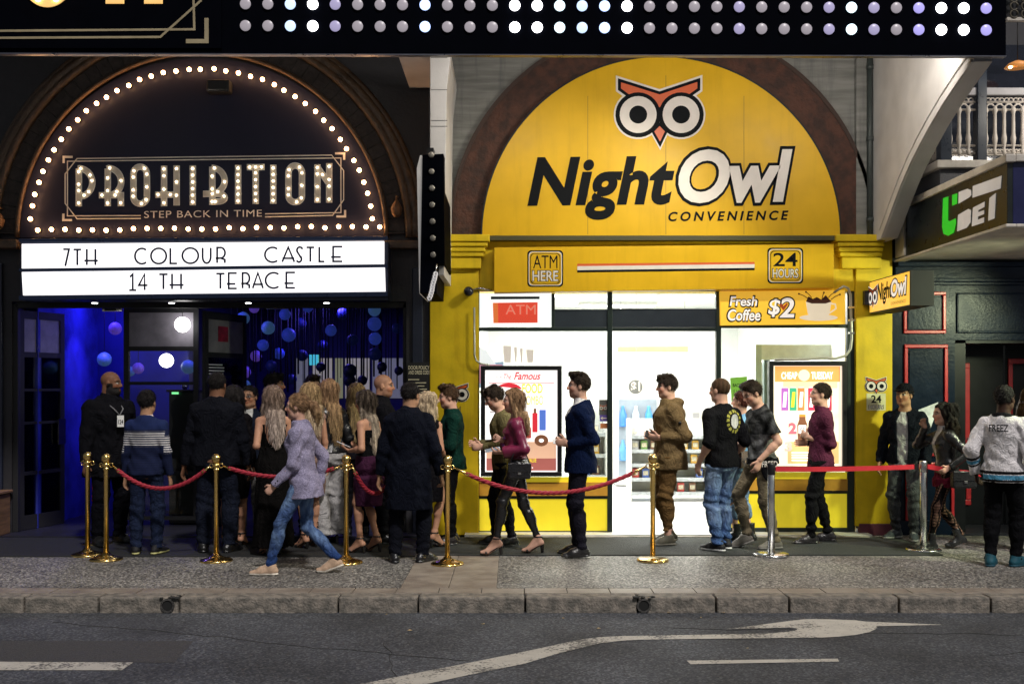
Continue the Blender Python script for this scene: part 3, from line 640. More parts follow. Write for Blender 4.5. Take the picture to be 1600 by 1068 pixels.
# lower facade
m = MB()
m.box(P(672, 0).x, P(748, 0).x, -.05, .35, 0, P(0, 372).z - .0); m.box(P(1335, 0).x, P(1392, 0).x, -.05, .35, .1, P(0, 372).z); m.box(P(748, 0).x, P(1335, 0).x, -.02, .35, P(0, 455).z, P(0, 369).z)
m.build('wall', YEL, st, bev=.008)
m = MB(); m.box(P(1340, 0).x, P(1394, 0).x, -.07, .0, .0, .13); m.build('plinth', mat('maroon_plinth', (.09, .015, .03), .6, noise=.2), st, bev=.006)
for xa, xb in ((703, 752), (1310, 1372)):
    m = MB(); sgn = -1 if xa < 1000 else 1
    prof = [(0, 418), (0, 402), (5, 398), (8, 388), (16, 378), (19, 374), (19, 370)]
    # stepped capital: stack of boxes growing upwards
    for (i, (y0, y1, g)) in enumerate(((421, 403, 0), (403, 396, .03), (396, 388, .05), (388, 381, .075), (381, 370, .1))):
        m.box(P(xa, 0).x - g * (1 if sgn < 0 else .9), P(xb, 0).x + g * (1 if sgn < 0 else .1), -.12 - g, -.0, P(0, y0).z, P(0, y1).z)
    m.build('pier_capital', YEL, st, bev=.012)
m = MB(); m.box(P(755, 0).x, P(1312, 0).x, -.16, .02, P(0, 378).z, P(0, 371).z); m.build('shadow_ledge', mat('ledge_dark', (.05, .045, .01), .6), st)  # dark yellow ledge under the arch sign
# interior shell
IW = mat('shop_white', (.86, .87, .85), .5, noise=.03)
zc = 3.0
m = MB(); m.box(SX0 - .15, SX0 - .03, .35, 6.3, 0, zc); m.box(SX1 + .03, SX1 + .15, .35, 6.3, 0, zc); m.box(SX0 - .15, SX1 + .15, 6.3, 6.4, 0, zc); m.build('shop_wall', IW, st)
MB().box(SX0 - .15, SX1 + .15, .3, 6.4, zc, zc + .1).build('shop_ceiling', IW, st)
MB().box(SX0 - .15, SX1 + .15, -.22, 6.4, -.1, .03).build('shop_floor', mat('white_tile', (.75, .75, .73), .25, noise=.05, scale=2), st)
MB().box(SX0 - .1, SX1 + .1, -.3, -.2, -.1, .02).build('door_step', mat('step_concrete', (.3, .28, .24), .8, noise=.25, bump=.5), st, bev=.006)
# shop front frame
fm = MB()
def fb(px0, px1, py0, py1, y0=.0, y1=.08): a = q2(px0, py1); b = q2(px1, py0); fm.box(a[0], b[0], y0, y1, a[1], b[1])
for a in ((741, 749, 455, 836), (949, 957, 455, 836), (1119, 1127, 455, 836), (1324, 1336, 455, 832)): fb(*a)
for a in ((749, 949, 511, 517), (957, 1119, 511, 517), (1127, 1324, 506, 512), (749, 949, 774, 779), (1127, 1324, 766, 771), (749, 949, 829, 836), (1127, 1324, 824, 832), (862, 867, 458, 511)): fb(*a, .01, .07)
fm.build('window_frame', FRAME, st, bev=.004)
m = MB()
for a in ((749, 949, 458, 511), (749, 949, 517, 745), (1127, 1324, 512, 738), (957, 1119, 458, 511)):
    p = q2(a[0], a[3]); q = q2(a[1], a[2]); m.box(p[0], q[0], .035, .043, p[1], q[1])
m.each('glass_pane', GLASS, st)
LOWY = mat('yellow_panel', (.75, .6, .02), .4, noise=.06, scale=4, emit=.16, ecol=(1, .8, .04), grime=.2)  # glow stands in for shop light behind the translucent panels
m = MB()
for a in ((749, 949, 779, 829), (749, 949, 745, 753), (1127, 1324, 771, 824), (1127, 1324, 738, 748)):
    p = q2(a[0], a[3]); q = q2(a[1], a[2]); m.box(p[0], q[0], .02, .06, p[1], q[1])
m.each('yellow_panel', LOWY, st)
m = MB()
for a in ((749, 949, 753, 774), (1127, 1324, 748, 766)):
    p = q2(a[0], a[3]); q = q2(a[1], a[2]); m.box(p[0], q[0], -.01, .06, p[1], q[1])
m.each('window_sill', mat('orange_sill', (.6, .3, .03), .5, noise=.1), st)
m = MB(); p = q2(867, 511); q = q2(949, 483); m.box(p[0], q[0], .02, .034, p[1], q[1]); p = q2(957, 511); q = q2(1119, 482); m.box(p[0], q[0], .02, .034, p[1], q[1]); m.each('dark_header', mat('header_dark', (.014, .022, .035), .45), st)
# ---------- arch sign
sg = thing('arch_sign', 'big yellow half round shop sign with owl eyes and black and white name', 'sign', (ax, -.1, az))
DS = 11.98; fs = FR(DS)
sx, sz = q2(1033, 369, DS); k = DS / F
MB().prism(arc(sx, sz, 280 * k, 281 * k, 0, 180, 72), fs, -.07, 0).build('panel', YSIGN, sg)
MB().ring(fs, sx, sz, 279.5 * k, 282 * k, 0, math.pi, 72, -.07, .004).build('panel_edge', BLKM, sg)
SW = mat('sign_offwhite', (.72, .66, .62), .45, noise=.05); SK = mat('sign_black', (.004, .005, .007), .6, noise=0, spec=.1); SR = mat('sign_orange', (.62, .1, .02), .45, noise=.05)
def owl(parent, cxp, cyp, s, fr, conv, d=.002, white=None):
    """stylised owl eyes emblem; (cxp,cyp) centre between the eyes, s = eye radius, conv maps picture to plane"""
    def mk(l): return [conv(cxp + a * s, cyp + b * s) for a, b in l]
    def ar_(c0, c1, r, a0, a1, n=26): return [(c0 + r * math.cos(R(a0 + (a1 - a0) * i / n)), c1 + r * math.sin(R(a0 + (a1 - a0) * i / n))) for i in range(n + 1)]
    ear = [(-1.84, -1.56), (0, -.98), (1.8, -1.58), (1.8, -1.2), (1.3, -.85), (0, -.3), (-1.36, -.85), (-1.84, -1.2)]
    beak = [(-.27, .78), (0, .5), (.27, .78), (.02, 1.3)]
    def pl(l, g, dd, mt, nm):
        MB().prism(mk(outline(l, g)), fr, dd, dd + .002).build(nm, mt, parent)
    m = MB()
    for c0 in (-1.0, 1.0): m.prism(mk(ar_(c0, 0, 1.14, 0, 354, 30)), fr, d, d + .001 + .0003 * c0)
    m.prism(mk(outline(ear, .2)), fr, d, d + .0016); m.prism(mk(outline(beak, .16)), fr, d, d + .0019); m.build('emblem_edge', white or SW, parent)
    m = MB()
    for c0 in (-1.0, 1.0): m.prism(mk(ar_(c0, 0, 1.06, 0, 354, 30)), fr, d + .002, d + .003 + .0003 * c0)
    m.prism(mk(outline(ear, .1)), fr, d + .002, d + .0038); m.prism(mk(outline(beak, .1)), fr, d + .002, d + .0042); m.build('emblem_line', SK, parent)
    m = MB(); m.prism(mk(outline(ear, -.04)), fr, d + .004, d + .005); m.prism(mk(outline(beak, -.02)), fr, d + .004, d + .0052); m.build('emblem_brow', SR, parent)
    m = MB()
    for c0 in (-1.0, 1.0): m.prism(mk(ar_(c0, 0, 1.04, 0, 354, 30)), fr, d + .005, d + .006 + .0003 * c0)
    m.each('eye_ring', SK, parent)
    m = MB()
    for c0 in (-1.0, 1.0): m.prism(mk(ar_(c0, 0, .86, 0, 354, 30)), fr, d + .007, d + .0075)
    m.each('eye_white', white or SW, parent)
    m = MB()
    for c0 in (-1.0, 1.0): m.prism(mk(ar_(c0, 0, .42, 0, 354, 24)), fr, d + .008, d + .0085)
    m.each('eye_pupil', SK, parent)
for xx in (918, 1040, 1162):
    MB().prism(Q([(xx, 118 if xx == 1040 else 150), (xx + .8, 118 if xx == 1040 else 150), (xx + .8, 366), (xx, 366)], DS), fs, .0005, .0012).build('panel_joint', mat('joint_dark', (.28, .17, .01), .6), sg)
owl(sg, 1030.5, 179.5, 33.5, fs, lambda a, b: q2(a, b, DS))
BZ = dict(shear=.2)
textp('Night', 824, 1054, 246, 345, DS, SK, sg, bold=.034, d=.003, shear=.22, space=1.03, rot=.012)
def owltext(s, a, b, c, e, **kw):
    textp(s, a - 5, b + 5, c - 5, e + 5, DS, SK, sg, bold=.075, d=.004, **kw); textp(s, a, b, c, e, DS, SW, sg, bold=.035, d=.006, **kw)
owltext('Owl', 1060, 1238, 234, 318, shear=.2, rot=.01)
textp('CONVENIENCE', 1044, 1232, 331, 346, DS, SK, sg, bold=.03, d=.003, shear=.2, space=1.45, rot=.012)
# ---------- fascia board
fa = thing('fascia_board', 'long yellow board with striped line between the arch sign and shop window', 'sign', P(1038, 420))
DF = 11.9; ff = FR(DF)
MB().prism(Q([(772, 386.5), (1303, 381), (1303, 449), (772, 457)], DF), ff, -.17, 0).build('board', YSIGN, fa, bev=.004)
MB().prism(Q([(902, 412), (1179, 409), (1179, 412.5), (902, 415.8)], DF), ff, .001, .003).build('orange_stripe', SR, fa)
MB().prism(Q([(902, 415.8), (1179, 412.5), (1179, 418.5), (902, 422)], DF), ff, .001, .003).build('white_stripe', SW, fa)
MB().prism(Q([(902, 422), (1179, 418.5), (1179, 422), (902, 425.5)], DF), ff, .001, .003).build('black_stripe', SK, fa)
def rrect(x0, x1, y0, y1, r): return arc(x1 - r, y1 - r, r, r, 0, 90, 5) + arc(x0 + r, y1 - r, r, r, 90, 180, 5) + arc(x0 + r, y0 + r, r, r, 180, 270, 5) + arc(x1 - r, y0 + r, r, r, 270, 360, 5)
def badge(x0, x1, y0, y1, w1, w2, mid, numh=None):
    for i, (g, mt) in enumerate(((0, SK), (2, SW), (3.2, YSIGN), (4.6, SK), (5.6, YSIGN))):
        MB().prism(Q(rrect(x0 + g, x1 - g, y0 + g, y1 - g, 6), DF), ff, .001 + i * .001, .0018 + i * .001).build('badge', mt, fa)
    textp(w1, x0 + 9, x1 - 9, y0 + 8, mid - 1, DF, SK, fa, bold=.012, d=.0065)
    textp(w2, x0 + 7, x1 - 7, mid + 2, y1 - 8, DF, SK, fa, bold=.06, d=.0065); textp(w2, x0 + 8, x1 - 8, mid + 3, y1 - 9, DF, SW, fa, bold=.015, d=.0075)
badge(824, 880, 391, 448, 'ATM', 'HERE', 420); badge(1199, 1255, 387, 443, '24', 'HOURS', 417)
# ---------- window signs
at = thing('atm_sign', 'red lit ATM sign in the white top window pane', 'sign', P(806, 486, 12.2))
DW = 12.16; fw = FR(DW)
MB().prism(Q([(749, 458), (862, 458), (862, 510), (749, 510)], DW), fw, -.03, 0).build('light_box', mat('atm_white', (1, 1, .98), .4, noise=0, emit=.6), at)
MB().prism(Q([(770, 473), (840, 472), (840, 504), (771, 504.5)], DW), fw, .001, .004).build('red_field', mat('atm_red', (.9, .08, .03), .4, noise=.04, emit=.42, ecol=(1, .075, .03)), at)
MB().prism(Q([(770, 473), (778, 473), (778.5, 504.5), (771, 504.5)], DW), fw, .0045, .006).build('orange_edge', mat('atm_or', (.9, .2, .03), .4, noise=0, emit=.42, ecol=(1, .22, .04)), at)
textp('ATM', 790, 837, 476, 491, DW, mat('atm_txt', (1, .4, .25), .4, noise=0, emit=.4, ecol=(1, .3, .2)), at, bold=.008, d=.006)
MB().prism(Q([(767, 463), (843, 463), (843, 467), (767, 467.5)], DW), fw, .001, .003).build('black_bar', SK, at)
cf = thing('coffee_sign', 'yellow fresh coffee sign with white cup above the right window', 'sign', P(1223, 480))
DC = 12.04; fc = FR(DC)
YB = mat('coffee_yellow', (.75, .45, .03), .4, noise=.06, emit=.3, ecol=(1, .56, .05))
MB().prism(Q([(1125, 455), (1320, 453), (1321, 506), (1126, 508)], DC), fc, -.05, 0).build('panel', YB, cf)
SWL = mat('lit_lettering', (.75, .7, .66), .45, noise=.05, emit=.28, ecol=(1, .93, .88))
def ot(s, a, b, c, e, parent, D, g=2.2, **kw):
    textp(s, a - g, b + g, c - g, e + g, D, SK, parent, bold=.06, d=.003, **kw); textp(s, a, b, c, e, D, SWL, parent, bold=.02, d=.005, **kw)
ot('Fresh', 1140, 1183, 463, 478, cf, DC, shear=.15); ot('Coffee', 1137, 1188, 483, 501, cf, DC, shear=.15)
ot('$', 1200, 1219, 467, 495, cf, DC, shear=.15); ot('2', 1218, 1241, 465, 496, cf, DC, shear=.1)
MB().prism(Q([(1217, 476), (1221, 474), (1224, 478), (1229, 473), (1231, 475), (1224, 485)], DC), fc, .0065, .0075).build('heart', SR, cf)
CUP = mat('cup_white', (.75, .68, .56), .5, noise=.04, emit=.22, ecol=(1, .85, .62))
MB().prism(Q([(1259, 471), (1299, 471), (1296, 490), (1288, 498), (1270, 498), (1262, 490)], DC), fc, .002, .006).build('cup', CUP, cf)
MB().ribbon(Q([(1297, 474), (1305, 475), (1306, 482), (1296, 489)], DC), .016, fc, .002, .005).build('cup_handle', CUP, cf)
MB().prism(Q(arc(1279, 496, 30, 5, 0, 355, 24), DC), fc, .001, .0018).build('saucer', CUP, cf)
COFB = mat('coffee_brown', (.09, .025, .015), .4, noise=.1)
m = MB(); m.prism(Q([(1259, 471), (1263, 463), (1270, 467), (1276, 464), (1283, 468), (1290, 461), (1294, 466), (1299, 471), (1290, 474), (1268, 474)], DC), fc, .0065, .008)
for a, b, c, e in ((1262, 466, 1248, 459), (1268, 465, 1259, 456), (1294, 465, 1303, 457), (1298, 468, 1312, 460), (1284, 467, 1287, 457)):
    m.ribbon(Q([(a, b), ((a + c) / 2, (b + e) / 2 - 1), (c, e)], DC), .008, fc, .0065, .0078); m.prism(Q(arc(c, e, 1.5, 1.5, 0, 300, 8), DC), fc, .0085, .0095)
m.build('coffee_splash', COFB, cf)
# ---------- poster light boxes
def lightbox(label, x0, x1, y0, y1, D):
    t = thing('poster_lightbox', label, 'poster', P((x0 + x1) / 2, y1, D)); fr = FR(D); w_ = 7
    m = MB()
    for q in ((x0, x1, y0, y0 + w_), (x0, x1, y1 - w_, y1), (x0, x0 + w_, y0 + w_, y1 - w_), (x1 - w_, x1, y0 + w_, y1 - w_)):
        m.prism(Q([(q[0], q[2]), (q[1], q[2]), (q[1], q[3]), (q[0], q[3])], D), fr, -.1, .0)
    m.build('frame', BLK, t, bev=.004)
    return t, fr
def emq(name, c, e=1.0): return mat(name, c, .4, noise=.06, scale=6, emit=e * .43, ecol=c)
D1 = 12.02; t, fr = lightbox('black framed lit food poster behind the woman in burgundy', 751, 878, 571, 744, D1)
def pp(pts, d, mt, nm, D=D1): MB().prism(Q(pts, D), FR(D), d, d + .0012).build(nm, mt, t)
def rc(a, b, c, e): return [(a, c), (b, c), (b, e), (a, e)]
pp(rc(758, 871, 578, 737), -.04, emq('poster_white', (.95, .9, .88), 1.25), 'poster_sheet')
pp(rc(760, 869, 716, 735), -.036, emq('poster_rose', (.4, .12, .1), .7), 'poster_band'); pp(rc(760, 869, 690, 716), -.036, emq('poster_peach', (.75, .45, .3), .8), 'poster_band')
PR = emq('poster_red', (.7, .03, .05), .8); PY = emq('poster_yel', (.85, .7, .05), .9); PB = emq('poster_blue', (.1, .2, .7), .7); PBR = emq('poster_brown', (.25, .1, .05), .5); PW = emq('poster_wht', (1, 1, 1), 1.2)
textp('Famous', 803, 845, 581, 593, D1, PR, t, d=-.034, bold=.02, shear=.35); textp('The', 787, 799, 584, 592, D1, PR, t, d=-.034, shear=.3); textp('EST 1967', 775, 785, 587, 590, D1, PR, t, d=-.034); textp('PERTH', 846, 855, 587, 590, D1, PR, t, d=-.034) if False else None
pp([(785, 604)] + arc(795, 612, 22, 14, 200, 340, 12), -.036, PR, 'pizza_slice')
textp('FOOD', 816, 848, 599, 614, D1, PY, t, d=-.034, bold=.02); textp('COMBO', 816, 849, 618, 632, D1, PY, t, d=-.034, bold=.02)
pp(rc(832, 840, 645, 675), -.034, PR, 'drink_bottle'); pp(rc(834, 838, 638, 645), -.034, PBR, 'bottle_cap'); pp(rc(843, 853, 640, 672), -.034, PB, 'drink_bottle'); pp(arc(846, 688, 11, 9, 0, 350, 16), -.034, PBR, 'donut'); pp(rc(772, 800, 650, 664), -.034, emq('poster_bun', (.75, .42, .15), .8), 'bun')
pp(arc(846, 688, 4, 3, 0, 350, 12), -.0325, PW, 'donut_icing'); textp('VALUE', 825, 838, 716, 722, D1, PY, t, d=-.03, bold=.02); textp('EVERY DAY', 825, 840, 725, 731, D1, PY, t, d=-.03) if False else None
for k in range(5): pp(rc(765 + (k % 2) * 3, 781 + (k * 5) % 9, 622 + 5 * k, 624 + 5 * k), -.034, emq('poster_grey', (.45, .4, .4), .6), 'text_line')
pp(rc(772, 800, 664, 668), -.033, PBR, 'burger_filling'); pp(arc(786, 650, 14, 7, 0, 180, 10), -.033, emq('poster_bun', (.75, .42, .15), .8), 'bun'); pp(rc(763, 866, 597, 598), -.034, PR, 'rule_line')
for k in range(4): pp(rc(806 + k * 6, 810 + k * 6, 655 - k, 676), -.034, emq('poster_fries', (.85, .6, .1), .8), 'fries')
pp(rc(804, 830, 668, 684), -.0325, PR, 'fries_box'); pp(rc(770, 820, 700, 703), -.033, PW, 'text_line'); pp(rc(770, 810, 706, 709), -.033, PW, 'text_line')
m = MB()
for k in range(7): m.prism(Q(arc(778 + k * 9, 730.5, .9, .9, 0, 300, 8), D1), fr, -.03, -.029)
m.build('star_row', PW, t)
D2 = 12.02; t, fr = lightbox('black framed lit drinks poster CHEAP TUESDAY behind the maroon shirt', 1202, 1324, 564, 735, D2)
pp(rc(1209, 1317, 571, 728), -.04, emq('poster2_peach', (.98, .86, .68), 1.1), 'poster_sheet')
pp(rc(1212, 1314, 572, 596), -.036, emq('poster2_orange', (.9, .36, .1), .95), 'poster_band'); pp(rc(1232, 1312, 690, 724), -.036, emq('poster2_or2', (.92, .5, .22), .95), 'poster_band')
pp(rc(1225, 1310, 596, 606), -.036, emq('poster2_or3', (.95, .68, .4), 1), 'poster_band')
textp('CHEAP', 1222, 1247, 581, 592, D2, PW, t, d=-.033, bold=.03, rot=.01); textp('TUESDAY', 1269, 1303, 580.5, 592, D2, PW, t, d=-.033, bold=.03); pp(arc(1257.5, 586, 9, 9, 0, 350, 18), -.0345, emq('poster2_badge', (.95, .75, .55), 1), 'round_badge')
for xa, cc in ((1222, (.5, .15, .6)), (1235, (.05, .45, .25)), (1247.5, (.8, .25, .08)), (1264, (.75, .04, .1)), (1276, (.75, .04, .1)), (1290, (.6, .04, .1))):
    pp(rc(xa, xa + 11, 606, 641), -.034, emq('can%d' % xa, cc, .75), 'drink_can'); pp(rc(xa + 1, xa + 10, 604, 606), -.034, emq('can_top', (.7, .7, .7), .8), 'can_top'); pp([(xa + 2, 636), (xa + 4, 612), (xa + 9, 612), (xa + 7, 636)], -.032, PW if xa != 1235 else PY, 'can_label')
pp([(1248, 690), (1247, 664), (1250, 655), (1250, 650), (1260, 650), (1260, 655), (1263, 664), (1262, 690)], -.034, PBR, 'drink_bottle'); pp(rc(1250, 1260, 647, 651), -.0325, emq('poster2_cap', (.8, .3, .05), .8), 'bottle_cap'); pp(rc(1249, 1261, 664, 677), -.032, PW, 'bottle_label'); textp('ICE', 1251, 1259, 667, 674, D2, mat('poster_ink', (.02, .02, .02), .5, noise=0), t, d=-.03, bold=.02)
pp([(1265, 690), (1265, 664), (1268, 655), (1268, 650), (1277, 650), (1277, 655), (1281, 664), (1281, 690)], -.034, emq('poster2_b2', (.45, .3, .3), .6), 'drink_bottle')
textp('2', 1233, 1246, 660, 678, D2, emq('poster2_pink', (.85, .15, .2), .9), t, d=-.033, bold=.05); textp('3', 1227, 1239, 690, 705, D2, emq('poster2_pk2', (.95, .5, .45), 1), t, d=-.033, bold=.05)
m = MB()
for k in range(4): m.prism(Q(rc(1238, 1290 - (k % 2) * 8, 706 + k * 4, 708 + k * 4), D2), fr, -.033, -.032)
m.build('small_print', PW, t)
# ---------- round window sticker, owl stickers, note
t = thing('window_graphic', 'faded round blue and pink graphic stuck in the left shop window', 'sticker', P(770, 545, 12.2)); D = 12.2
pp(arc(758, 568, 29, 39, -5, 112, 20) + [(749, 568)], 0, emq('gr_blue', (.5, .66, .85), .8), 'blue_ring', D); pp(arc(758, 569, 27, 31, 0, 110, 20) + [(749, 569)], .0015, emq('gr_pink', (.85, .4, .5), .8), 'pink_disc', D); pp([(749, 541), (760, 548), (775, 569), (749, 569)], .003, PW, 'white_wedge', D)
for i, (a, b) in enumerate(((786, 799), (803, 808), (812, 817), (822, 834))): pp([(a, 540 + i * 2), (b, 540 + i * 2), (b - 1, 566), (a + 2, 566)], 0, emq('gr_pale', (.93, .78, .66), .95), 'pale_letter', D)
for lb, x0, x1, y0, y1 in (('grey owl eyes sticker on the shop glass beside the door post', 936, 952, 624, 648),):
    t = thing('window_sticker', lb, 'sticker', P(x0, y1, 12.13)); pp(rc(x0, x1 - 3, y0, y1), 0, mat('st_grey', (.12, .12, .12), .5), 'sheet', 12.13); owl(t, (x0 + x1 - 3) / 2, (y0 + y1) / 2 + 1, 3.2, FR(12.13), lambda a, b: q2(a, b, 12.13), .002)
    t = thing('window_sticker', 'violet arrow sticker on the shop glass below the owl eyes sticker', 'sticker', P(x0, 660, 12.13)); pp(rc(937, 949, 648, 658), 0, mat('st_violet', (.15, .1, .5), .5), 'sheet', 12.13); pp([(938, 653), (942, 650), (942, 652), (948, 652), (948, 654), (942, 654), (942, 656)], .0015, SW, 'arrow', 12.13)
    t = thing('window_sticker', 'orange strip sticker on the shop glass below the violet arrow', 'sticker', P(x0, 668, 12.13)); pp(rc(938, 949, 661, 669), 0, mat('st_or', (.7, .25, .1), .5), 'sheet', 12.13)
t = thing('paper_note', 'green paper note BACK IN 5 MINS taped inside the shop window', 'notice', P(1155, 620, 12.4)); D = 12.4
pp([(1141, 590), (1167, 588), (1168, 625), (1143, 627)], 0, mat('note_green', (.35, .8, .08), .5, noise=.05, emit=.25), 'sheet', D); textp('BACK IN', 1145, 1164, 599, 604, D, SK, t, d=.002, bold=.02); textp('5 MINS', 1146, 1163, 609, 614, D, SK, t, d=.002, bold=.02)
t = thing('dollar_poster', 'white poster with a grey round one dollar badge inside the shop', 'poster', P(1000, 610, 14)); D = 14.0
pp(rc(972, 1016, 589, 622), 0, mat('dol_paper', (.75, .78, .7), .5), 'sheet', D); pp(arc(993, 604, 11, 11, 0, 350, 22), .002, mat('dol_grey', (.16, .17, .17), .5), 'badge', D); textp('$1', 986, 1000, 596, 613, D, SW, t, d=.004, bold=.03)
p = P(994, 589, 14); MB().tube([p, (p.x, p.y, 3.0)], .004, 5).build('wire', STEEL, t)
# ---------- shelves, fridges, products
SHW = mat('shelf_white', (.6, .62, .6), .45, noise=.05)
def shelf(label, px0, px1, ptop, pbot, D, n, dep=.45):
    a = P(px0, pbot, D); b = P(px1, ptop, D); t = thing('shop_shelf', label, 'shelf', ((a.x + b.x) / 2, a.y, .03)); zs = []
    MB().box(a.x, b.x, a.y + dep, a.y + dep + .03, .1, b.z).build('back_panel', SHW, t)
    for x in (a.x, b.x - .03): MB().box(x, x + .03, a.y, a.y + dep, .03, b.z).build('side_panel', SHW, t)
    for k in range(n):
        z = .13 + (b.z - .2) * k / n; zs.append(z); MB().box(a.x + .03, b.x - .03, a.y + .03 * (k > 0) * k, a.y + dep, z, z + .03).build('shelf_board', SHW, t, bev=.004); MB().box(a.x + .03, b.x - .03, a.y + .03 * (k > 0) * k - .012, a.y + .03 * (k > 0) * k, z - .01, z + .04).build('price_rail', mat('price_rail', (.35, .38, .4), .4, noise=.3, scale=25), t)
    return a, b, zs
PC = [((.5, .06, .05), 'red'), ((.08, .15, .45), 'blue'), ((.15, .3, .08), 'green'), ((.2, .1, .06), 'brown'), ((.6, .35, .05), 'orange'), ((.5, .5, .5), 'grey')]
protos = {}
def product(x, y, z, kind):
    c, nm = PC[kind]
    if kind not in protos:
        t = thing('snack_packet', nm + ' snack packet standing on a shop shelf', 'packet', (x, y, z), 0, nm + ' snack packets on the shop shelves'); mm = mat('pk_' + nm, c, .4, noise=.3, scale=30)
        o = MB().box(-.05, .05, -.02, .02, 0, .13).build('packet', mm, bev=.012); o.parent = t
        o = MB().box(-.035, .035, -.024, -.0205, .035, .095).build('packet_label', mat('pk_label', (.7, .65, .5), .5, noise=.3, scale=50)); o.parent = t
        protos[kind] = t
    else:
        t = copy_tree(protos[kind]); t.location = (x, y, z)
a, b, zs = shelf('white display shelf of snacks straight behind the open shop door', 984, 1112, 655, 782, 15.2, 5)
rp = random.Random(5)
for zi, z in enumerate(zs):
    x = a.x + .1
    while x < b.x - .1:
        if rp.random() < .62: product(x, a.y + .14 + .03 * zi, z + .031, rp.randrange(6))
        x += rp.uniform(.11, .17)
a, b, zs = shelf('white display shelf seen through the left shop window', 905, 950, 640, 790, 14.6, 4)
for zi, z in enumerate(zs):
    for k in range(2): product(a.x + .11 + .13 * k, a.y + .16 + .03 * zi, z + .031, (zi + k * 2) % 6)
t = thing('drinks_fridge', 'glass fronted fridge of blue bottles at the back of the shop', 'fridge', P(993, 700, 17.5)); a = P(963, 735, 17.5); b = P(1030, 618, 17.5)
MB().box(a.x, b.x, a.y, a.y + .6, .05, b.z).build('cabinet', SHW, t); MB().box(a.x + .04, b.x - .04, a.y - .01, a.y, .2, b.z - .06).build('back_light', mat('fr_dark', (.25, .3, .35), .4), t)
for i, (c) in enumerate(((.05, .2, .6), (.5, .6, .7), (.05, .25, .55), (.1, .3, .6), (.6, .6, .6), (.05, .2, .5))):
    xx = a.x + .1 + (i % 3) * .21; zz = b.z - .5 - (i // 3) * .55; MB().lathe([(.05, 0), (.06, .02), (.06, .2), (.025, .3), (.025, .34)], (xx, a.y - .07, zz), 12).build('bottle', mat('fb%d' % i, c, .3), t)
t = thing('chest_freezer', 'white chest freezer in front of the shop back wall', 'freezer', P(1090, 690, 17)); a = P(1075, 690, 17.6); b = P(1118, 640, 17.6)
MB().box(a.x, b.x, a.y, a.y + .6, .05, b.z).build('cabinet', mat('frz', (.5, .5, .48), .4), t, bev=.02)
for k in range(3): xx = a.x + .08 + k * .15; MB().box(xx, xx + .1, a.y - .012, a.y, .3, b.z - .05).build('door_panel', mat('frz2', (.3, .3, .3), .4), t)
t = thing('cool_room_door', 'pale green framed cool room door behind the right shop window', 'door', P(1190, 720, 13.2))
GP = mat('pale_green', (.42, .52, .45), .5, noise=.06)
for q in ((1181, 1190, 538, 800), (1320, 1330, 538, 800)): MB().box(*bx(*q, 13.0)).build('door_post', GP, t)
MB().box(*bx(1190, 1320, 538, 562, 13.0)).build('header', mat('pale_green2', (.62, .7, .64), .5), t); MB().box(*bx(1194, 1203, 562, 790, 13.05)).build('door_edge', mat('slate_edge', (.12, .18, .18), .4), t)
MB().box(*bx(1190, 1320, 566, 795, 13.15)).build('door_leaf', IW, t)
for i, (x, y) in enumerate(((.7, 1.2), (2.7, 1.2), (.7, 3.2), (2.7, 3.2), (1.7, 5.2))):
    t = thing('fluorescent_light', 'white fluorescent ceiling light inside the shop', 'lamp', (x, y, 2.98), 0, 'fluorescent lights on the shop ceiling')
    MB().box(x - .62, x + .62, y - .15, y + .15, 2.95, 2.995).build('housing', WHITE, t); MB().box(x - .6, x + .6, y - .13, y + .13, 2.94, 2.948).build('diffuser', mat('fluo', (1, 1, .97), .4, noise=0, emit=7), t)
    lamp('fluorescent_tube', 'AREA', (x, y, 2.92), 32, (1, .98, .92), .8, parent=t)
t = thing('price_banner', 'pale yellow price banner hanging across the back of the shop', 'banner', P(1040, 545, 17)); MB().box(P(965, 0, 17).x, P(1075, 0, 17).x, 4.9, 4.92, P(0, 550, 17).z, P(0, 541, 17).z).build('banner_sheet', mat('banner_yel', (.75, .66, .2), .5), t)
for px in (970, 1070): MB().tube([P(px, 541, 17), (P(px, 0, 17).x, 4.9, 3.0)], .004, 5).build('wire', STEEL, t)
t = thing('shop_counter', 'white shop counter with a till behind the green note window', 'counter', P(1150, 750, 15)); a = P(1128, 745, 15.5); b = P(1180, 680, 15.5)
MB().box(a.x, b.x, a.y, a.y + .6, .03, b.z).build('cabinet', SHW, t, bev=.01); MB().box(a.x - .03, b.x + .03, a.y - .04, a.y + .64, b.z, b.z + .04).build('counter_top', mat('counter_grey', (.2, .2, .2), .4), t); MB().box(a.x + .15, a.x + .4, a.y + .1, a.y + .4, b.z + .04, b.z + .3).build('till', BLKM, t, bev=.02)
# ---------- things on the piers
t = thing('security_camera', 'small dark dome security camera on the left yellow pier', 'camera', P(737, 457)); p = P(733, 457)
MB().ball((p.x, -.16, p.z), .055, 16).build('dome', mat('dome', (.02, .02, .03), .15), t); MB().tube([(p.x, -.1, p.z), (p.x, -.05, p.z + .01)], .045, 14).build('mount', STEEL, t); MB().tube([(p.x + .03, -.09, p.z + .02), (p.x + .13, -.08, p.z + .045), (p.x + .26, -.07, p.z + .02)], .011).build('cable_conduit', STEEL, t)
t = thing('conduit_pipe', 'pale grey conduit pipe bent round the right shop window', 'pipe', P(1328, 520)); pts = [(1303, 457), (1318, 447), (1325, 450), (1329, 460), (1331, 530), (1329, 545), (1322, 555), (1305, 560), (1285, 558), (1262, 561), (1210, 562)]
MB().tube([P(a, b, 11.98) for a, b in pts], .014, 8).build('pipe', mat('conduit', (.45, .45, .4), .4, metal=.5), t)
m = MB()
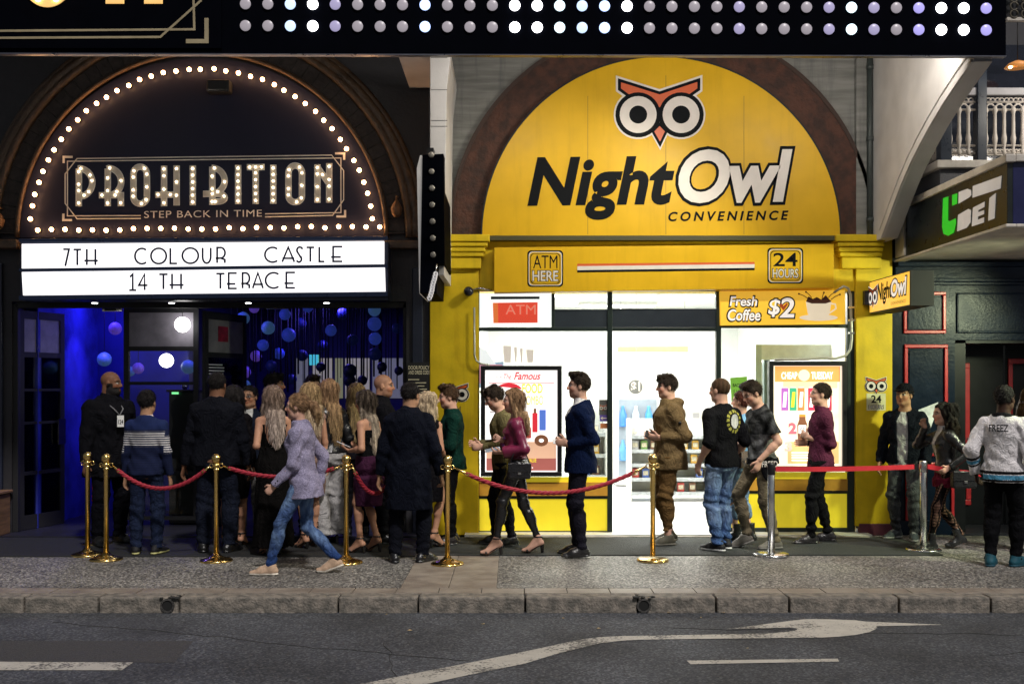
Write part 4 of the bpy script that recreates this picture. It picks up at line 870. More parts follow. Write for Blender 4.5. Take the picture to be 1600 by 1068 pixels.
for yy in (480, 500, 520): q = P(1331, yy, 11.97); m.box(q.x - .03, q.x + .03, q.y - .01, q.y + .03, q.z - .01, q.z + .01)
m.build('pipe_clip', STEEL, t)
t = thing('conduit_pipe', 'thin white cable hooked at the left edge of the shop window', 'pipe', P(742, 560)); MB().tube([P(a, b, 11.98) for a, b in ((741, 480), (741.5, 555), (744, 563), (751, 568), (765, 570))], .011, 8).build('pipe', mat('conduit', (0, 0, 0)), t)
for lb, cx_, cy_, s, txt, x0 in (('white hours notice with owl eyes on the right yellow pier', 1369, 603, 8.2, ('24', 'HOURS'), 1353), ('pale owl eyes notice on the left yellow pier behind the green jacket', 712, 616, 10, ('ATM', ''), 700)):
    t = thing('pier_notice', lb, 'notice', P(cx_, cy_ + 40)); DN = 12.1 - .054; fn = FR(DN)
    owl(t, cx_, cy_, s, fn, lambda a, b: q2(a, b, DN), .001)
    if txt[1]:
        MB().prism(Q(rc(1354, 1384, 614, 641), DN), fn, 0, .0005).build('sheet', mat('notice_pale', (.62, .6, .35), .5), t)
        textp(txt[0], 1361, 1377, 617, 629, DN, SK, t, d=.002, bold=.02); textp(txt[1], 1357, 1381, 632, 639, DN, SK, t, d=.002, bold=.06); textp(txt[1], 1358, 1380, 632.5, 638.5, DN, SW, t, d=.003)
    else: textp('ATM', 700, 720, 634, 645, DN, mat('faded_ink', (.2, .14, .03), .6), t, d=.002, bold=.02)
# ---------- projecting blade sign of the shop
bs = thing('blade_sign', 'small lit yellow shop blade sign with owl eyes on the right pier', 'sign', (3.99, -.7, 2.7))
XB = 3.99; fx = FX(XB); Y0, Y1 = .1, 1.33; za, zb_ = P(1359, 490, 12.0).z, P(1359, 440, 12.0).z
MB().box(XB, XB + .24, -Y1, -Y0, za, zb_).build('case', BLKM, bs, bev=.004)
MB().prism([(Y0 + .02, za + .012), (Y1 - .015, za + .012), (Y1 - .015, zb_ - .012), (Y0 + .02, zb_ - .012)], fx, .001, .005).build('lit_face', mat('blade_yellow', (.85, .5, .04), .4, noise=.05, emit=.38, ecol=(1, .56, .08)), bs)
owl(bs, .24, .0, .075, fx, lambda a, b: (a, (za + zb_) / 2 - .01 - b), .006, SWL)
text('Night', fx, .37, .82, za + .07, zb_ - .05, SK, bs, bold=.03, d=.007, shear=.15)
text('Owl', fx, .78, 1.27, za + .11, zb_ - .035, SK, bs, bold=.085, d=.007, shear=.15); text('Owl', fx, .8, 1.25, za + .125, zb_ - .05, SWL, bs, bold=.035, d=.009, shear=.15)
text('CONVENIENCE', fx, .8, 1.22, za + .045, za + .075, SK, bs, d=.007, space=1.2)
MB().box(XB - .06, XB + .1, -.12, -.02, za + .1, zb_ - .1).build('wall_bracket', BLK, bs)
# ================================================================== CANOPY with lamps along the street
cp = thing('street_canopy', 'black street canopy with two rows of round lamps across the top', 'canopy', (0, -2.8, 4.5))
DA = 9.28; fa_ = FR(DA)
ca, cb = P(-300, 80, DA), P(1572, 88, DA)
z0, z1 = P(0, 82, DA).z, P(0, 87, DA).z
CANB = mat('canopy_black', (.0016, .002, .004), .6, noise=.1, spec=.01)
MB().prism([(ca.x, z0), (cb.x, z1), (cb.x, z1 + 1.6), (ca.x, z0 + 1.6)], fa_, -.05, 0).build('fascia', CANB, cp, bev=.004)
MB().prism([(ca.x, z0 - .012), (cb.x, z1 - .01), (cb.x, z1 - .002), (ca.x, z0 - .001)], fa_, -.052, .008).build('drip_edge', mat('edge_alu', (.22, .22, .26), .3, metal=1), cp)
MB().box(ca.x, cb.x, -2.6, 0, 5.75, 5.9).build('canopy_roof', BLKM, cp)
cols = 'ggbWlgggBgggWWcbBWgggglggglclgvWWvgg'
LC2 = {'g': ((.42, .38, .42), .30), 'l': ((.42, .38, .6), .36), 'b': ((.5, .65, .95), .75), 'B': ((.45, .6, 1), 1.1), 'c': ((.7, .9, 1), 1.1), 'W': ((1, .98, 1), 3.5), 'v': ((.4, .36, .8), .5)}
pro = {}
for i in range(34):
    ch = cols[i]; x = 384 + 35.03 * i
    for yy in (7 + 7 * i / 33, 41 + 7 * i / 33):
        p = P(x, yy, DA); p.y -= .012
        if ch not in pro:
            c, e = LC2[ch]
            o = MB().lathe([(.0465, -.004), (.0465, .005), (.0445, .007), (.008, .0085)], n=22).build('lamp_disc', mat('lamp_' + ch, tuple(.5 * q for q in c), .35, noise=.05, emit=e, ecol=c), cp)
            o.data.transform(Matrix.Rotation(R(90), 4, 'X')); o.matrix_parent_inverse.identity(); o.location = p - cp.location; pro[ch] = o
        else:
            o = pro[ch].copy(); COL.objects.link(o); o.location = p - cp.location
for x, e in ((-4.6, 1.6), (-2.2, 1.6), (.1, 9), (1.8, 10), (3.4, 13), (6.2, 24)):     # added strip lights, unseen behind the fascia, that brighten the fronts
    t = thing('strip_lamp', 'long white strip lamp behind the canopy fascia', 'lamp', (x, -2.52, 4.86), 0, 'strip lamps behind the canopy fascia')
    MB().box(x - .6, x + .6, -2.58, -2.5, 4.84, 4.92).build('housing', WHITE, t); MB().box(x - .58, x + .58, -2.499, -2.494, 4.85, 4.91).build('tube', mat('added_strip_tube', (1, .95, .85), .4, noise=0, emit=4), t)
    l = lamp('added_strip_light', 'AREA', (x, -2.48, 4.88), e, (1, .93, .82), 1.1, (R(62), 0, 0), parent=t); l.data.shape = 'RECTANGLE'; l.data.size_y = .08
    MB().box(x - .02, x + .02, -2.56, -2.52, 4.92, 5.75).build('hanger', BLKM, t)
# gilded sign on the left of the fascia
fs_ = thing('canopy_sign', 'black canopy sign with gold deco lines and lit letters at top left', 'sign', P(100, 60, DA))
MB().prism([(ca.x, z0 + .03), (P(347, 0, DA).x, z0 + .03), (P(347, 0, DA).x, z0 + 1.6), (ca.x, z0 + 1.6)], fa_, .001, .02).build('panel', CANB, fs_)
GL = mat('gold_line', (.4, .33, .2), .4, metal=.2)
m = MB()
for i, pts in enumerate(([(-200, 51.5), (305, 47.5), (302, -60)], [(-200, 62), (252, 59.5), (315, 3), (315, -60)])): m.ribbon(Q(pts, DA), 3.4 * DA / F, fa_, .021, .026 + .001 * i)
m.ribbon(Q([(324, 30), (324, 66), (292, 66)], DA), 6.5 * DA / F, fa_, .021, .027); m.build('gold_lines', GL, fs_)
GF = mat('gilt_letter', (.5, .32, .12), .4, noise=.2, emit=.35, ecol=(1, .6, .2)); GE = mat('gilt_edge', (.7, .45, .15), .3, metal=.4, emit=.4, ecol=(1, .6, .2))
kA = DA / F
for nm, pts in (('O', [arc(76, -60, 40, 72, 60, -240, 30)]),):
    pass
m = MB(); m.ribbon([q2(a, b, DA) for a, b in arc(76, -40, 30, 40, 0, 180, 20)], 24 * kA, fa_, .022, .03); m.build('lit_letter', GF, fs_)
m = MB(); m.ribbon([q2(a, b, DA) for a, b in arc(76, -40, 42, 52, 0, 180, 24)], 2.4 * kA, fa_, .022, .036); m.build('letter_edge', GE, fs_)
for x in (181, 241):
    MB().prism(Q(rc(x - 13, x + 13, -60, 6), DA), fa_, .022, .03).build('lit_letter', GF, fs_); MB().prism(Q(rc(x - 14.5, x + 14.5, -60, 7.5), DA), fa_, .0205, .0215).build('letter_edge', GE, fs_)
for x, y in ((62, 1), (90, 1), (48, -12), (104, -12), (181, -12), (241, -12)):
    p = P(x, y, DA); MB().ball((p.x, p.y - .035, p.z), .024, 10).build('bulb', BULB, fs_)
# white bracket wall between the two fronts, white curved bracket at the right
WB = mat('white_bracket', (.62, .6, .6), .55, noise=.12, scale=3, bump=.1)
t = thing('canopy_bracket', 'white boxed canopy bracket between the two arches', 'bracket', (-.75, -1.3, 3.6)); D = 10.8
a = Q([(672, 86), (704, 88), (698, 140), (697, 190), (694, 430), (672, 430)], D)
MB().prism(a, FR(D), -1.2, 0).build('casing', WB, t, bev=.006)
m = MB()
for yy in (90, 140, 188, 197): m.box(P(673, 0, D).x, P(699, 0, D).x, -1.304, -1.3, P(0, yy + 1, D).z, P(0, yy, D).z)
m.each('seam_line', mat('seam', (.15, .15, .15), .7), t); MB().box(P(622, 0, D).x, P(704, 0, D).x, -1.35, -.1, P(0, 86, D).z, P(0, 81, D).z).build('cap_plate', WB, t)
t = thing('canopy_bracket', 'white curved canopy bracket right of the yellow arch', 'bracket', (4.1, -1, 3.3)); fx = FX(4.03)
cur = [(.42, 3.28), (.6, 3.42), (.8, 3.58), (1.0, 3.735), (1.25, 3.9), (1.5, 4.035), (1.76, 4.16), (2.1, 4.3), (2.45, 4.42), (2.72, 4.5)]
MB().prism([(0, 5.75), (0, 3.28)] + cur + [(2.72, 5.75)], fx, -.16, 0).build('casing', WB, t)
MB().ribbon([(a - .1, b + .1) for a, b in cur], .012, fx, .001, .012).build('edge_bead', WB, t)
MB().ribbon([(a - .015, b + .015) for a, b in cur], .03, fx, .001, .02).build('edge_bead', WB, t)
t = thing('drain_pipe', 'dark drain pipe in the corner beside the white curved bracket', 'pipe', (3.99, -.1, 3.3)); MB().tube([(3.995, -.1, 3.2), (3.995, -.1, 5.7)], .032, 12).build('pipe', mat('pipe_grey', (.04, .05, .05), .5), t)
m = MB(); [m.lathe([(.04, 0), (.04, .05)], (3.995, -.1, z), 12) for z in (3.5, 4.4, 5.2)]; m.each('pipe_collar', mat('pipe_grey', (0, 0, 0)), t)
# vertical blade sign of the club with bulbs on its edge
t = thing('blade_sign', 'tall black vertical club blade sign with round bulbs on its edge', 'sign', (-.85, -.8, 3.0)); D = 10.6
a = Q([(660, 242), (693, 240), (695, 412), (684, 412), (682, 458), (656, 458)], D); MB().prism(a, FR(D), -1.1, 0).build('case', CANB, t, bev=.004)
MB().prism(Q([(651, 262), (656, 242), (659, 242), (659, 455), (655, 458)], D), FR(D), -1.1, -.02).build('lit_face', mat('blade_white', (.6, .58, .56), .5, emit=.1), t)
m = MB(); b0 = None
for i in range(7):
    p = P(674 + .45 * i, 242 + 26 * i, D); q = MB().lathe([(.022, 0), (.03, -.004), (.03, .006), (.02, .014)], n=14); o = q.build('bulb', mat('dim_bulb', (.3, .28, .25), .25, metal=.4), t); o.data.transform(Matrix.Rotation(R(90), 4, 'X')); o.matrix_parent_inverse.identity(); o.location = Vector((p.x, p.y - .006, p.z)) - t.location
MB().tube([P(672, 240, D + .3), P(672, 232, D + .3)], .02).build('eye_bolt', STEEL, t); MB().box(P(667, 0, D).x, P(677, 0, D).x, -1.45, -1.25, P(0, 241, D).z, P(0, 229, D).z).build('hanger', BLK, t)
t = thing('chain_bundle', 'bundle of clear plastic chain hanging below the club blade sign', 'chain', P(676, 445, 10.5)); rc_ = random.Random(4)
pts = [P(681 - i * 1.1 + rc_.uniform(-.6, .6), 428 + i * 4.2, 10.5) for i in range(10)]
m = MB()
for i, p in enumerate(pts):
    for s in (-1, 1): m.ring((p, Vector((.8 * s, .6, 0)), Vector((0, 0, 1)), Vector((.6, -.8 * s, 0))), 0, 0, .014, .026, 0, 6.2832, 12, -.006, .006)
m.build('link_chain', mat('clear_plastic', (.75, .75, .78), .15, noise=.05), t); MB().tube([P(682, 412, 10.5), P(681, 430, 10.5)], .006).build('hook', STEEL, t)

# ================================================================== TAVERN on the right
tv = thing('corner_tavern', 'dark navy panelled tavern front with red moulding and balcony at the right', 'building', (5.5, 0, 0))
TN = mat('tavern_navy', (.004, .01, .024), .32, noise=.3, scale=4, bump=.12, bscale=30, spec=.12); TRED = mat('tavern_red', (.42, .018, .025), .35, noise=.15)
TX = P(1394, 0).x; DX = P(1492, 0).x
m = MB(); m.box(TX, DX, .0, .4, 0, P(0, 410).z); m.box(DX, 9, 0, .4, P(0, 532).z, P(0, 410).z); m.box(P(1700, 0).x, 9, 0, .4, 0, P(0, 532).z); m.build('wall', TN, tv)
MB().box(TX, 9, .4, .8, 3.0, 6.4).build('upper_wall', mat('tav_upper', (.02, .02, .025), .7), tv)
m = MB(); zt = P(0, 414).z
for za, zb2, d in ((P(0, 436).z, P(0, 414).z, .05), (P(0, 441).z, P(0, 436).z, .1), (P(0, 446).z, P(0, 441).z, .07), (P(0, 418).z, P(0, 411).z, .14)): m.box(TX + .02, 9, -d, 0, za, zb2)
m.build('cornice', TN, tv, bev=.006)
def frame(x0, x1, y0, y1, w_, mt, nm, D=12.1, d=.03):
    m = MB()
    for q in (rc(x0, x1, y0, y0 + w_), rc(x0, x1, y1 - w_, y1), rc(x0, x0 + w_, y0 + w_, y1 - w_), rc(x1 - w_, x1, y0 + w_, y1 - w_)): m.prism(Q(q, D), FR(D), 0, d)
    m.build(nm, mt, tv, bev=.008)
frame(1411, 1477, 456, 521, 5, TRED, 'red_moulding'); frame(1412, 1480, 538, 712, 5.5, TRED, 'red_moulding'); frame(1414, 1490, 722, 818, 5, TRED, 'red_moulding')
frame(1494, 1680, 457, 520, 3, TN, 'panel_moulding', d=.025)
m = MB()
for q in (rc(1418, 1471, 463, 515), rc(1420, 1473, 546, 705)): m.prism(Q(q, 12.1), FR(12.1), 0, .012)
m.each('raised_panel', TN, tv, .006)
m = MB(); m.box(TX, DX, -.04, 0, 0, .16); m.build('skirting', TN, tv)
# recessed double doors
RD = 12.75
t = thing('double_door', 'recessed black double doors with red mouldings in the tavern', 'door', P(1545, 835, RD)); DB = mat('door_black', (.006, .007, .009), .4, noise=.2, spec=.2)
for xa, xb in ((1478, 1568), (1571, 1665)):
    a = P(xa, 0, RD); b = P(xb, 0, RD); MB().box(a.x, b.x, RD - 12.1, RD - 12.04, .03, 2.6).build('door_leaf', DB, t, bev=.004)
for x0, x1, y0, y1 in ((1486, 1514, 567, 712), (1486, 1516, 735, 788), (1574, 1650, 560, 712), (1580, 1650, 735, 788)):
    m = MB()
    for q in (rc(x0, x1, y0, y0 + 8), rc(x0, x1, y1 - 8, y1), rc(x0, x0 + 7, y0 + 8, y1 - 8), rc(x1 - 8, x1, y0 + 8, y1 - 8)): m.prism(Q(q, RD), FR(RD), 0, .03)
    m.build('red_moulding', TRED, t, bev=.006)
MB().box(DX, DX + .12, .0, RD - 12.1, 0, P(0, 532).z).build('reveal', DB, tv); MB().box(DX, 9, .0, .7, P(0, 536).z, P(0, 531).z).build('door_head', DB, tv); MB().box(DX - .05, 9, -.1, .8, -.05, .03).build('door_sill', mat('dark_floor', (0, 0, 0)), tv)
pn = thing('paper_notice', 'crumpled white paper notice stuck on the tavern wall beside the capped man', 'notice', P(1448, 640)); D = 12.06
m = MB(); v = [P(a, b, D) for a, b in ((1435, 640), (1464, 628), (1466, 638), (1452, 668), (1442, 663))]; v[1].y -= .03; v[3].y -= .04; m.add(v + [x + Vector((0, .003, 0)) for x in v], [(0, 1, 2, 3, 4), (9, 8, 7, 6, 5)] + [(i, (i + 1) % 5, 5 + (i + 1) % 5, 5 + i) for i in range(5)]); m.build('sheet', mat('paper', (.65, .67, .72), .7, noise=.15, scale=20), pn)
# awning with sign
aw = thing('tavern_awning', 'cream awning with green and white UBET sign at the right', 'awning', (6, -1.4, 3.1))
AX = 4.32; CREAM = mat('cream_paint', (.6, .55, .48), .5, noise=.2, scale=6, bump=.2); SIGNK = mat('awn_black', (.012, .016, .015), .3)
m = MB(); m.box(AX + .02, 9, -2.7, -.0, 3.09, 3.13); m.build('soffit', CREAM, aw)
MB().box(AX, AX + .05, -2.72, -.02, 3.08, 3.64).build('side_board', SIGNK, aw, bev=.004); MB().box(AX + .05, 9, -2.72, -2.67, 3.08, 3.64).build('front_board', mat('deep_blue', (.01, .012, .07), .35), aw, bev=.004)
m = MB(); m.box(AX - .03, AX + .06, -2.76, .0, 3.62, 3.69); m.box(AX + .06, 9, -2.76, -2.66, 3.625, 3.69); m.box(AX - .025, AX + .07, -2.75, .0, 3.055, 3.085); m.box(AX + .07, 9, -2.75, -2.64, 3.055, 3.085); m.box(AX - .02, AX + .05, -.3, -.02, 3.1, 3.64); m.build('edge_trim', CREAM, aw, bev=.008)
MB().box(AX + .05, 9, -2.66, 0, 3.6, 3.64).build('awning_deck', BLKM, aw)
fx = FX(AX - .001)
def uz(px, py): D = AX * F / (px - 800); return (CAM_D - D, CAM_Z + (HY - py) * D / F)
GRN = mat('sign_green', (.03, .42, .03), .4, emit=.25, ecol=(.02, .6, .02)); WS = mat('sign_white2', (.7, .67, .66), .4, noise=.05, emit=.1)
def zc_(a, b): return uz(1200 + a / 4, 267 + b / 4)     # crop coordinates
MB().prism([zc_(*p) for p in ((1098, 170), (1130, 160), (1128, 310), (1140, 315), (1176, 296), (1178, 325), (1165, 385), (1130, 405), (1100, 392), (1092, 350))], fx, .002, .006).build('letter', GRN, aw); MB().prism([zc_(*p) for p in ((1155, 150), (1186, 140), (1184, 205), (1154, 218))], fx, .002, .006).build('letter', GRN, aw)
MB().prism([zc_(*p) for p in ((1196, 132), (1250, 112), (1272, 120), (1274, 150), (1262, 165), (1194, 205))], fx, .002, .006).build('letter', WS, aw); MB().prism([zc_(*p) for p in ((1192, 275), (1255, 238), (1272, 245), (1270, 320), (1245, 355), (1186, 378))], fx, .002, .006).build('letter', WS, aw)
MB().prism([zc_(*p) for p in ((1285, 230), (1358, 192), (1356, 225), (1318, 245), (1317, 258), (1354, 245), (1353, 270), (1316, 285), (1315, 305), (1354, 290), (1353, 322), (1278, 347))], fx, .002, .006).build('letter', WS, aw)
MB().prism([zc_(*p) for p in ((1284, 95), (1464, 30), (1458, 110), (1282, 168))], fx, .002, .006).build('letter', WS, aw); MB().prism([zc_(*p) for p in ((1388, 170), (1428, 138), (1420, 296), (1380, 312))], fx, .002, .006).build('letter', WS, aw)
# balcony
bl = thing('balcony', 'dark balcony with cream cast iron balustrade above the tavern awning', 'balcony', (6, -1, 3.65))
MB().box(AX + .08, 9, -1.05, .4, 3.645, 3.98).build('plinth', mat('balc_plinth', (.1, .1, .11), .6, bump=.3), bl); MB().box(AX + .02, 9, -1.12, .0, 3.9, 3.98).build('ledge', CREAM, bl, bev=.01)
IRC = mat('cream_iron', (.62, .56, .5), .5, noise=.1); yR = -1.0
m = MB(); m.box(AX + .14, 9, yR - .04, yR + .04, 4.66, 4.74); m.build('handrail', mat('rail_grey', (.3, .29, .3), .5), bl, bev=.01)
m = MB()
for z in (4.07, 4.15, 4.52, 4.6): m.tube([(AX + .14, yR, z), (9, yR, z)], .012, 6)
for z in (4.07, 4.15, 4.52, 4.6): m.tube([(AX + .14, yR, z), (AX + .14, .0, z)], .012, 6)
m.build('rail_bar', IRC, bl); MB().box(AX + .1, AX + .18, yR, .0, 4.66, 4.74).build('handrail', mat('rail_grey', (0, 0, 0)), bl)
bal = None
def baluster(x, y):
    global bal
    if bal is None:
        m = MB(); m.lathe([(.012, .07), (.026, .1), (.014, .14), (.024, .2), (.03, .24), (.02, .3), (.018, .5), (.03, .53), (.014, .58)], n=8)
        for s in (-1, 1): m.tube([(0, 0, .54)] + [(s * (.055 - .055 * math.cos(a)), 0, .54 + .06 * math.sin(a)) for a in np.linspace(.3, 1.57, 5)], .009, 5); m.tube([(s * .03 * (1 + math.cos(a)), 0, .1 + .03 * math.sin(a)) for a in np.linspace(0, 5.5, 9)], .009, 5)
        for s in (-1, 1): m.tube([(s * .027 * (1 + math.cos(a)), 0, .635 + .027 * math.sin(a)) for a in np.linspace(0, 5.8, 10)], .008, 5)
        bal = m.build('baluster', IRC, bl); bal.matrix_parent_inverse = basis(bl).inverted(); o = bal
    else: o = bal.copy(); COL.objects.link(o)
    o.location = (x, y, 3.98); return o
x = AX + .2
while x < 6.2: baluster(x, yR); x += .095 if abs(x - 4.72) > .05 else .18
y = yR + .1
while y < -.05: o = baluster(AX + .14, y); o.rotation_euler = (0, 0, R(90)); y += .1
DN_ = mat('post_navy', (.012, .02, .035), .3)
m = MB(); m.box(AX + .08, AX + .2, yR - .06, yR + .06, 3.98, 5.7); m.box(4.78, 4.88, yR - .06, yR + .06, 3.65, 5.7); m.box(4.6, 4.68, -.02, .1, 3.98, 5.7); m.each('post', DN_, bl, .008)
m = MB(); m.box(4.95, 6.4, .3, .38, 3.98, 5.6); m.build('window_pane', mat('dark_glass', (.01, .012, .02), .08), bl); m = MB(); m.box(4.5, 4.62, .26, .4, 3.98, 5.7); m.box(4.9, 5.0, .26, .4, 3.98, 5.7); m.box(4.66, 4.72, .26, .4, 3.98, 5.7); m.each('window_post', mat('tan_post', (.2, .16, .12), .6), bl)
t = thing('balcony_lamp', 'orange pendant lamp glowing on the balcony at the top right', 'lamp', P(1588, 105, 12.0)); p = P(1590, 105, 12.0)
MB().lathe([(.14, 0), (.1, .04), (.03, .07)], p, 18).build('lamp_shade', mat('amber_shade', (.5, .2, .05), .4, emit=.15, ecol=(1, .4, .1)), t); MB().ball((p.x - .09, p.y - .02, p.z + .0), .022, 10).build('bulb', BULB, t); MB().tube([p + Vector((0, 0, .06)), p + Vector((0, 0, 1.1))], .006).build('cord', BLK, t)
t = thing('ornate_balcony_panel', 'dark ornate ironwork panel in the top right corner', 'panel', P(1585, 20, 9.6)); a = P(1574, 45, 9.6)
m = MB(); m.box(a.x, a.x + 1.5, a.y, a.y + .05, P(0, 32, 9.6).z, P(0, 27, 9.6).z); m.build('ledge', CREAM, t)
m = MB()
for i in range(9):
    for k in range(4): c = (a.x + .06 + .1 * i, a.y, P(0, 22, 9.6).z + .07 * k); m.tube([(c[0] + .035 * math.cos(q), a.y, c[2] + .035 * math.sin(q)) for q in np.linspace(0, 5.6, 10)], .008, 5)
m.build('scroll_work', mat('iron_brown', (.1, .085, .06), .6), t); MB().box(a.x, a.x + 1.5, a.y + .05, a.y + .12, P(0, 27, 9.6).z, 6.4).build('backing', BLK, t)

# flood lamps that light the pavement and the yellow piers; the canopy one is added
def flood(label, loc, aim, energy, color, spot=150, size=.12):
    t = thing('flood_lamp', label, 'lamp', loc); l = Vector(loc); d = (Vector(aim) - l).normalized(); q = d.to_track_quat('-Z', 'Y').to_euler()
    o = MB().box(-.11, .11, -.08, .08, .0, .07).build('lamp_body', BLKM, None, bev=.01); o.parent = t; o.rotation_euler = q
    o = MB().box(-.09, .09, -.06, .06, -.006, -.001).build('lens', mat('flood_lens', (1, .95, .85), .3, noise=0, emit=6)); o.parent = t; o.rotation_euler = q
    o = MB().tube([(0, 0, .03), (0, 0, .35)], .012).build('stem', BLKM); o.parent = t
    lp = lamp('flood_light', 'SPOT', (0, 0, 0), energy, color, size, q, spot); lp.parent = t; lp.location = d * .03
flood('black flood lamp under the tavern awning at the far right', (6.1, -2.45, 2.75), (3.8, -.3, 1.3), 235, (.9, 1, .62), 88)
t = thing('soffit_fill_lamp', 'round bulkhead lamp on the cream underside of the tavern awning', 'lamp', (7.4, -1.5, 3.09)); MB().lathe([(.1, 0), (.1, -.03), (.07, -.06), (.01, -.07)], (7.4, -1.5, 3.088), 18).build('diffuser', mat('soffit_fill_glass', (1, .95, .85), .3, noise=0, emit=3), t)
lamp('soffit_fill_light', 'POINT', (7.4, -1.5, 2.78), 16, (1, .95, .86), .1, parent=t)  # added point lamp out of view, brightens the cream soffit
flood('black flood lamp under the canopy in front of the yellow shop', (2.2, -2.3, 4.75), (.0, 0, 1.4), 130, (1, .95, .75), 110)  # added lamp, brightens the left pier and shop front

# ================================================================== STANCHIONS
BRASS = mat('brass', (.8, .56, .2), .2, metal=1, noise=.1, scale=6); CHROME = mat('chrome', (.7, .7, .7), .22, metal=1, noise=.06)
def stan_gold(px, py, label, dome=True):
    p = G(px, py); t = thing('rope_stanchion', label, 'stanchion', (p.x, p.y, 0))
    def ab(m, nm, mt=BRASS): o = m.build(nm, mt); o.parent = t; return o
    ab(MB().lathe([(.005, 0), (.155, .0), (.155, .012), (.145, .02), (.09, .035), (.045, .055), (.032, .075)], n=32) if dome else MB().lathe([(.005, 0), (.15, 0), (.15, .02), (.135, .026), (.03, .034)], n=32), 'base')
    ab(MB().lathe([(.024, .05), (.024, .86), (.03, .865), (.03, .88), (.024, .885), (.024, .9), (.04, .905), (.04, .93), (.022, .935)], n=16), 'post')
    ab(MB().lathe([(.02, .925), (.024, .935), (.04, .955), (.046, .98), (.04, 1.005), (.022, 1.02), (.004, 1.024)], n=18), 'finial')
    m = MB()
    for s in (-1, 1): m.tube([(s * (.045 + .02 * math.cos(a)), 0, .912 + .02 * math.sin(a)) for a in np.linspace(0, 6, 12)], .005, 6)
    ab(m, 'rope_ring'); return Vector((p.x, p.y, .91))
gs = {}
for k, px, py, lb in (('a', 137, 867, 'leftmost brass rope stanchion in front of the bouncer'), ('b', 152, 850, 'brass stanchion standing furthest back of the three by the bouncer'), ('c', 166, 874, 'brass rope stanchion holding the rope left of the striped sweater'),
                      ('d', 338, 876, 'brass rope stanchion in front of the big man in black'), ('e', 541, 879, 'brass rope stanchion behind the walking woman in jeans'), ('f', 699, 881, 'brass rope stanchion beside the long dark overcoat'), ('g', 1020, 876, 'brass rope stanchion with flat base in front of the shop door')):
    gs[k] = stan_gold(px, py, lb, k != 'g')
VELV = mat('red_rope', (.32, .012, .03), .65, noise=.2, scale=60)
def rope(name, label, a, b, sag, n=40, r=.02):
    t = thing('velvet_rope', label, 'rope', (a + b) / 2)
    d = (b - a); pts = []
    for i in range(n + 1):
        s = i / n; pts.append(a + d * s - Vector((0, 0, sag * 4 * s * (1 - s))))
    e = max(2, n // 16); m = MB()
    for q in range(3):                                 # three twisted strands
        pp_ = []
        for i in range(e, n - e + 1):
            tn = (pts[min(i + 1, n)] - pts[i - 1]).normalized(); u_ = tn.cross(Vector((0, 0, 1))).normalized(); v_ = u_.cross(tn)
            an = q * 2.094 + i * 1.1; pp_.append(pts[i] + (u_ * math.cos(an) + v_ * math.sin(an)) * r * .55)
        fine = []
        for i in range(len(pp_) - 1): fine += [pp_[i], pp_[i].lerp(pp_[i + 1], .5)]
        m.tube(fine + [pp_[-1]], r * .62, 6)
    m.build('braid', VELV, t)
    for s in (0, 1):
        i0, i1 = (0, e + 1) if s == 0 else (n, n - e - 1)
        MB().tube([pts[i0], pts[i0].lerp(pts[i1], .6), pts[i1]], [.006, .012, .022], 10).build('end_hook', BRASS, t)
rope('r', 'dark red velvet rope drooping in front of the striped sweater man', gs['c'] + Vector((.06, 0, 0)), gs['d'] - Vector((.06, 0, 0)), .22)
rope('r', 'dark red velvet rope running behind the walking woman in jeans', gs['d'] + Vector((.06, 0, 0)), gs['e'] - Vector((.06, 0, 0)), .1)
rope('r', 'dark red velvet rope drooping between the purple skirt and the overcoat', gs['e'] + Vector((.06, 0, 0)), Vector((gs['f'].x - .5, gs['f'].y + .45, .93)), .28)
rope('r', 'long red velvet rope drooping in front of the burgundy top and navy suit', gs['f'] + Vector((.06, 0, 0)), gs['g'] - Vector((.06, 0, 0)), .25, 64)
rope('r', 'short red velvet rope hanging straight down from the back brass stanchion', gs['b'] + Vector((.0, -.06, -.0)), gs['b'] + Vector((.005, -.075, -.55)), .0, 24, .03)
def stan_silver(px, py, label):
    p = G(px, py); t = thing('belt_stanchion', label, 'stanchion', (p.x, p.y, 0))
    def ab(m, nm, mt=CHROME): o = m.build(nm, mt); o.parent = t; return o
    ab(MB().lathe([(.005, 0), (.175, 0), (.175, .022), (.16, .03), (.04, .036)], n=36), 'base'); ab(MB().lathe([(.035, .03), (.035, .88), (.03, .885)], n=20), 'post'); ab(MB().lathe([(.037, .8), (.039, .805), (.039, .9), (.034, .915), (.005, .918)], n=20), 'belt_head', BLK if 'left' in label else CHROME); return Vector((p.x, p.y, .855))
s1 = stan_silver(1205, 868, 'steel belt stanchion on the left, in front of the tie dye shirt'); s2 = stan_silver(1443, 860, 'steel belt stanchion between the capped man and leather jacket woman')
BELT = mat('red_belt', (.5, .015, .03), .5, noise=.08)
def belt(label, a, b, sag=.01):
    t = thing('belt_barrier', label, 'belt', (a + b) / 2); m = MB(); n = 14; vs = []
    for i in range(n + 1):
        q = a.lerp(b, i / n) - Vector((0, 0, sag * 4 * (i / n) * (1 - i / n)))
        vs += [q + Vector((0, 0, .024)), q - Vector((0, 0, .024)), q + Vector((0, .003, -.024)), q + Vector((0, .003, .024))]
    fs = []
    for i in range(n):
        for k in range(4): fs.append((4 * i + k, 4 * i + (k + 1) % 4, 4 * i + 4 + (k + 1) % 4, 4 * i + 4 + k))
    m.add(vs, fs).build('webbing', BELT, t)
    q = b - (b - a).normalized() * .03; MB().box(q.x - .02, q.x + .02, q.y - .01, q.y + .012, q.z - .03, q.z + .03).build('belt_clip', BLK, t)
belt('long red barrier belt in front of the maroon shirt and yellow pier', s1 + Vector((.045, 0, 0)), s2 - Vector((.045, 0, 0)))
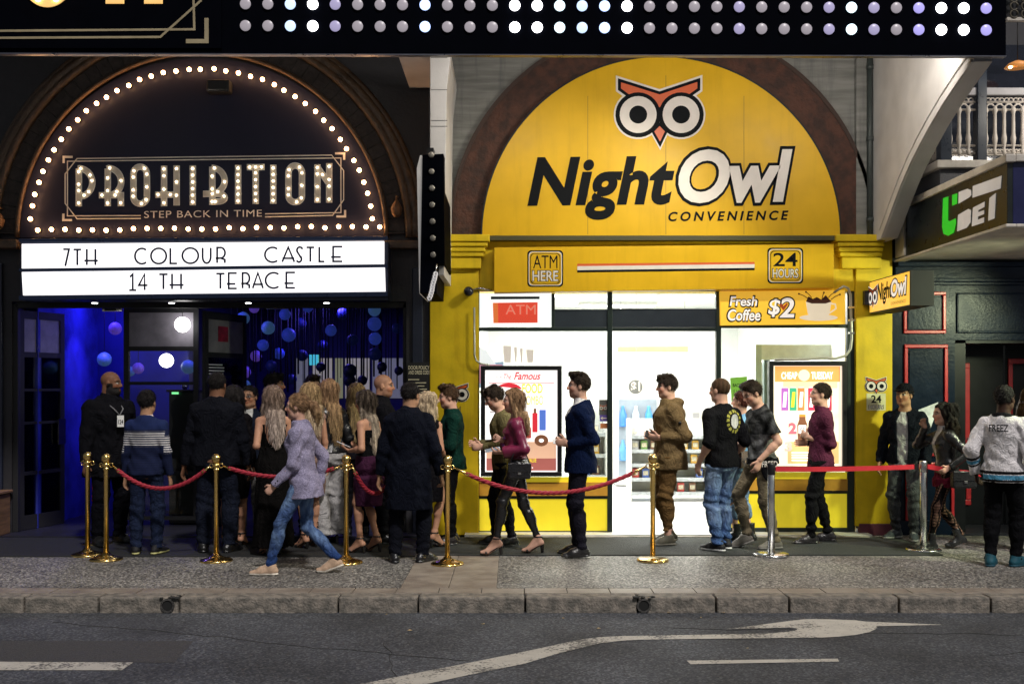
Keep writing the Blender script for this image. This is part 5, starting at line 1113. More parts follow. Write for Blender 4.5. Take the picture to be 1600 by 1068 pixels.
belt('short red barrier belt from the right steel post to the jersey man', s2 + Vector((.045, 0, 0)), P(1552, 742, 10.9))
# ================================================================== PEOPLE: smooth implicit surfaces turned into meshes
f32 = np.float32
def V3(*a): return np.array(a, float)
def nrm(v): return v / (np.linalg.norm(v) + 1e-9)
class Vol:
    def __init__(s, lo, hi, vs):
        s.lo = np.array(lo, float); s.vs = vs; n = np.ceil((np.array(hi) - s.lo) / vs).astype(int) + 1
        s.d = np.full(n, .15, f32); s.ax = [(s.lo[i] + vs * np.arange(n[i])).astype(f32) for i in range(3)]
    def win(s, lo, hi):
        a = np.maximum(np.floor((np.array(lo) - s.lo) / s.vs).astype(int), 0); b = np.minimum(np.ceil((np.array(hi) - s.lo) / s.vs).astype(int) + 1, s.d.shape)
        if (b - a).min() <= 0: return None
        sl = tuple(slice(a[i], b[i]) for i in range(3))
        return sl, s.ax[0][sl[0]][:, None, None], s.ax[1][sl[1]][None, :, None], s.ax[2][sl[2]][None, None, :]
    def put(s, sl, e, k):
        d = s.d[sl]
        if k > 1e-6:
            h = np.clip(.5 + .5 * (e - d) / k, 0, 1); s.d[sl] = (e + (d - e) * h - k * h * (1 - h))
        else: s.d[sl] = np.minimum(d, e)
    def cap(s, a, b, ra, rb, k=.02, flat0=False, flat1=False, sq=None):
        """tapered limb; sq=(axis vector, factor) flattens it along an axis"""
        a = np.array(a, float); b = np.array(b, float); m = max(ra, rb) + k + 2 * s.vs
        w = s.win(np.minimum(a, b) - m, np.maximum(a, b) + m)
        if w is None: return
        sl, X, Y, Z = w; ab = b - a; L2 = ab @ ab + 1e-12
        dx, dy, dz = X - a[0], Y - a[1], Z - a[2]
        t0 = (dx * ab[0] + dy * ab[1] + dz * ab[2]) / L2; t = np.clip(t0, 0, 1)
        ex, ey, ez = dx - t * ab[0], dy - t * ab[1], dz - t * ab[2]; r2 = ex * ex + ey * ey + ez * ez
        if sq is not None:
            ax, fct = sq; p = ex * ax[0] + ey * ax[1] + ez * ax[2]; r2 = r2 + p * p * (fct * fct - 1)
        e = np.sqrt(np.maximum(r2, 0)) - (ra + (rb - ra) * t)
        L = math.sqrt(L2)
        if flat0: e = np.maximum(e, -t0 * L)
        if flat1: e = np.maximum(e, (t0 - 1) * L)
        s.put(sl, e.astype(f32), k)
    def ell(s, c, r, k=.02, A=None, sub=False):
        """ellipsoid with half axes r along the columns of A"""
        c = np.array(c, float); r = np.array(r, float); m = r.max() + k + 2 * s.vs; w = s.win(c - m, c + m)
        if w is None: return
        sl, X, Y, Z = w; dx, dy, dz = X - c[0], Y - c[1], Z - c[2]
        if A is None: q = (dx, dy, dz)
        else: q = tuple(dx * A[0, i] + dy * A[1, i] + dz * A[2, i] for i in range(3))
        k0 = np.sqrt((q[0] / r[0]) ** 2 + (q[1] / r[1]) ** 2 + (q[2] / r[2]) ** 2); k1 = np.sqrt((q[0] / r[0] ** 2) ** 2 + (q[1] / r[1] ** 2) ** 2 + (q[2] / r[2] ** 2) ** 2) + 1e-6
        e = (k0 * (k0 - 1) / k1).astype(f32)
        if sub:
            d = s.d[sl]; e = -e; h = np.clip(.5 - .5 * (e - d) / max(k, 1e-5), 0, 1); s.d[sl] = e * (1 - h) + d * h + k * h * (1 - h) if False else np.maximum(d, e)
        else: s.put(sl, e, k)
    def loft(s, O, T, Fw, tab, g=0, k=.03, twist=0, end=.0):
        """stack of ellipses along T through O; tab rows (t, half width, half depth, forward offset)"""
        tab = np.array(tab, float); O = np.array(O, float); Lf = np.cross(T, Fw); t_0, t_1 = tab[0, 0], tab[-1, 0]
        R_ = tab[:, 1:3].max() + g + np.abs(tab[:, 3]).max() + k + .03; a, b = O + T * t_0, O + T * t_1
        w = s.win(np.minimum(a, b) - R_, np.maximum(a, b) + R_)
        if w is None: return
        sl, X, Y, Z = w; dx, dy, dz = X - O[0], Y - O[1], Z - O[2]
        t = dx * T[0] + dy * T[1] + dz * T[2]; fw = dx * Fw[0] + dy * Fw[1] + dz * Fw[2]; lf = dx * Lf[0] + dy * Lf[1] + dz * Lf[2]
        if twist:
            an = twist * np.clip(t / .5, 0, 1); c, q = np.cos(an), np.sin(an); fw, lf = fw * c + lf * q, -fw * q + lf * c
        tc = np.clip(t, t_0, t_1); hw = np.interp(tc, tab[:, 0], tab[:, 1]) + g; dp = np.interp(tc, tab[:, 0], tab[:, 2]) + g; f0 = np.interp(tc, tab[:, 0], tab[:, 3])
        q = np.sqrt((lf / hw) ** 2 + ((fw - f0) / dp) ** 2); e = (q - 1) * np.minimum(hw, dp)
        e = np.maximum(e, np.maximum(t_0 - t, t - t_1))
        s.put(sl, e.astype(f32), k)
    def plane(s, p, n, lo=None, hi=None):
        """cut away the side that n points to"""
        w = s.win(lo if lo is not None else s.lo, hi if hi is not None else s.lo + s.vs * np.array(s.d.shape))
        if w is None: return
        sl, X, Y, Z = w; s.d[sl] = np.maximum(s.d[sl], ((X - p[0]) * n[0] + (Y - p[1]) * n[1] + (Z - p[2]) * n[2]).astype(f32))
    def wrinkle(s, amp, seed=0, fz=16, fx=11):
        X, Y, Z = s.ax[0][:, None, None], s.ax[1][None, :, None], s.ax[2][None, None, :]
        q = seed * 1.7
        n = np.sin(fx * X * 1.7 + 5 * np.sin(fz * .55 * Z + q) + q) * np.sin(fz * Z + 3.1 * np.sin(fx * Y + q) + 2.2 * q) + .6 * np.sin(fz * 2.3 * Z + 4 * np.sin(fx * 1.9 * Y + 2 * q) + fx * 2 * X) + .9 * (np.abs(np.sin(fz * .9 * Z + 2.4 * np.sin(fx * .8 * Y + 1.3 * q) + 7 * X + q)) - .6)
        s.d += (amp * n).astype(f32)
    def strands(s, amp, f=150):
        X, Y, Z = s.ax[0][:, None, None], s.ax[1][None, :, None], s.ax[2][None, None, :]
        s.d += (amp * (np.sin(f * Y + 2.2 * np.sin(14 * Z)) + .7 * np.sin(f * .8 * X + 2 * np.sin(11 * Z + 1)))).astype(f32)
    def mesh(s):
        d = s.d; d[0], d[-1] = 1, 1; d[:, 0], d[:, -1] = 1, 1; d[:, :, 0], d[:, :, -1] = 1, 1
        ins = d < 0; c = ins[:-1, :-1, :-1].astype(np.int8); nx = c * 0
        for i in (0, 1):
            for j in (0, 1):
                for k in (0, 1): nx = nx + ins[i:d.shape[0] - 1 + i, j:d.shape[1] - 1 + j, k:d.shape[2] - 1 + k]
        act = (nx > 0) & (nx < 8); idx = np.argwhere(act); n = len(idx)
        mp = np.full(act.shape, -1, np.int32); mp[tuple(idx.T)] = np.arange(n)
        co = np.array([(i, j, k) for i in (0, 1) for j in (0, 1) for k in (0, 1)]); val = np.stack([d[tuple((idx + o).T)] for o in co], 1)
        acc = np.zeros((n, 3)); cnt = np.zeros(n)
        for a in range(8):
            for b in range(a + 1, 8):
                if np.abs(co[a] - co[b]).sum() != 1: continue
                va, vb = val[:, a], val[:, b]; m = (va < 0) != (vb < 0); t = np.where(m, va / (va - vb + 1e-12), 0)
                acc += np.where(m[:, None], co[a] + (co[b] - co[a]) * t[:, None], 0); cnt += m
        v = s.lo + s.vs * (idx + acc / np.maximum(cnt, 1)[:, None]); fs = []
        for ax in range(3):
            o1, o2 = [(1, 2), (2, 0), (0, 1)][ax]
            sa = [slice(None)] * 3; sb = [slice(None)] * 3; sa[ax] = slice(0, -1); sb[ax] = slice(1, None)
            A, B = ins[tuple(sa)], ins[tuple(sb)]; e = np.argwhere(A != B); e = e[(e[:, o1] > 0) & (e[:, o2] > 0)]
            fl = A[tuple(e.T)]; q = []
            for p1, p2 in ((0, 0), (1, 0), (1, 1), (0, 1)):
                c_ = e.copy(); c_[:, o1] -= p1; c_[:, o2] -= p2
                ok = (c_ < np.array(mp.shape)).all(1); c_ = np.minimum(c_, np.array(mp.shape) - 1); q.append(mp[tuple(c_.T)])
            q = np.stack(q, 1); q[~fl] = q[~fl][:, ::-1]; fs.append(q)
        fs = np.concatenate(fs)[:, ::-1]; fs = fs[(fs >= 0).all(1)]
        return v, fs[:, ::-1]
def npmesh(name, v, f, m, parent, col=None):
    me = bpy.data.meshes.new(name); nv, nf = len(v), len(f)
    me.vertices.add(nv); me.vertices.foreach_set('co', np.asarray(v, f32).ravel()); me.loops.add(nf * 4); me.loops.foreach_set('vertex_index', np.asarray(f, np.int32).ravel())
    me.polygons.add(nf); me.polygons.foreach_set('loop_start', np.arange(0, nf * 4, 4, dtype=np.int32)); me.polygons.foreach_set('loop_total', np.full(nf, 4, np.int32)); me.polygons.foreach_set('use_smooth', np.ones(nf, bool))
    me.update(calc_edges=True)
    if col is not None:
        a = me.color_attributes.new('Col', 'FLOAT_COLOR', 'POINT'); c = np.ones((nv, 4), f32); c[:, :3] = col; a.data.foreach_set('color', c.ravel())
    me.materials.append(m); o = bpy.data.objects.new(name, me); COL.objects.link(o); o.parent = parent; return o
def cloth(name, rough, noise=.16, scale=40, bump=.25, bscale=220, spec=.3, stretch=(1, 1, 1)):
    return mat(name, (1, 1, 1), rough, noise=noise, scale=scale, bump=bump, bscale=bscale, spec=spec, attr='Col', stretch=stretch)
def folds(m, sc=9, amt=.55, dist=.03):
    """soft creases of hanging cloth, added under the fine weave"""
    n = m.node_tree; L = n.links.new; b = n.nodes['Principled BSDF']; tc = n.nodes.new('ShaderNodeTexCoord'); mp = n.nodes.new('ShaderNodeMapping'); mp.inputs['Scale'].default_value = (1.2, 1.2, .75); mp.inputs['Rotation'].default_value = (.5, .3, .2); L(tc.outputs['Object'], mp.inputs[0])
    t = n.nodes.new('ShaderNodeTexNoise'); t.inputs['Scale'].default_value = sc; t.inputs['Detail'].default_value = 3; t.inputs['Distortion'].default_value = 1.6; L(mp.outputs[0], t.inputs[0])
    r = n.nodes.new('ShaderNodeMath'); r.operation = 'PINGPONG'; r.inputs[1].default_value = .12; L(t.outputs[0], r.inputs[0])
    bp = n.nodes.new('ShaderNodeBump'); bp.inputs['Strength'].default_value = amt; bp.inputs['Distance'].default_value = dist * 4; L(r.outputs[0], bp.inputs['Height'])
    old = b.inputs['Normal'].links[0].from_node if b.inputs['Normal'].links else None
    if old: L(bp.outputs[0], old.inputs['Normal'])
    else: L(bp.outputs[0], b.inputs['Normal'])
    return m
CM = {'cloth': cloth('cloth', .85, spec=.05), 'knit': cloth('knit', .95, bump=.5, bscale=160, spec=.05), 'leather': cloth('leather', .3, bump=.25, bscale=60, spec=.6, noise=.1), 'denim': cloth('denim', .85, noise=.3, scale=18, bump=.4, bscale=300, stretch=(2, 2, .5), spec=.12),
      'silk': cloth('silk', .35, bump=.05, spec=.5), 'skin': cloth('skin', .55, noise=.1, scale=30, bump=.1, spec=.2), 'hair': cloth('hair', .5, noise=.4, scale=26, bump=.5, bscale=70, spec=.14, stretch=(6, 6, .5)), 'tweed': cloth('tweed', .95, noise=.45, scale=120, bump=.4, spec=.1),
      'rubber': cloth('rubber', .6, spec=.3)}
for k_, a_ in (('cloth', .5), ('knit', .4), ('denim', .6), ('tweed', .4)): folds(CM[k_], 8, a_)
SKIN = {'fair': (.62, .36, .26), 'tan': (.46, .24, .15), 'olive': (.4, .22, .13), 'brown': (.17, .08, .045), 'dark': (.05, .025, .016), 'pale': (.68, .43, .34)}
HAIRC = {'black': (.012, .01, .01), 'dark': (.03, .02, .014), 'brown': (.07, .038, .02), 'auburn': (.1, .03, .02), 'ash': (.2, .14, .1), 'blonde': (.31, .205, .1), 'pale': (.46, .35, .23), 'dirty': (.24, .14, .075)}
TM = [(-.13, .14, .1, -.005), (-.06, .172, .128, -.012), (0, .17, .122, -.01), (.08, .155, .108, 0), (.16, .148, .104, .0), (.28, .165, .116, .004), (.38, .178, .12, .004), (.44, .16, .1, -.006), (.49, .105, .078, -.012), (.55, .058, .058, -.004)]
TF = [(-.13, .145, .1, -.01), (-.06, .172, .128, -.018), (0, .165, .118, -.012), (.08, .135, .096, 0), (.16, .12, .088, .004), (.26, .132, .1, .012), (.335, .142, .122, .02), (.4, .146, .105, .006), (.46, .138, .084, -.006), (.5, .09, .064, -.012), (.55, .048, .048, -.004)]
def ik(a, b, l1, l2, pole):
    d = b - a; L = np.linalg.norm(d); mx = (l1 + l2) * .999
    if L > mx: b = a + d * mx / L; d = b - a; L = mx
    n = d / L; p = pole - n * (pole @ n); p = nrm(p); x = (l1 * l1 - l2 * l2 + L * L) / (2 * L); h = math.sqrt(max(0, l1 * l1 - x * x)); return a + n * x + p * h, b
def rotz(a): c, s = math.cos(a), math.sin(a); return np.array([[c, -s, 0], [s, c, 0], [0, 0, 1.]])
def skeleton(H, sex, feet, hands, lean, side, twist, bulk, heel, head, hipdrop, hipshift):
    u = H / 1.75; S = dict(u=u, sex=sex, H=H); tab = TM if sex == 'm' else TF
    A = []
    for (f, l, yaw, lift) in feet: A.append(V3(f, l, .085 * u + heel * .85 + lift))
    px_ = (A[0][0] + A[1][0]) / 2 + hipshift[0]; py_ = (A[0][1] + A[1][1]) / 2 + hipshift[1]
    hz = (.944 * u + heel * .85) - hipdrop; l1, l2 = .432 * u, .412 * u
    for _ in range(60):                                # lower the hips until both feet reach the ground
        hips = [V3(px_, py_ + .085 * u, hz - .02 * u), V3(px_, py_ - .085 * u, hz - .02 * u)]
        if all(np.linalg.norm(h - a) < (l1 + l2) * .995 for h, a in zip(hips, A)): break
        hz -= .006
    S['knee'] = []
    for h, a, ft in zip(hips, A, feet): k, _ = ik(h, a, l1, l2, V3(math.cos(ft[2]), math.sin(ft[2]), .15)); S['knee'].append(k)
    S['hip'], S['ankle'], S['feet'], S['heel'] = hips, A, feet, heel
    Pp = V3(px_, py_, hz); S['O'] = Pp; T = nrm(V3(math.sin(lean), math.sin(side), math.cos(lean))); S['T'] = T; Fw = nrm(V3(1, 0, 0) - T * T[0]); S['F'] = Fw; S['twist'] = twist
    S['tab'] = [(t * u, w * u * bulk, d * u * bulk ** 1.3, f * u) for t, w, d, f in tab]
    N = Pp + T * .508 * u; S['N'] = N; Lf = np.cross(T, Fw); Ft = Fw * math.cos(twist) + Lf * math.sin(twist); Lt = np.cross(T, Ft); S['Ft'], S['Lt'] = Ft, Lt
    sw = (.163 if sex == 'm' else .142) * u * (1 + (bulk - 1) * .55); S['sh'] = [N - T * .078 * u + Lt * sw, N - T * .078 * u - Lt * sw]
    S['el'], S['wr'], S['hd'], S['pn'] = [], [], [], []
    for i, h in enumerate(hands):
        sg = 1 if i == 0 else -1; h = h or {}
        tg = h.get('p', (.03, .07, -.545)); pole = h.get('pole', (-1, .45, -.2)); pl = Ft * pole[0] + Lt * sg * pole[1] + T * pole[2]
        b = S['sh'][i] + (Ft * tg[0] + Lt * sg * tg[1] + V3(0, 0, 1) * tg[2]) * u
        e, wv = ik(S['sh'][i], b, .288 * u, .258 * u, pl); S['el'].append(e); S['wr'].append(wv)
        fd = nrm(wv - e)
        dr = h.get('d'); dr = fd if dr is None else nrm(Ft * dr[0] + Lt * sg * dr[1] + V3(0, 0, dr[2])); S['hd'].append(dr)
        pn = h.get('n', (0, -1, 0)); pn = Ft * pn[0] + Lt * sg * pn[1] + V3(0, 0, pn[2]); pn = nrm(pn - dr * (pn @ dr)); S['pn'].append(pn)
    S['curl'] = [(h or {}).get('curl', .35) for h in hands]
    yaw, pitch, roll = head; yw = twist + yaw
    hf = nrm(V3(math.cos(yw) * math.cos(pitch), math.sin(yw) * math.cos(pitch), math.sin(pitch))); hl = nrm(np.cross(V3(0, 0, 1), hf)); hu = np.cross(hf, hl); hl, hu = hl * math.cos(roll) + hu * math.sin(roll), hu * math.cos(roll) - hl * math.sin(roll)
    S['hf'], S['hl'], S['hu'] = hf, hl, hu; S['hs'] = (.62 + .38 * u) * (1.0 if sex == 'm' else .965)
    S['C'] = N + T * .045 * u + hu * .125 * S['hs'] + hf * .022
    return S
def hp(S, p): return S['C'] + (S['hf'] * p[0] + S['hl'] * p[1] + S['hu'] * p[2]) * S['hs']
def bounds(S, m=.16):
    pts = np.array([S['O'], S['N'], S['C'] + V3(0, 0, .02)] + S['sh'] + S['el'] + S['wr'] + S['knee'] + S['ankle'] + [w + d * .1 for w, d in zip(S['wr'], S['hd'])] + [V3(a[0] + .1 * math.cos(f[2]), a[1] + .1 * math.sin(f[2]), 0) for a, f in zip(S['ankle'], S['feet'])])
    lo, hi = pts.min(0) - m, pts.max(0) + m; lo[2] = -.02; return lo, hi
LR = dict(m=dict(arm=(.05, .041, .04, .027), leg=(.078, .056, .055, .036)), f=dict(arm=(.041, .035, .034, .023), leg=(.078, .052, .051, .032)))
def body(S, skin, hairc, par, face, feet_bare, bulk, core):
    """core: limbs and torso slimmed where clothing covers them"""
    u, hs = S['u'], S['hs']; lo, hi = bounds(S); v = Vol(lo, hi, .0072); r = LR[S['sex']]; A = np.stack([S['hf'], S['hl'], S['hu']], 1)
    g = -.012
    v.loft(S['O'], S['T'], S['F'], S['tab'], core.get('torso', g), .03, S['twist'])
    for i in (0, 1):
        a = [x * u * (1 + (bulk - 1) * .6) for x in r['arm']]; l = [x * u * (1 + (bulk - 1) * .6) for x in r['leg']]; ga, gl = core.get('arm', 0), core.get('leg', -.008)
        v.cap(S['N'] - S['T'] * .03 * u, S['sh'][i], .04 * u, a[0] + ga, .035); v.cap(S['sh'][i], S['el'][i], a[0] + ga, a[1] + ga, .02); v.cap(S['el'][i], S['wr'][i], a[2] + ga * .5, a[3], .015)
        m = S['el'][i] + (S['wr'][i] - S['el'][i]) * .28; v.cap(m, m + (S['wr'][i] - S['el'][i]) * .1, a[2] * 1.06 + ga, a[2] + ga, .02)
        v.cap(S['hip'][i], S['knee'][i], l[0] + gl, l[1] + gl, .03); v.cap(S['knee'][i], S['ankle'][i], l[2] * .95 + gl, l[3] + gl * .3, .02)
        cf = S['knee'][i] + (S['ankle'][i] - S['knee'][i]) * .3 - V3(.018 * math.cos(S['feet'][i][2]), .018 * math.sin(S['feet'][i][2]), 0); v.cap(cf, cf + (S['ankle'][i] - S['knee'][i]) * .15, l[2] * .95 + gl, l[2] * .8 + gl, .03)
        if feet_bare:
            ca, sa = math.cos(S['feet'][i][2]), math.sin(S['feet'][i][2]); an = S['ankle'][i]; lift = S['feet'][i][3]
            he = an + V3(-.035 * ca, -.035 * sa, -.055) * u; ba = V3(an[0] + .105 * u * ca, an[1] + .105 * u * sa, .028 + lift * .3); to = V3(an[0] + .16 * u * ca, an[1] + .16 * u * sa, .022 + lift * .3)
            v.cap(an, he, .034 * u, .03 * u, .02); v.cap(an, ba, .036 * u, .03 * u, .02); v.cap(he, ba, .028 * u, .032 * u, .02); v.cap(ba, to, .033 * u, .022 * u, .01)
        # hand: palm, four fingers of different lengths, thumb
        w_, d, n = S['wr'][i], S['hd'][i], S['pn'][i]; sd = np.cross(d, n) * (1 if i == 0 else -1)
        if sd @ (S['Ft'] + V3(0, 0, .5)) < 0: sd = -sd                                      # thumb side
        hsz = u * (1 if S['sex'] == 'm' else .88); cu = S['curl'][i]; pc = w_ + d * .05 * hsz
        v.cap(w_ + d * .012, w_ + d * .085 * hsz, .034 * hsz, .04 * hsz, .014, sq=(n, 2.3))
        for q, (off, ln) in enumerate(((.03, .068), (.0105, .078), (-.0095, .073), (-.028, .055))):
            b0 = w_ + d * .088 * hsz + sd * off * hsz; d1 = nrm(d * math.cos(cu) + n * math.sin(cu) + sd * off * 1.5); d2 = nrm(d * math.cos(cu * 2.3) + n * math.sin(cu * 2.3) + sd * off)
            b1 = b0 + d1 * ln * .5 * hsz; b2 = b1 + d2 * ln * .5 * hsz; v.cap(b0, b1, .0098 * hsz, .0092 * hsz, .004); v.cap(b1, b2, .0092 * hsz, .0078 * hsz, .002)
        t0 = w_ + d * .03 * hsz + sd * .026 * hsz; t1 = t0 + nrm(sd * .8 + d * .7 + n * .35) * .045 * hsz; t2 = t1 + nrm(d * .9 + n * .5 + sd * .15) * .033 * hsz; v.cap(t0, t1, .0135 * hsz, .011 * hsz, .008); v.cap(t1, t2, .011 * hsz, .009 * hsz, .002)
    # neck and head
    nr = (.058 if S['sex'] == 'm' else .046) * (1 + (bulk - 1) * .8); v.cap(S['N'] - S['T'] * .05, hp(S, (-.02, 0, -.05)), nr * u * 1.08, nr * hs, .03)
    E = lambda c, r_, k=.015, sub=False: v.ell(hp(S, c), np.array(r_) * hs, k, A, sub)
    E((-.014, 0, .035), (.097, .077, .088), .02); E((.026, 0, -.03), (.066, .06, .088), .03); E((.058, 0, -.088), (.03, .032 if S['sex'] == 'm' else .026, .024), .025)
    for s_ in (-1, 1):
        E((.052, s_ * .037, -.022), (.032, .026, .026), .02); v.cap(hp(S, (.083, s_ * .012, .03)), hp(S, (.07, s_ * .05, .03)), .011 * hs, .008 * hs, .014)
        E((-.005, s_ * .078, -.004), (.02, .009, .032), .006)
        E((.0945, s_ * .031, .008), (.013, .018, .011), 0, True); E((.074, s_ * .031, .008), (.0155, .0155, .0135), .002)
        E((.022, s_ * .045, -.07), (.03, .02, .025), .03)
    v.cap(hp(S, (.088, 0, .02)), hp(S, (.108, 0, -.02)), .008 * hs, .0125 * hs, .012); v.cap(hp(S, (.098, -.012, -.026)), hp(S, (.098, .012, -.026)), .0085 * hs, .0085 * hs, .006)
    v.ell(hp(S, (.083, 0, -.053)), np.array((.012, .022, .007)) * hs, .006, A); v.ell(hp(S, (.081, 0, -.066)), np.array((.012, .019, .007)) * hs, .006, A)
    if face.get('beard'): E((.04, 0, -.085), (.062, .06, .052), .02)
    P_, F_ = v.mesh(); c = np.tile(np.array(skin, f32), (len(P_), 1)); q = (P_ - S['C']) / hs; L = np.stack([q @ S['hf'], q @ S['hl'], q @ S['hu']], 1); x, y, z = L[:, 0], np.abs(L[:, 1]), L[:, 2]; hd = (np.abs(z) < .14) & (np.abs(x) < .14) & (y < .1)
    sk = np.array(skin); c[hd & (x > .05) & (np.hypot(y - .04, z + .03) < .03)] = sk * (1.05, .86, .82); c[hd & (x > .09) & (z < -.005) & (y < .02)] = sk * (1.04, .9, .87)
    br = np.array(hairc) * .6 + sk * .12
    c[hd & (x > .05) & (y > .012) & (y < .052) & (np.abs(z - .034 + .1 * (y - .03) ** 1) < .0065)] = br
    c[hd & (x > .06) & (((y - .031) / .017) ** 2 + ((z - .008) / .0085) ** 2 < 1)] = (.4, .37, .34); c[hd & (x > .06) & (np.hypot(y - .031, z - .008) < .0075)] = (.02, .014, .01); c[hd & (x > .06) & (np.abs(y - .031) < .018) & (np.abs(z - .0175) < .0035)] = br * .6
    c[hd & (x > .07) & (y < .025) & (np.abs(z + .06) < .0115)] = sk * ((.92, .6, .55) if S['sex'] == 'm' else (.95, .42, .4)); c[hd & (x > .075) & (y < .022) & (np.abs(z + .06) < .0022)] = sk * .35
    if face.get('beard'):
        c[hd & (z < -.035) & (x > -.02 - (z + .03) * .0) & ~((np.abs(z + .06) < .01) & (y < .022) & (x > .07))] = np.array(hairc) * 1.0; c[hd & (z < .0) & (z > -.05) & (x > -.01) & (x < .045) & (y > .05)] = np.array(hairc)
    if face.get('stubble'):
        m = hd & (z < -.035) & (x > 0) & ~((np.abs(z + .06) < .01) & (y < .022) & (x > .07)); c[m] = c[m] * .62 + np.array(hairc) * .2
    if face.get('scalp'):
        m = hd & (z > -.02) & (.8 * x - .6 * z < .01) & (np.hypot(x + .005, z + .004) > .03); c[m] = np.array(hairc) * .75 + sk * face['scalp']
    npmesh('body', P_, F_, CM['skin'], par, c)
def jit(c, P_, amt=.1, f=9, seed=0):
    n = np.sin(f * P_[:, 0] + 3 * np.sin(f * .7 * P_[:, 2] + seed)) * np.sin(f * 1.3 * P_[:, 1] + 2 * np.sin(f * P_[:, 2]) + seed); return c * (1 + amt * n)[:, None]
def finish(v, name, mt, par, S, color):
    P_, F_ = v.mesh()
    if len(F_) == 0: return None
    c = np.array(color(P_, S) if callable(color) else np.tile(np.array(color, f32), (len(P_), 1))); lum = c.mean(1, keepdims=True); c = c * np.clip(.45 + lum * 12, .45, 1); return npmesh(name, P_, F_, CM[mt], par, jit(c, P_, .1))
def top(S, par, name, mt, color, g=.014, ga=None, sleeve='long', hem=-.06, bulk=1, neck='crew', flare=0, collar=0, hood=False, wr=.004, seed=0, vs=.0085, back=None, open_=0, tilt=0):
    S['hem'] = min(hem, S.get('hem', 9)); u = S['u']; lo, hi = bounds(S); v = Vol(lo, hi, vs); r = LR[S['sex']]['arm']; ga = g if ga is None else ga; B = 1 + (bulk - 1) * .6
    tab = [t for t in S['tab'] if t[0] > -.07 * u or hem > -.07]; t0 = tab[0]
    if hem * u < t0[0]:
        drop = t0[0] - hem * u; tab = [(hem * u, t0[1] * .98 + flare * drop, t0[2] + flare * drop * .8, t0[3])] + tab
    v.loft(S['O'], S['T'], S['F'], tab, g, .03, S['twist'])
    for i in (0, 1):
        a = [x * u * B for x in r]; sh, el, wv = S['sh'][i], S['el'][i], S['wr'][i]
        v.cap(S['N'] - S['T'] * .03 * u, sh, .038 * u + g * .5, a[0] + ga * .8, .04)
        if sleeve == 'none': continue
        if sleeve == 'short': e2 = sh + (el - sh) * .72; v.cap(sh, e2, a[0] + ga, a[0] * .95 + ga * 1.4, .025, flat1=True); continue
        v.cap(sh, el, a[0] + ga, a[1] + ga, .025)
        if sleeve == 'half': v.cap(el, el + (wv - el) * .15, a[2] + ga, a[2] + ga, .02, flat1=True)
        elif sleeve == 'push': v.cap(el, el + (wv - el) * .5, a[2] + ga * 1.1, a[2] * .9 + ga, .02, flat1=True)
        elif sleeve == 'bell': v.cap(el, el + (wv - el) * .9, a[2] + ga, .075 * u, .02, flat1=True)
        else: v.cap(el, el + (wv - el) * .99, a[2] + ga, a[3] + ga * .95, .02, flat1=True)
    if collar: v.cap(S['N'] - S['T'] * .03, S['N'] + S['T'] * (.03 + collar) * u + S['hf'] * .01, .062 * u * B + g * .5, .056 * u * B + g * .6, .02, flat1=True)
    if hood: v.ell(S['N'] - S['Ft'] * .07 + S['T'] * .01, (.085, .12, .055), .03, np.stack([S['Ft'], S['Lt'], S['T']], 1)); v.cap(S['N'] + S['Ft'] * .04 - S['Lt'] * .06, S['N'] + S['Ft'] * .04 + S['Lt'] * .06, .04, .04, .03)
    if wr: v.wrinkle(wr, seed, 17, 12)
    pz = S['O'] + S['T'] * hem * u; v.plane(pz, -nrm(S['T'] + V3(tilt, 0, 0)), lo=V3(lo[0], lo[1], 0), hi=V3(hi[0], hi[1], S['O'][2] + .0 + hem * u + .02)) if not hands_below(S, pz) else hemcut(v, S, pz, g, u)
    nk = S['N'] + S['T'] * (.035 + collar) * u
    if not collar and not hood: v.plane(nk - S['T'] * .012, S['T'] + S['Ft'] * .5, lo=nk - .14, hi=nk + .14)
    if neck == 'v': v.ell(S['N'] + S['Ft'] * .1 - S['T'] * .03, (.05, .045, .12), 0, np.stack([S['Ft'], S['Lt'], S['T']], 1), sub=True)
    if neck == 'strapless':
        p = S['O'] + S['T'] * .375 * u; v.plane(p, S['T'])
    if neck == 'lowback':
        p = S['O'] + S['T'] * .4 * u; v.plane(p, S['T']); v.ell(S['O'] + S['T'] * .36 * u - S['Ft'] * .12 * u, (.1, .1, .2 * u), 0, np.stack([S['Ft'], S['Lt'], S['T']], 1), sub=True)
    if open_: v.ell(S['O'] + S['Ft'] * (.2 * u) + S['T'] * .22 * u, (.16 * u, open_ * u, .6 * u), 0, np.stack([S['Ft'], S['Lt'], S['T']], 1), sub=True)
    return finish(v, name, mt, par, S, color)
def hands_below(S, pz): return min(w[2] for w in S['wr']) < pz[2] + .1
def hemcut(v, S, pz, g, u):
    """cut the torso at the hem without cutting sleeves that hang lower"""
    sl, X, Y, Z = v.win(v.lo, v.lo + v.vs * np.array(v.d.shape)); e = (-(X - pz[0]) * S['T'][0] - (Y - pz[1]) * S['T'][1] - (Z - pz[2]) * S['T'][2]).astype(f32)
    keep = np.zeros(v.d.shape, bool)
    for i in (0, 1):
        a, b = S['el'][i], S['wr'][i]; ab = b - a; t = np.clip(((X - a[0]) * ab[0] + (Y - a[1]) * ab[1] + (Z - a[2]) * ab[2]) / (ab @ ab), 0, 1)
        keep |= ((X - a[0] - t * ab[0]) ** 2 + (Y - a[1] - t * ab[1]) ** 2 + (Z - a[2] - t * ab[2]) ** 2) < (.062 * u + g) ** 2
    tor = np.abs((Y - pz[1])) < S['tab'][1][1] + g - .012
    keep &= ~np.broadcast_to(tor & (np.abs(X - pz[0]) < .11), keep.shape)
    v.d = np.where(keep, v.d, np.maximum(v.d, e)).astype(f32)
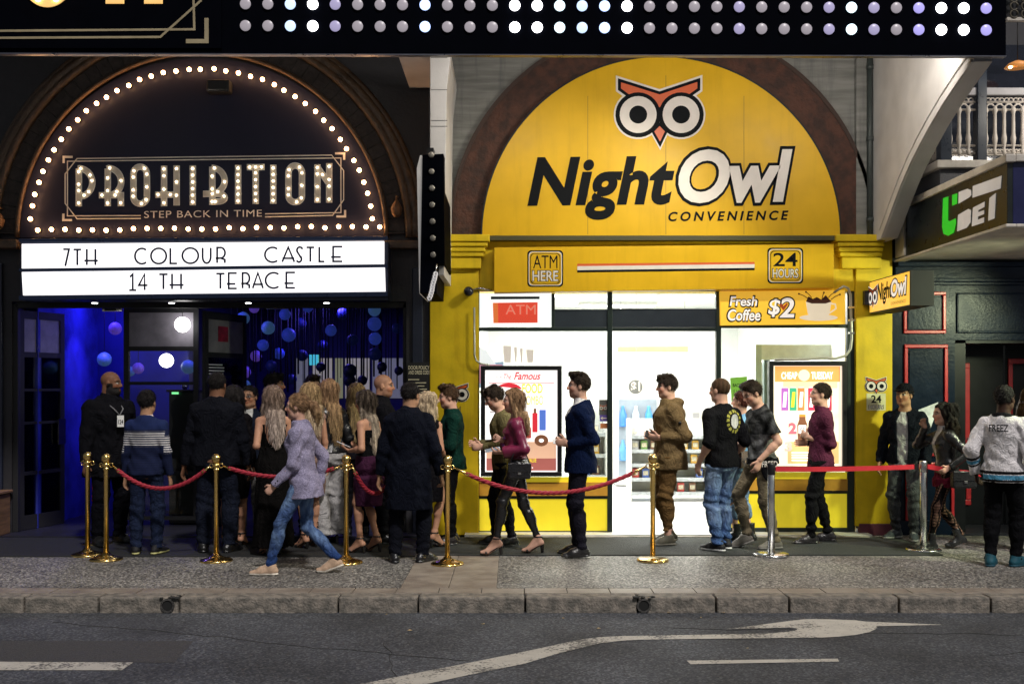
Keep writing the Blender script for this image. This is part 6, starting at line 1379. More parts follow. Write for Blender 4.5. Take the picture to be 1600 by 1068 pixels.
def trousers(S, par, mt, color, g=.012, gk=None, gb=None, hemz=.06, waist=None, bulk=1, name='trousers', wr=.005, seed=1, crop=None, vs=.0085):
    u = S['u']; lo, hi = bounds(S); v = Vol(lo, hi, vs); r = [x * u * (1 + (bulk - 1) * .6) for x in LR[S['sex']]['leg']]; waist = max(-.03, min(.085, S.get('hem', 9) + .06)) if waist is None else waist; gk = g if gk is None else gk; gb = gk if gb is None else gb
    v.loft(S['O'], S['T'], S['F'], [t for t in S['tab'] if t[0] <= (waist + .05) * u], g * .7, .03)
    for i in (0, 1):
        h, k, a = S['hip'][i], S['knee'][i], S['ankle'][i]; e = k + (a - k) * (1.04 if crop is None else crop)
        v.cap(h, k, r[0] + g * .8, r[1] + gk, .04); v.cap(k, e, r[2] + gk, r[3] + gb, .03, flat1=True)
        cf = k + (a - k) * .28 - V3(.016, 0, 0); v.cap(cf, cf + (a - k) * .2, r[2] * .95 + gk * .9, r[2] * .85 + gk * .9, .03)
    if wr:
        v.wrinkle(wr * .55, seed, 15, 10)
        X, Y, Z = v.ax[0][:, None, None], v.ax[1][None, :, None], v.ax[2][None, None, :]; kz = S['knee'][0][2]
        wgt = np.exp(-((Z - kz) / .1) ** 2) * .8 + np.exp(-((Z - .13) / .09) ** 2) * 1.2 + np.exp(-((Z - S['O'][2] + .08) / .07) ** 2) * .8
        v.d += (wr * wgt * np.sin(75 * Z + 2.5 * np.sin(13 * Y + seed) + 3 * np.sin(10 * X + seed))).astype(f32)
    p = S['O'] + S['T'] * waist * u; v.plane(p, S['T'], lo=V3(lo[0], lo[1], p[2] - .1), hi=hi); return finish(v, name, mt, par, S, color)
def skirt(S, par, mt, color, tabf, name='skirt', g=.01, t1=.09, wr=.003, seed=2):
    """tabf: extra rows (z above ground, half width, half depth, forward offset) below the hips"""
    u = S['u']; lo, hi = bounds(S); v = Vol(lo, hi, .0085); O = S['O']
    rows = [(z - O[2], w, d, f) for z, w, d, f in tabf]; up = [t for t in S['tab'] if rows[-1][0] + .02 < t[0] <= t1 * u + .03]
    v.loft(O, V3(0, 0, 1) if not up or abs(S['T'][0]) < .2 else S['T'], S['F'], rows + [(a, b + g, c + g, d) for a, b, c, d in up], 0, .0); v.wrinkle(wr, seed, 6, 20); return finish(v, name, mt, par, S, color)
def footwear(S, par, kind, col, sole=(.6, .6, .58), sz=1.0):
    u = S['u']
    for i in (0, 1):
        f, l, yaw, lift = S['feet'][i]; an = S['ankle'][i]; w = .9 if S['sex'] == 'f' else 1; lo, hi = (-.13, -.09, -.03), (.26, .09, .26); v = Vol(lo, hi, .0065); sc = u * sz
        if kind in ('heels', 'strappy'):
            hh = S['heel'] * .85 + .085 * u - .085 * u
            zl = S['heel'] * .85 + .012
            v.cap((-.035 * sc, 0, zl), (.105 * sc, 0, .012), .03 * sc, .036 * sc, .004, sq=(V3(0, 0, 1), 3.6)); v.cap((.105 * sc, 0, .011), (.16 * sc, 0, .011), .036 * sc, .026 * sc, .004, sq=(V3(0, 0, 1), 3.6)); v.cap((-.045 * sc, 0, zl), (-.05 * sc, 0, .008), .022, .016 if kind == 'heels' else .012, .006)
            m_ = V3(.115 * sc, 0, .03); v.cap(m_ - V3(0, .036 * sc, .012), m_ + V3(0, 0, .022), .012, .012, .004); v.cap(m_ + V3(0, .036 * sc, -.012), m_ + V3(0, 0, .022), .012, .012, .004)
            za = an[2] - lift + .01
            for k in range(12):
                a0, a1 = k * .5236, (k + 1) * .5236; rr_ = .041 * u; v.cap((rr_ * math.cos(a0), rr_ * math.sin(a0), za), (rr_ * math.cos(a1), rr_ * math.sin(a1), za), .008, .008, .002)
            v.cap((-.05 * sc, 0, zl), (-.043 * sc, 0, za), .01, .008, .004)
            if kind == 'strappy':
                for q in range(3):
                    for s_ in (-1, 1): v.cap((-.04, s_ * .03, za + .05 * q), (.045, -s_ * .03, za + .05 * q + .05), .007, .007, .002); v.cap((.09 - .03 * q, s_ * .035, .03 + .03 * q), (.07 - .03 * q, 0, .07 + .025 * q), .007, .007, .002)
            c = lambda P_, S_: np.tile(np.array(col, f32), (len(P_), 1)); pit = 0
        else:
            bw = .043 * w; v.cap((-.045 * sc, 0, .04), (.09 * sc, 0, .032), .037 * sc * w, .046 * sc * w, .02, sq=(V3(0, 0, 1), 1.05)); v.cap((.09 * sc, 0, .03), (.165 * sc, 0, .022), .046 * sc * w, (.034 if kind != 'dress' else .026) * sc * w, .02, sq=(V3(0, 0, 1), 1.3))
            v.cap((-.012, 0, .085 * u), (.07 * sc, 0, .045), .04 * sc, .038 * sc, .03)
            top_ = {'boot': .2, 'sneaker': .1, 'dress': .088, 'high': .12}[kind] * u; v.cap((-.012, 0, .05), (-.006 if kind != 'boot' else -.01, 0, top_), .042 * sc, .042 * sc if kind != 'boot' else .048 * sc, .02, flat1=True)
            if kind == 'boot': v.cap((-.05, 0, .03), (-.052, 0, -.0), .028, .026, .01)
            v.cap((-.045 * sc, 0, .012), (.1 * sc, 0, .012), .041 * sc * w, .049 * sc * w, 0, sq=(V3(0, 0, 1), 3.2)); v.cap((.1 * sc, 0, .012), (.168 * sc, 0, .012), .049 * sc * w, .035 * sc * w, 0, sq=(V3(0, 0, 1), 2.6))
            v.plane((0, 0, 0.0), V3(0, 0, -1)); hs_ = .024 if kind in ('sneaker', 'high') else .012
            cc = np.array(col, f32); so = np.array(sole, f32)
            def c(P_, S_, cc=cc, so=so, hs_=hs_): return np.where((P_[:, 2] < hs_)[:, None], so, cc)
            pit = 0
        P_, F_ = v.mesh(); col_ = c(P_, S)
        if kind in ('sneaker', 'high') and col is not sole:
            tong = (P_[:, 0] > .03) & (P_[:, 0] < .1) & (np.abs(P_[:, 1]) < .018) & (P_[:, 2] > .05) & (np.sin(P_[:, 0] * 260) > .2); col_[tong] = so
        if lift > .01 and kind not in ('heels', 'strappy'):
            th = math.atan2(lift, .15 * sc); px0 = .11 * sc; X = P_[:, 0] - px0; Z = P_[:, 2]; P_ = P_.copy(); P_[:, 0] = px0 + X * math.cos(th) + Z * math.sin(th); P_[:, 2] = np.where(X < 0, Z * math.cos(th) - X * math.sin(th), Z + np.maximum(0, -X * math.sin(th)))
            P_[:, 0] -= px0 - px0 * math.cos(th) if False else 0
        if lift > .01 and kind in ('heels', 'strappy'): P_ = P_ + V3(0, 0, lift * .4)
        P_ = P_ @ rotz(yaw).T + V3(an[0], an[1], 0); npmesh('shoe', P_, F_, CM['leather' if kind in ('dress', 'boot', 'heels', 'strappy') else 'rubber'], par, jit(col_, P_, .08))
def hair(S, par, style, c1, c2=None, length=.3, seed=0, vol=1.0):
    c1 = np.array(c1); c2 = c1 if c2 is None else np.array(c2); hs = S['hs']; A = np.stack([S['hf'], S['hl'], S['hu']], 1); C = S['C']
    lo = C - .24; hi = C + .24
    if style in ('long', 'curly', 'pony'): lo = lo - V3(0, 0, length)
    v = Vol(lo, hi, .0075 if style not in ('long', 'curly') else .008); E = lambda c, r_, k=.015, sub=False: v.ell(hp(S, c), np.array(r_) * hs, k, A, sub); Hd = -S['hu'] * .85 + V3(0, 0, -.15); Hd = V3(0, 0, -1) * .7 + Hd * .3; Hd = nrm(Hd)
    if style in ('short', 'quiff', 'crop', 'pony', 'bun', 'messy'):
        t = {'crop': .006, 'short': .009, 'quiff': .008, 'messy': .01, 'pony': .009, 'bun': .009}[style]
        E((-.016, 0, .036), (.097 + t, .077 + t, .088 + t * 1.1), 0)
        n = S['hf'] * .78 - S['hu'] * .62; v.plane(hp(S, (.07, 0, .078)) if style not in ('quiff', 'messy') else hp(S, (.082, 0, .08)), n)
        nb = -.04 if style != 'crop' else -.045; v.plane(hp(S, (0, 0, nb)), -S['hu'] + S['hf'] * .25)
        for s_ in (-1, 1): v.ell(hp(S, (.012, s_ * .085, -.025)), np.array((.035, .03, .04)) * hs, 0, A, True)
        if style == 'quiff': E((.05, 0, .115), (.05, .058, .03), .02); E((.0, 0, .12), (.075, .062, .022), .02)
        if style == 'messy':
            rs = random.Random(seed)
            for _ in range(18): E((rs.uniform(-.07, .085), rs.uniform(-.06, .06), rs.uniform(.085, .122)), (.026, .02, .022), .012)
            for _ in range(6): E((rs.uniform(.06, .085), rs.uniform(-.05, .05), rs.uniform(.06, .09)), (.02, .018, .026), .01)
        if style == 'pony':
            p0 = hp(S, (-.115, 0, .03)); pts = [p0, p0 - S['hf'] * .045 + V3(0, 0, -.03), p0 - S['hf'] * .07 + V3(0, 0, -.1), p0 - S['hf'] * .075 + V3(0, 0, -length)]
            v.cap(hp(S, (-.09, 0, .03)), p0, .03, .022, .02)
            for a, b, ra, rb in zip(pts, pts[1:], (.03, .044, .042), (.044, .042, .01)): v.cap(a, b, ra, rb, .012)
            for s_ in (-1, 1): v.cap(hp(S, (.05, s_ * .07, .03)), hp(S, (.01, s_ * .083, -.03)), .012, .006, .01)
        if style == 'bun': E((-.1, 0, .085), (.038, .038, .036), .01)
        v.strands(.0025 if style != 'crop' else .001, 190); v.wrinkle(.002 if style != 'crop' else 0, seed, 40, 45)
    else:
        E((-.018, 0, .036), (.114, .094, .104), 0)
        n = S['hf'] * .86 - S['hu'] * .5; v.plane(hp(S, (.06, 0, .07)), n)
        p0 = hp(S, (-.035, 0, .03)); Fh = nrm(V3(S['hf'][0], S['hf'][1], 0)); Dn = V3(0, 0, 1)
        w = .098 * vol; L = length + .03; sp = np.array([S['Ft'][0], S['Ft'][1], 0])
        rows = [(-L, w * .3, .018, -.1), (-L * .85, w * .62, .03, -.1), (-L * .6, w * .92, .04, -.092), (-L * .35, w * 1.05, .05, -.062), (-.13, w * 1.02, .062, -.02), (-.05, w, .078, -.005), (.05, w * .93, .085, 0)]
        v.loft(p0, Dn, Fh, rows, 0, .025)
        for s_ in (-1, 1):
            a = hp(S, (.015, s_ * .08, .02)); b = hp(S, (-.01, s_ * .09, -.09)); c = b + V3(0, 0, -.09) + S['hf'] * .01; v.cap(a, b, .022, .024, .02); v.cap(b, c, .024, .012, .02)
        if style == 'curly':
            rs = random.Random(seed)
            for _ in range(46):
                q = rs.uniform(-L, .06); ww = np.interp(q, [r_[0] for r_ in rows], [r_[1] for r_ in rows]); an_ = rs.uniform(1.2, 5.1); Lh = np.cross(Dn, Fh); p = p0 + Dn * q + Fh * (math.cos(an_) * .06 - .03) + Lh * (math.sin(an_) * ww); v.ell(p, (.03, .03, .04), .015)
        v.strands(.0045, 150); v.wrinkle(.002 if style == 'long' else .006, seed, 20, 20); 
        v.plane(hp(S, (.09, 0, 0)), S['hf'], lo=C - .3, hi=C + .3)
    zt = C[2]
    def col(P_, S_):
        t = np.clip((zt - P_[:, 2] + .02) / max(.1, length * .8), 0, 1) if style in ('long', 'curly', 'pony') else np.zeros(len(P_))
        st = .5 + .5 * np.sin(110 * P_[:, 1] + 95 * P_[:, 0] + 3 * np.sin(12 * P_[:, 2])); k = np.clip(t * 1.1 + (st - .5) * .16 * (np.abs(c2 - c1).sum() > .02), 0, 1)
        return (c1 + (c2 - c1) * k[:, None]) * (.75 + .5 * st)[:, None]
    P_, F_ = v.mesh(); c = np.asarray(col(P_, S)); rg = np.random.default_rng(seed + 11); lg = style in ('long', 'curly')
    n = {'crop': 900, 'long': 2200, 'curly': 2200}.get(style, 1500); ok_ = np.nonzero((P_ - S['C']) @ S['hf'] < {'long': -.005, 'curly': -.005, 'pony': .03}.get(style, 1))[0]; ix = ok_[rg.integers(0, len(ok_), n)]; B = P_[ix]; out = B - S['C']; out[:, 2] *= .35 if lg else 1; out[:, 2] = np.where(lg & (B[:, 2] < S['C'][2]), 0, out[:, 2]); out /= np.linalg.norm(out, axis=1, keepdims=True) + 1e-9
    fl = np.tile(V3(0, 0, -1) if lg else -S['hu'] * .5 - S['hf'] * .45, (n, 1)); up = (B - S['C']) @ S['hu'] > .1
    if style in ('quiff', 'messy'): fl[up] = S['hf'] * .2 + S['hl'] * .4
    fl = np.tile(-S['hf'] * .75 - S['hu'] * .35, (n, 1)) if style == 'pony' else fl; fl = fl + rg.normal(0, .3 if not lg else .12, (n, 3)); fl -= out * (fl * out).sum(1, keepdims=True); fl /= np.linalg.norm(fl, axis=1, keepdims=True) + 1e-9
    ln = rg.uniform(.6, 1.3, (n, 1)) * {'crop': .008, 'short': .022, 'quiff': .028, 'messy': .03, 'bun': .03, 'pony': .03, 'long': .075, 'curly': .06}[style]; sd = np.cross(fl, out); wd = .0022 if not lg else .003
    M = B + fl * ln * .55 + out * ln * rg.uniform(.05, .2, (n, 1)); T_ = B + fl * ln + out * ln * rg.uniform(.03, .4 if not lg else .2, (n, 1))
    V_ = np.stack([B - sd * wd - out * .003, B + sd * wd - out * .003, M + sd * wd * .8, M - sd * wd * .8, T_ + sd * wd * .2, T_ - sd * wd * .2], 1).reshape(-1, 3); k = len(P_) + 6 * np.arange(n)[:, None]
    Q_ = np.concatenate([k + np.array([0, 1, 2, 3]), k + np.array([3, 2, 4, 5])]); cb = np.repeat(c[ix] * rg.uniform(.55, 1.5, (n, 1)), 6, axis=0)
    npmesh('hair', np.concatenate([P_, V_]), np.concatenate([F_, Q_]), CM['hair'], par, np.concatenate([jit(c, P_, .1), cb]))
def person(label, px, py, H, face, sex='m', feet=((0, .1, .15, 0), (0, -.1, -.15, 0)), hands=(None, None), lean=0, side=0, twist=0, bulk=1, heel=0, head=(0, 0, 0), skin='fair', hairc='dark', hipdrop=0, hipshift=(0, 0), fc=None, bare=False, core=None, group=None):
    p = G(px, py); t = thing('person', label, 'person', (p.x, p.y, .012 if -1.6 < p.y else .0), R(face), group)
    feet = [(f, l, y, z) for f, l, y, z in feet]
    S = skeleton(H, sex, feet, hands, lean, side, twist, bulk, heel, head, hipdrop, hipshift)
    body(S, SKIN[skin], HAIRC[hairc], t, fc or {}, bare, bulk, core or {}); return t, S
def atpt(t, S, p):                                     # person-local point -> world
    return Vector(basis(t) @ Vector(p))
# ================================================================== THE CAST
def C(*a): return np.array(a, f32)
def denim(base, fade, knee=.5):
    base, fade = np.array(base), np.array(fade)
    def f(P_, S):
        z = P_[:, 2]; k0, k1 = S['knee'][0][2], S['O'][2]; n = .5 + .5 * np.sin(31 * z + 9 * np.sin(17 * P_[:, 1]) + 6 * np.sin(13 * P_[:, 0]))
        w = np.exp(-((z - (k0 * .35 + k1 * .65)) / .16) ** 2) * .8 + np.exp(-((z - k0 + .1) / .12) ** 2) * .5; w = np.clip(w * (.55 + .6 * n), 0, 1); return base + (fade - base) * w[:, None]
    return f
def front_v(base, shirt, w=.07, z0=.05):
    """jacket colour with the shirt showing in a V at the chest"""
    base, shirt = np.array(base, f32), np.array(shirt, f32)
    def f(P_, S):
        q = P_ - S['O']; t = q @ S['T']; fr_ = q @ S['Ft']; l = np.abs(q @ S['Lt']); c = np.tile(base, (len(P_), 1)); m = (fr_ > .03) & (t > z0) & (l < w * np.clip((t - z0) / .35, 0, 1)); c[m] = shirt; return c
    return f
def held(name, label, cat, loc, size, rot, col, rough=.3, screen=None, bev=.004):
    t = thing(name, label, cat, loc); t.rotation_euler = rot
    o = MB().box(-size[0] / 2, size[0] / 2, -size[1] / 2, size[1] / 2, -size[2] / 2, size[2] / 2).build('case', mat(name + '_' + cat, col, rough), None, bev=bev); o.parent = t
    if screen is not None:
        o = MB().box(-size[0] * .45, size[0] * .45, -size[1] * .46, size[1] * .46, size[2] / 2 - .001, size[2] / 2 + .0012).build('screen', mat('screen', (.1, .12, .15), .1, noise=0, emit=screen), None); o.parent = t
    return t
def palm(t, S, i, f=.09, n=.025): return atpt(t, S, S['wr'][i] + S['hd'][i] * f + S['pn'][i] * n)
GQ = 'people queuing along the shop fronts'
HANG = {'p': (.03, .075, -.54)}
def st_(l=0, r=0, w=.1, yl=.18, yr=-.18, ll=0, lr=0): return ((l, w, yl, ll), (r, -w, yr, lr))
# 1 bouncer
t, S = person('heavy bald bearded doorman in a black coat with a white badge', 168, 850, 1.83, -38, 'm', st_(0, .04, .14), ({'p': (.05, .1, -.55)}, {'p': (.06, .1, -.55)}), bulk=1.26, skin='brown', hairc='black', fc={'beard': 1}, head=(.62, -.06, 0))
top(S, t, 'coat', 'cloth', (.009, .009, .012), .03, hem=-.26, bulk=1.3, collar=.03, seed=1, flare=.05, wr=.005); trousers(S, t, 'cloth', (.008, .008, .012), .016, bulk=1.25, gb=.02); footwear(S, t, 'dress', (.01, .01, .01), (.01, .01, .01), 1.1)
q = S['O'] + S['T'] * .3 * S['u']; fr_ = S['Ft']; lt = S['Lt']; b = q + fr_ * .225 - lt * .01
m = MB(); m.tube([S['N'] + lt * .085 - V3(0, 0, .0) + fr_ * .04, S['O'] + S['T'] * .42 * S['u'] + fr_ * .2 + lt * .045, b + V3(0, 0, .06)], .006, 6); m.tube([S['N'] - lt * .085 + fr_ * .04, S['O'] + S['T'] * .42 * S['u'] + fr_ * .2 - lt * .06, b + V3(0, 0, .06)], .006, 6)
o = m.build('lanyard', mat('lanyard_grey', (.16, .16, .17), .6)); o.parent = t
o = MB(); fb_ = (Vector(b + fr_ * .012), Vector(lt), Vector((0, 0, 1)), Vector(fr_)); o.prism([(-.038, -.06), (.038, -.06), (.038, .06), (-.038, .06)], fb_, 0, .004); o = o.build('badge', mat('badge_white', (.75, .75, .75), .4)); o.parent = t
o = text('124', fb_, -.028, .028, -.03, .015, SK, None, d=.006, bold=.02, name='badge_number'); o.parent = t
# 2 striped sweater
t, S = person('man from behind in a navy sweater with white stripes and blue jeans', 228, 867, 1.61, 88, 'm', st_(0, .02, .1, .3, -.3), (HANG, {'p': (.03, .08, -.53)}), skin='olive', hairc='black', head=(-.1, 0, 0), fc={'scalp': .1}, group=GQ)
def sw_col(P_, S):
    q = P_ - S['O']; t_ = P_[:, 2]; l = np.abs(q @ S['Lt']); arm = l > .205; lo_, hi_ = np.where(arm, 1.0, 1.07), np.where(arm, 1.17, 1.215); c = np.tile(C(.012, .017, .05), (len(P_), 1)); c[(t_ > lo_) & (t_ < hi_)] = (.68, .66, .64); c[t_ > 1.235] = (.014, .024, .085); return c
sm = mat('striped_knit', (1, 1, 1), .9, noise=.1, scale=40, bump=.4, bscale=160, spec=.1, attr='Col'); n_ = sm.node_tree; vc = [x for x in n_.nodes if x.type == 'VERTEX_COLOR'][0]; hv = [x for x in n_.nodes if x.type == 'HUE_SAT'][0]
tc_ = n_.nodes.new('ShaderNodeTexCoord'); sx_ = n_.nodes.new('ShaderNodeSeparateXYZ'); n_.links.new(tc_.outputs['Object'], sx_.inputs[0]); mm_ = n_.nodes.new('ShaderNodeMath'); mm_.operation = 'MULTIPLY'; mm_.inputs[1].default_value = 45; n_.links.new(sx_.outputs[2], mm_.inputs[0])
fr2 = n_.nodes.new('ShaderNodeMath'); fr2.operation = 'FRACT'; n_.links.new(mm_.outputs[0], fr2.inputs[0]); gt = n_.nodes.new('ShaderNodeMath'); gt.operation = 'GREATER_THAN'; gt.inputs[1].default_value = .55; n_.links.new(fr2.outputs[0], gt.inputs[0])
mxx = n_.nodes.new('ShaderNodeMix'); mxx.data_type = 'RGBA'; mxx.inputs[6].default_value = (.012, .017, .05, 1); n_.links.new(gt.outputs[0], mxx.inputs[0])
gz = n_.nodes.new('ShaderNodeMath'); gz.operation = 'GREATER_THAN'; gz.inputs[1].default_value = 1.235; n_.links.new(sx_.outputs[2], gz.inputs[0]); mx2 = n_.nodes.new('ShaderNodeMath'); mx2.operation = 'MAXIMUM'; n_.links.new(gt.outputs[0], mx2.inputs[0]); n_.links.new(gz.outputs[0], mx2.inputs[1]); n_.links.new(mx2.outputs[0], mxx.inputs[0])
n_.links.new(vc.outputs[0], mxx.inputs[7]); n_.links.new(mxx.outputs[2], hv.inputs['Color']); CM['striped'] = sm
top(S, t, 'sweater', 'striped', sw_col, .016, hem=-.09, seed=2, wr=.004); top(S, t, 'shirt_collar', 'cloth', (.75, .62, .62), .004, sleeve='none', hem=.3, collar=.03, wr=0) ; trousers(S, t, 'denim', (.014, .022, .055), .016, gb=.02); footwear(S, t, 'sneaker', (.01, .01, .012), (.5, .48, .2)); hair(S, t, 'short', HAIRC['black'])
# 3 big man in black jacket
t, S = person('broad man from behind in a black bomber jacket and dark jeans', 338, 863, 1.81, 90, 'm', st_(0, 0, .13, .3, -.3), ({'p': (.0, .13, -.53)}, {'p': (.04, .12, -.53)}), bulk=1.2, skin='brown', hairc='black', head=(-.12, -.05, 0), group=GQ)
top(S, t, 'jacket', 'cloth', (.011, .012, .018), .032, ga=.022, hem=-.1, bulk=1.18, collar=.02, seed=3, wr=.005); trousers(S, t, 'denim', (.012, .016, .032), .022, bulk=1.15, gb=.026); footwear(S, t, 'dress', (.01, .01, .01), (.012, .012, .012), 1.1); hair(S, t, 'short', HAIRC['black'])
# 4 dark haired woman half hidden
t, S = person('dark haired woman mostly hidden behind the broad man in black', 364, 855, 1.62, 95, 'f', st_(0, .05, .08), (HANG, HANG), skin='tan', hairc='black', bare=True, heel=.05, core={'leg': 0}, group=GQ)
top(S, t, 'jacket', 'cloth', (.014, .012, .014), .016, hem=-.08); skirt(S, t, 'cloth', (.012, .01, .012), [(.5, .15, .12, 0), (.65, .165, .13, 0)]); footwear(S, t, 'heels', (.01, .01, .01)); hair(S, t, 'long', HAIRC['black'], length=.28)
# 5 man with glasses facing us
t, S = person('man in glasses and dark jacket with grey trousers facing the street', 392, 845, 1.655, -95, 'm', st_(0, .03, .1), ({'p': (.12, -.05, -.5)}, {'p': (.1, 0, -.52)}), skin='olive', hairc='black', head=(-.1, .0, 0), group=GQ)
top(S, t, 'jacket', 'cloth', front_v((.012, .016, .03), (.5, .5, .47), .05), .02, hem=-.08, collar=.015); trousers(S, t, 'cloth', (.22, .21, .2), .02, gb=.025); footwear(S, t, 'dress', (.02, .02, .02)); hair(S, t, 'short', HAIRC['black'])
m = MB()
for s_ in (-1, 1):
    c_ = [hp(S, (.1, s_ * .033 + .021 * math.cos(a), .006 + .015 * math.sin(a))) for a in np.linspace(0, 6.28, 14)]; m.tube(c_, .003, 5); m.tube([hp(S, (.098, s_ * .054, .01)), hp(S, (.01, s_ * .079, .012))], .0025, 5)
m.tube([hp(S, (.102, -.012, .01)), hp(S, (.102, .012, .01))], .0025, 5); o = m.build('glasses', BLK); o.parent = t
# 6 taller man behind
t, S = person('tall dark haired man in navy standing behind the woman in the long dress', 424, 836, 1.8, 35, 'm', st_(0, .03, .1), (HANG, HANG), skin='tan', hairc='black', head=(-.5, 0, 0), group=GQ)
top(S, t, 'jacket', 'cloth', (.01, .014, .028), .022, hem=-.1, bulk=1.05); trousers(S, t, 'cloth', (.01, .01, .014), .016); footwear(S, t, 'dress', (.01, .01, .01)); hair(S, t, 'messy', HAIRC['black'], seed=4)
# 7 long black dress
t, S = person('woman with long wavy ash blonde hair in a backless long black dress', 427, 867, 1.61, 112, 'f', st_(0, .03, .07), ({'p': (.13, .02, -.26), 'pole': (-1, .2, -.5), 'd': (.7, -.2, .5)}, {'p': (.22, -.04, -.24), 'd': (.5, -.2, .6)}), skin='tan', hairc='ash', heel=.055, bare=True, core={'torso': 0, 'arm': .002}, head=(.15, -.02, 0), group=GQ)
def dress_(P_, S): return np.tile(C(.009, .008, .008), (len(P_), 1))
u = S['u']; top(S, t, 'bodice', 'cloth', dress_, .006, sleeve='none', hem=-.02, neck='lowback', wr=.002)
skirt(S, t, 'cloth', dress_, [(.08, .2, .17, -.01), (.4, .185, .155, -.01), (.65, .172, .14, -.012), (.78, .172, .138, -.014)], 'long_skirt', .014, .17, .006)
m = MB()
for s_ in (-1, 1): m.tube([S['N'] - S['T'] * .03 + S['Lt'] * s_ * .075 + S['Ft'] * .06, S['N'] - S['T'] * .005 + S['Lt'] * s_ * .085, S['N'] - S['T'] * .1 + S['Lt'] * s_ * .075 - S['Ft'] * .085, S['O'] + S['T'] * .16 * u + S['Lt'] * s_ * .085 - S['Ft'] * .085], .0045, 6)
o = m.build('dress_strap', BLK); o.parent = t
footwear(S, t, 'heels', (.01, .01, .01)); hair(S, t, 'long', (.17, .115, .085), (.4, .32, .27), .42, 3, .84)
held('mobile_phone', 'white phone held by the woman in the long black dress', 'phone', palm(t, S, 0), (.07, .14, .009), (.9, .2, .4), (.7, .7, .7), screen=.6)
# 8 walking woman (nearest)
t, S = person('woman in a lilac grey blazer and blue jeans striding along in front', 472, 896, 1.665, 180, 'f', ((.27, .07, 0, 0), (-.3, -.07, 0, .05)), ({'p': (.2, .03, -.46), 'pole': (-1, .1, -.4), 'n': (0, -1, .1), 'curl': .6}, {'p': (-.12, .06, -.5)}), lean=.06, twist=-.12, skin='fair', hairc='dirty', bulk=.98, head=(.1, -.05, 0))
top(S, t, 'blazer', 'tweed', front_v((.29, .265, .385), (.03, .04, .09), .05, .02), .024, ga=.018, hem=-.17, bulk=1.05, collar=.012, flare=.12, seed=8, wr=.006, open_=.05)
top(S, t, 'shirt', 'cloth', (.03, .04, .1), .006, sleeve='none', hem=-.02, wr=0)
trousers(S, t, 'denim', denim((.02, .05, .17), (.22, .34, .55)), .009, gk=.003, gb=.012, seed=5, wr=.004); footwear(S, t, 'sneaker', (.55, .38, .26), (.72, .66, .56)); hair(S, t, 'pony', HAIRC['dirty'], HAIRC['blonde'], .2, 2)
for k in range(2):
    b = S['wr'][0] - S['hd'][0] * (.035 + .025 * k) + np.cross(S['hd'][0], S['pn'][0]) * .0 - S['pn'][0] * .042; o = MB().ball(b, .008, 8).build('cuff_button', BLK); o.parent = t
# 9 blonde behind her
t, S = person('blonde woman with strappy heels hidden behind the striding woman', 486, 857, 1.63, 125, 'f', st_(0, .06, .07), (HANG, HANG), skin='tan', hairc='blonde', heel=.07, bare=True, core={'leg': 0}, group=GQ)
top(S, t, 'dress_top', 'cloth', (.3, .2, .16), .008, hem=-.06, sleeve='none'); skirt(S, t, 'cloth', (.3, .2, .16), [(.55, .16, .13, 0), (.68, .168, .135, 0)]); footwear(S, t, 'strappy', (.01, .01, .01)); hair(S, t, 'long', HAIRC['blonde'], HAIRC['pale'], .36, 5)
# 10 leather jacket, wide trousers
t, S = person('woman with long straight blonde hair, black leather jacket and pale grey trousers', 516, 852, 1.67, 128, 'f', st_(0, .05, .09), ({'p': (.16, .03, -.4)}, {'p': (.16, 0, -.4)}), skin='fair', hairc='blonde', heel=.07, head=(.25, -.02, 0), group=GQ)
top(S, t, 'leather_jacket', 'leather', (.012, .012, .014), .02, hem=.0, seed=9, collar=.0); trousers(S, t, 'cloth', (.36, .35, .35), .014, gk=.04, gb=.055, seed=9, waist=.1, crop=1.1); footwear(S, t, 'heels', (.01, .01, .01)); hair(S, t, 'long', HAIRC['dirty'], HAIRC['blonde'], .5, 7, .82)
# 11 man behind
t, S = person('dark haired man whose face shows left of the long straight blonde hair', 487, 833, 1.77, -60, 'm', st_(), (HANG, HANG), skin='fair', hairc='dark', head=(.2, 0, 0), fc={'stubble': 1}, group=GQ)
top(S, t, 'jacket', 'cloth', (.015, .015, .02), .02, hem=-.08); trousers(S, t, 'cloth', (.012, .012, .015), .016); footwear(S, t, 'dress', (.01, .01, .01)); hair(S, t, 'quiff', HAIRC['dark'])
# 12 blonde further back
t, S = person('blonde woman in the back row with yellow wavy hair from behind', 557, 838, 1.69, 110, 'f', st_(), (HANG, HANG), skin='fair', hairc='blonde', group=GQ)
top(S, t, 'jacket', 'cloth', (.015, .013, .018), .016, hem=-.06); trousers(S, t, 'cloth', (.012, .012, .015), .014); footwear(S, t, 'dress', (.01, .01, .01)); hair(S, t, 'long', HAIRC['blonde'], (.5, .36, .17), .45, 11)
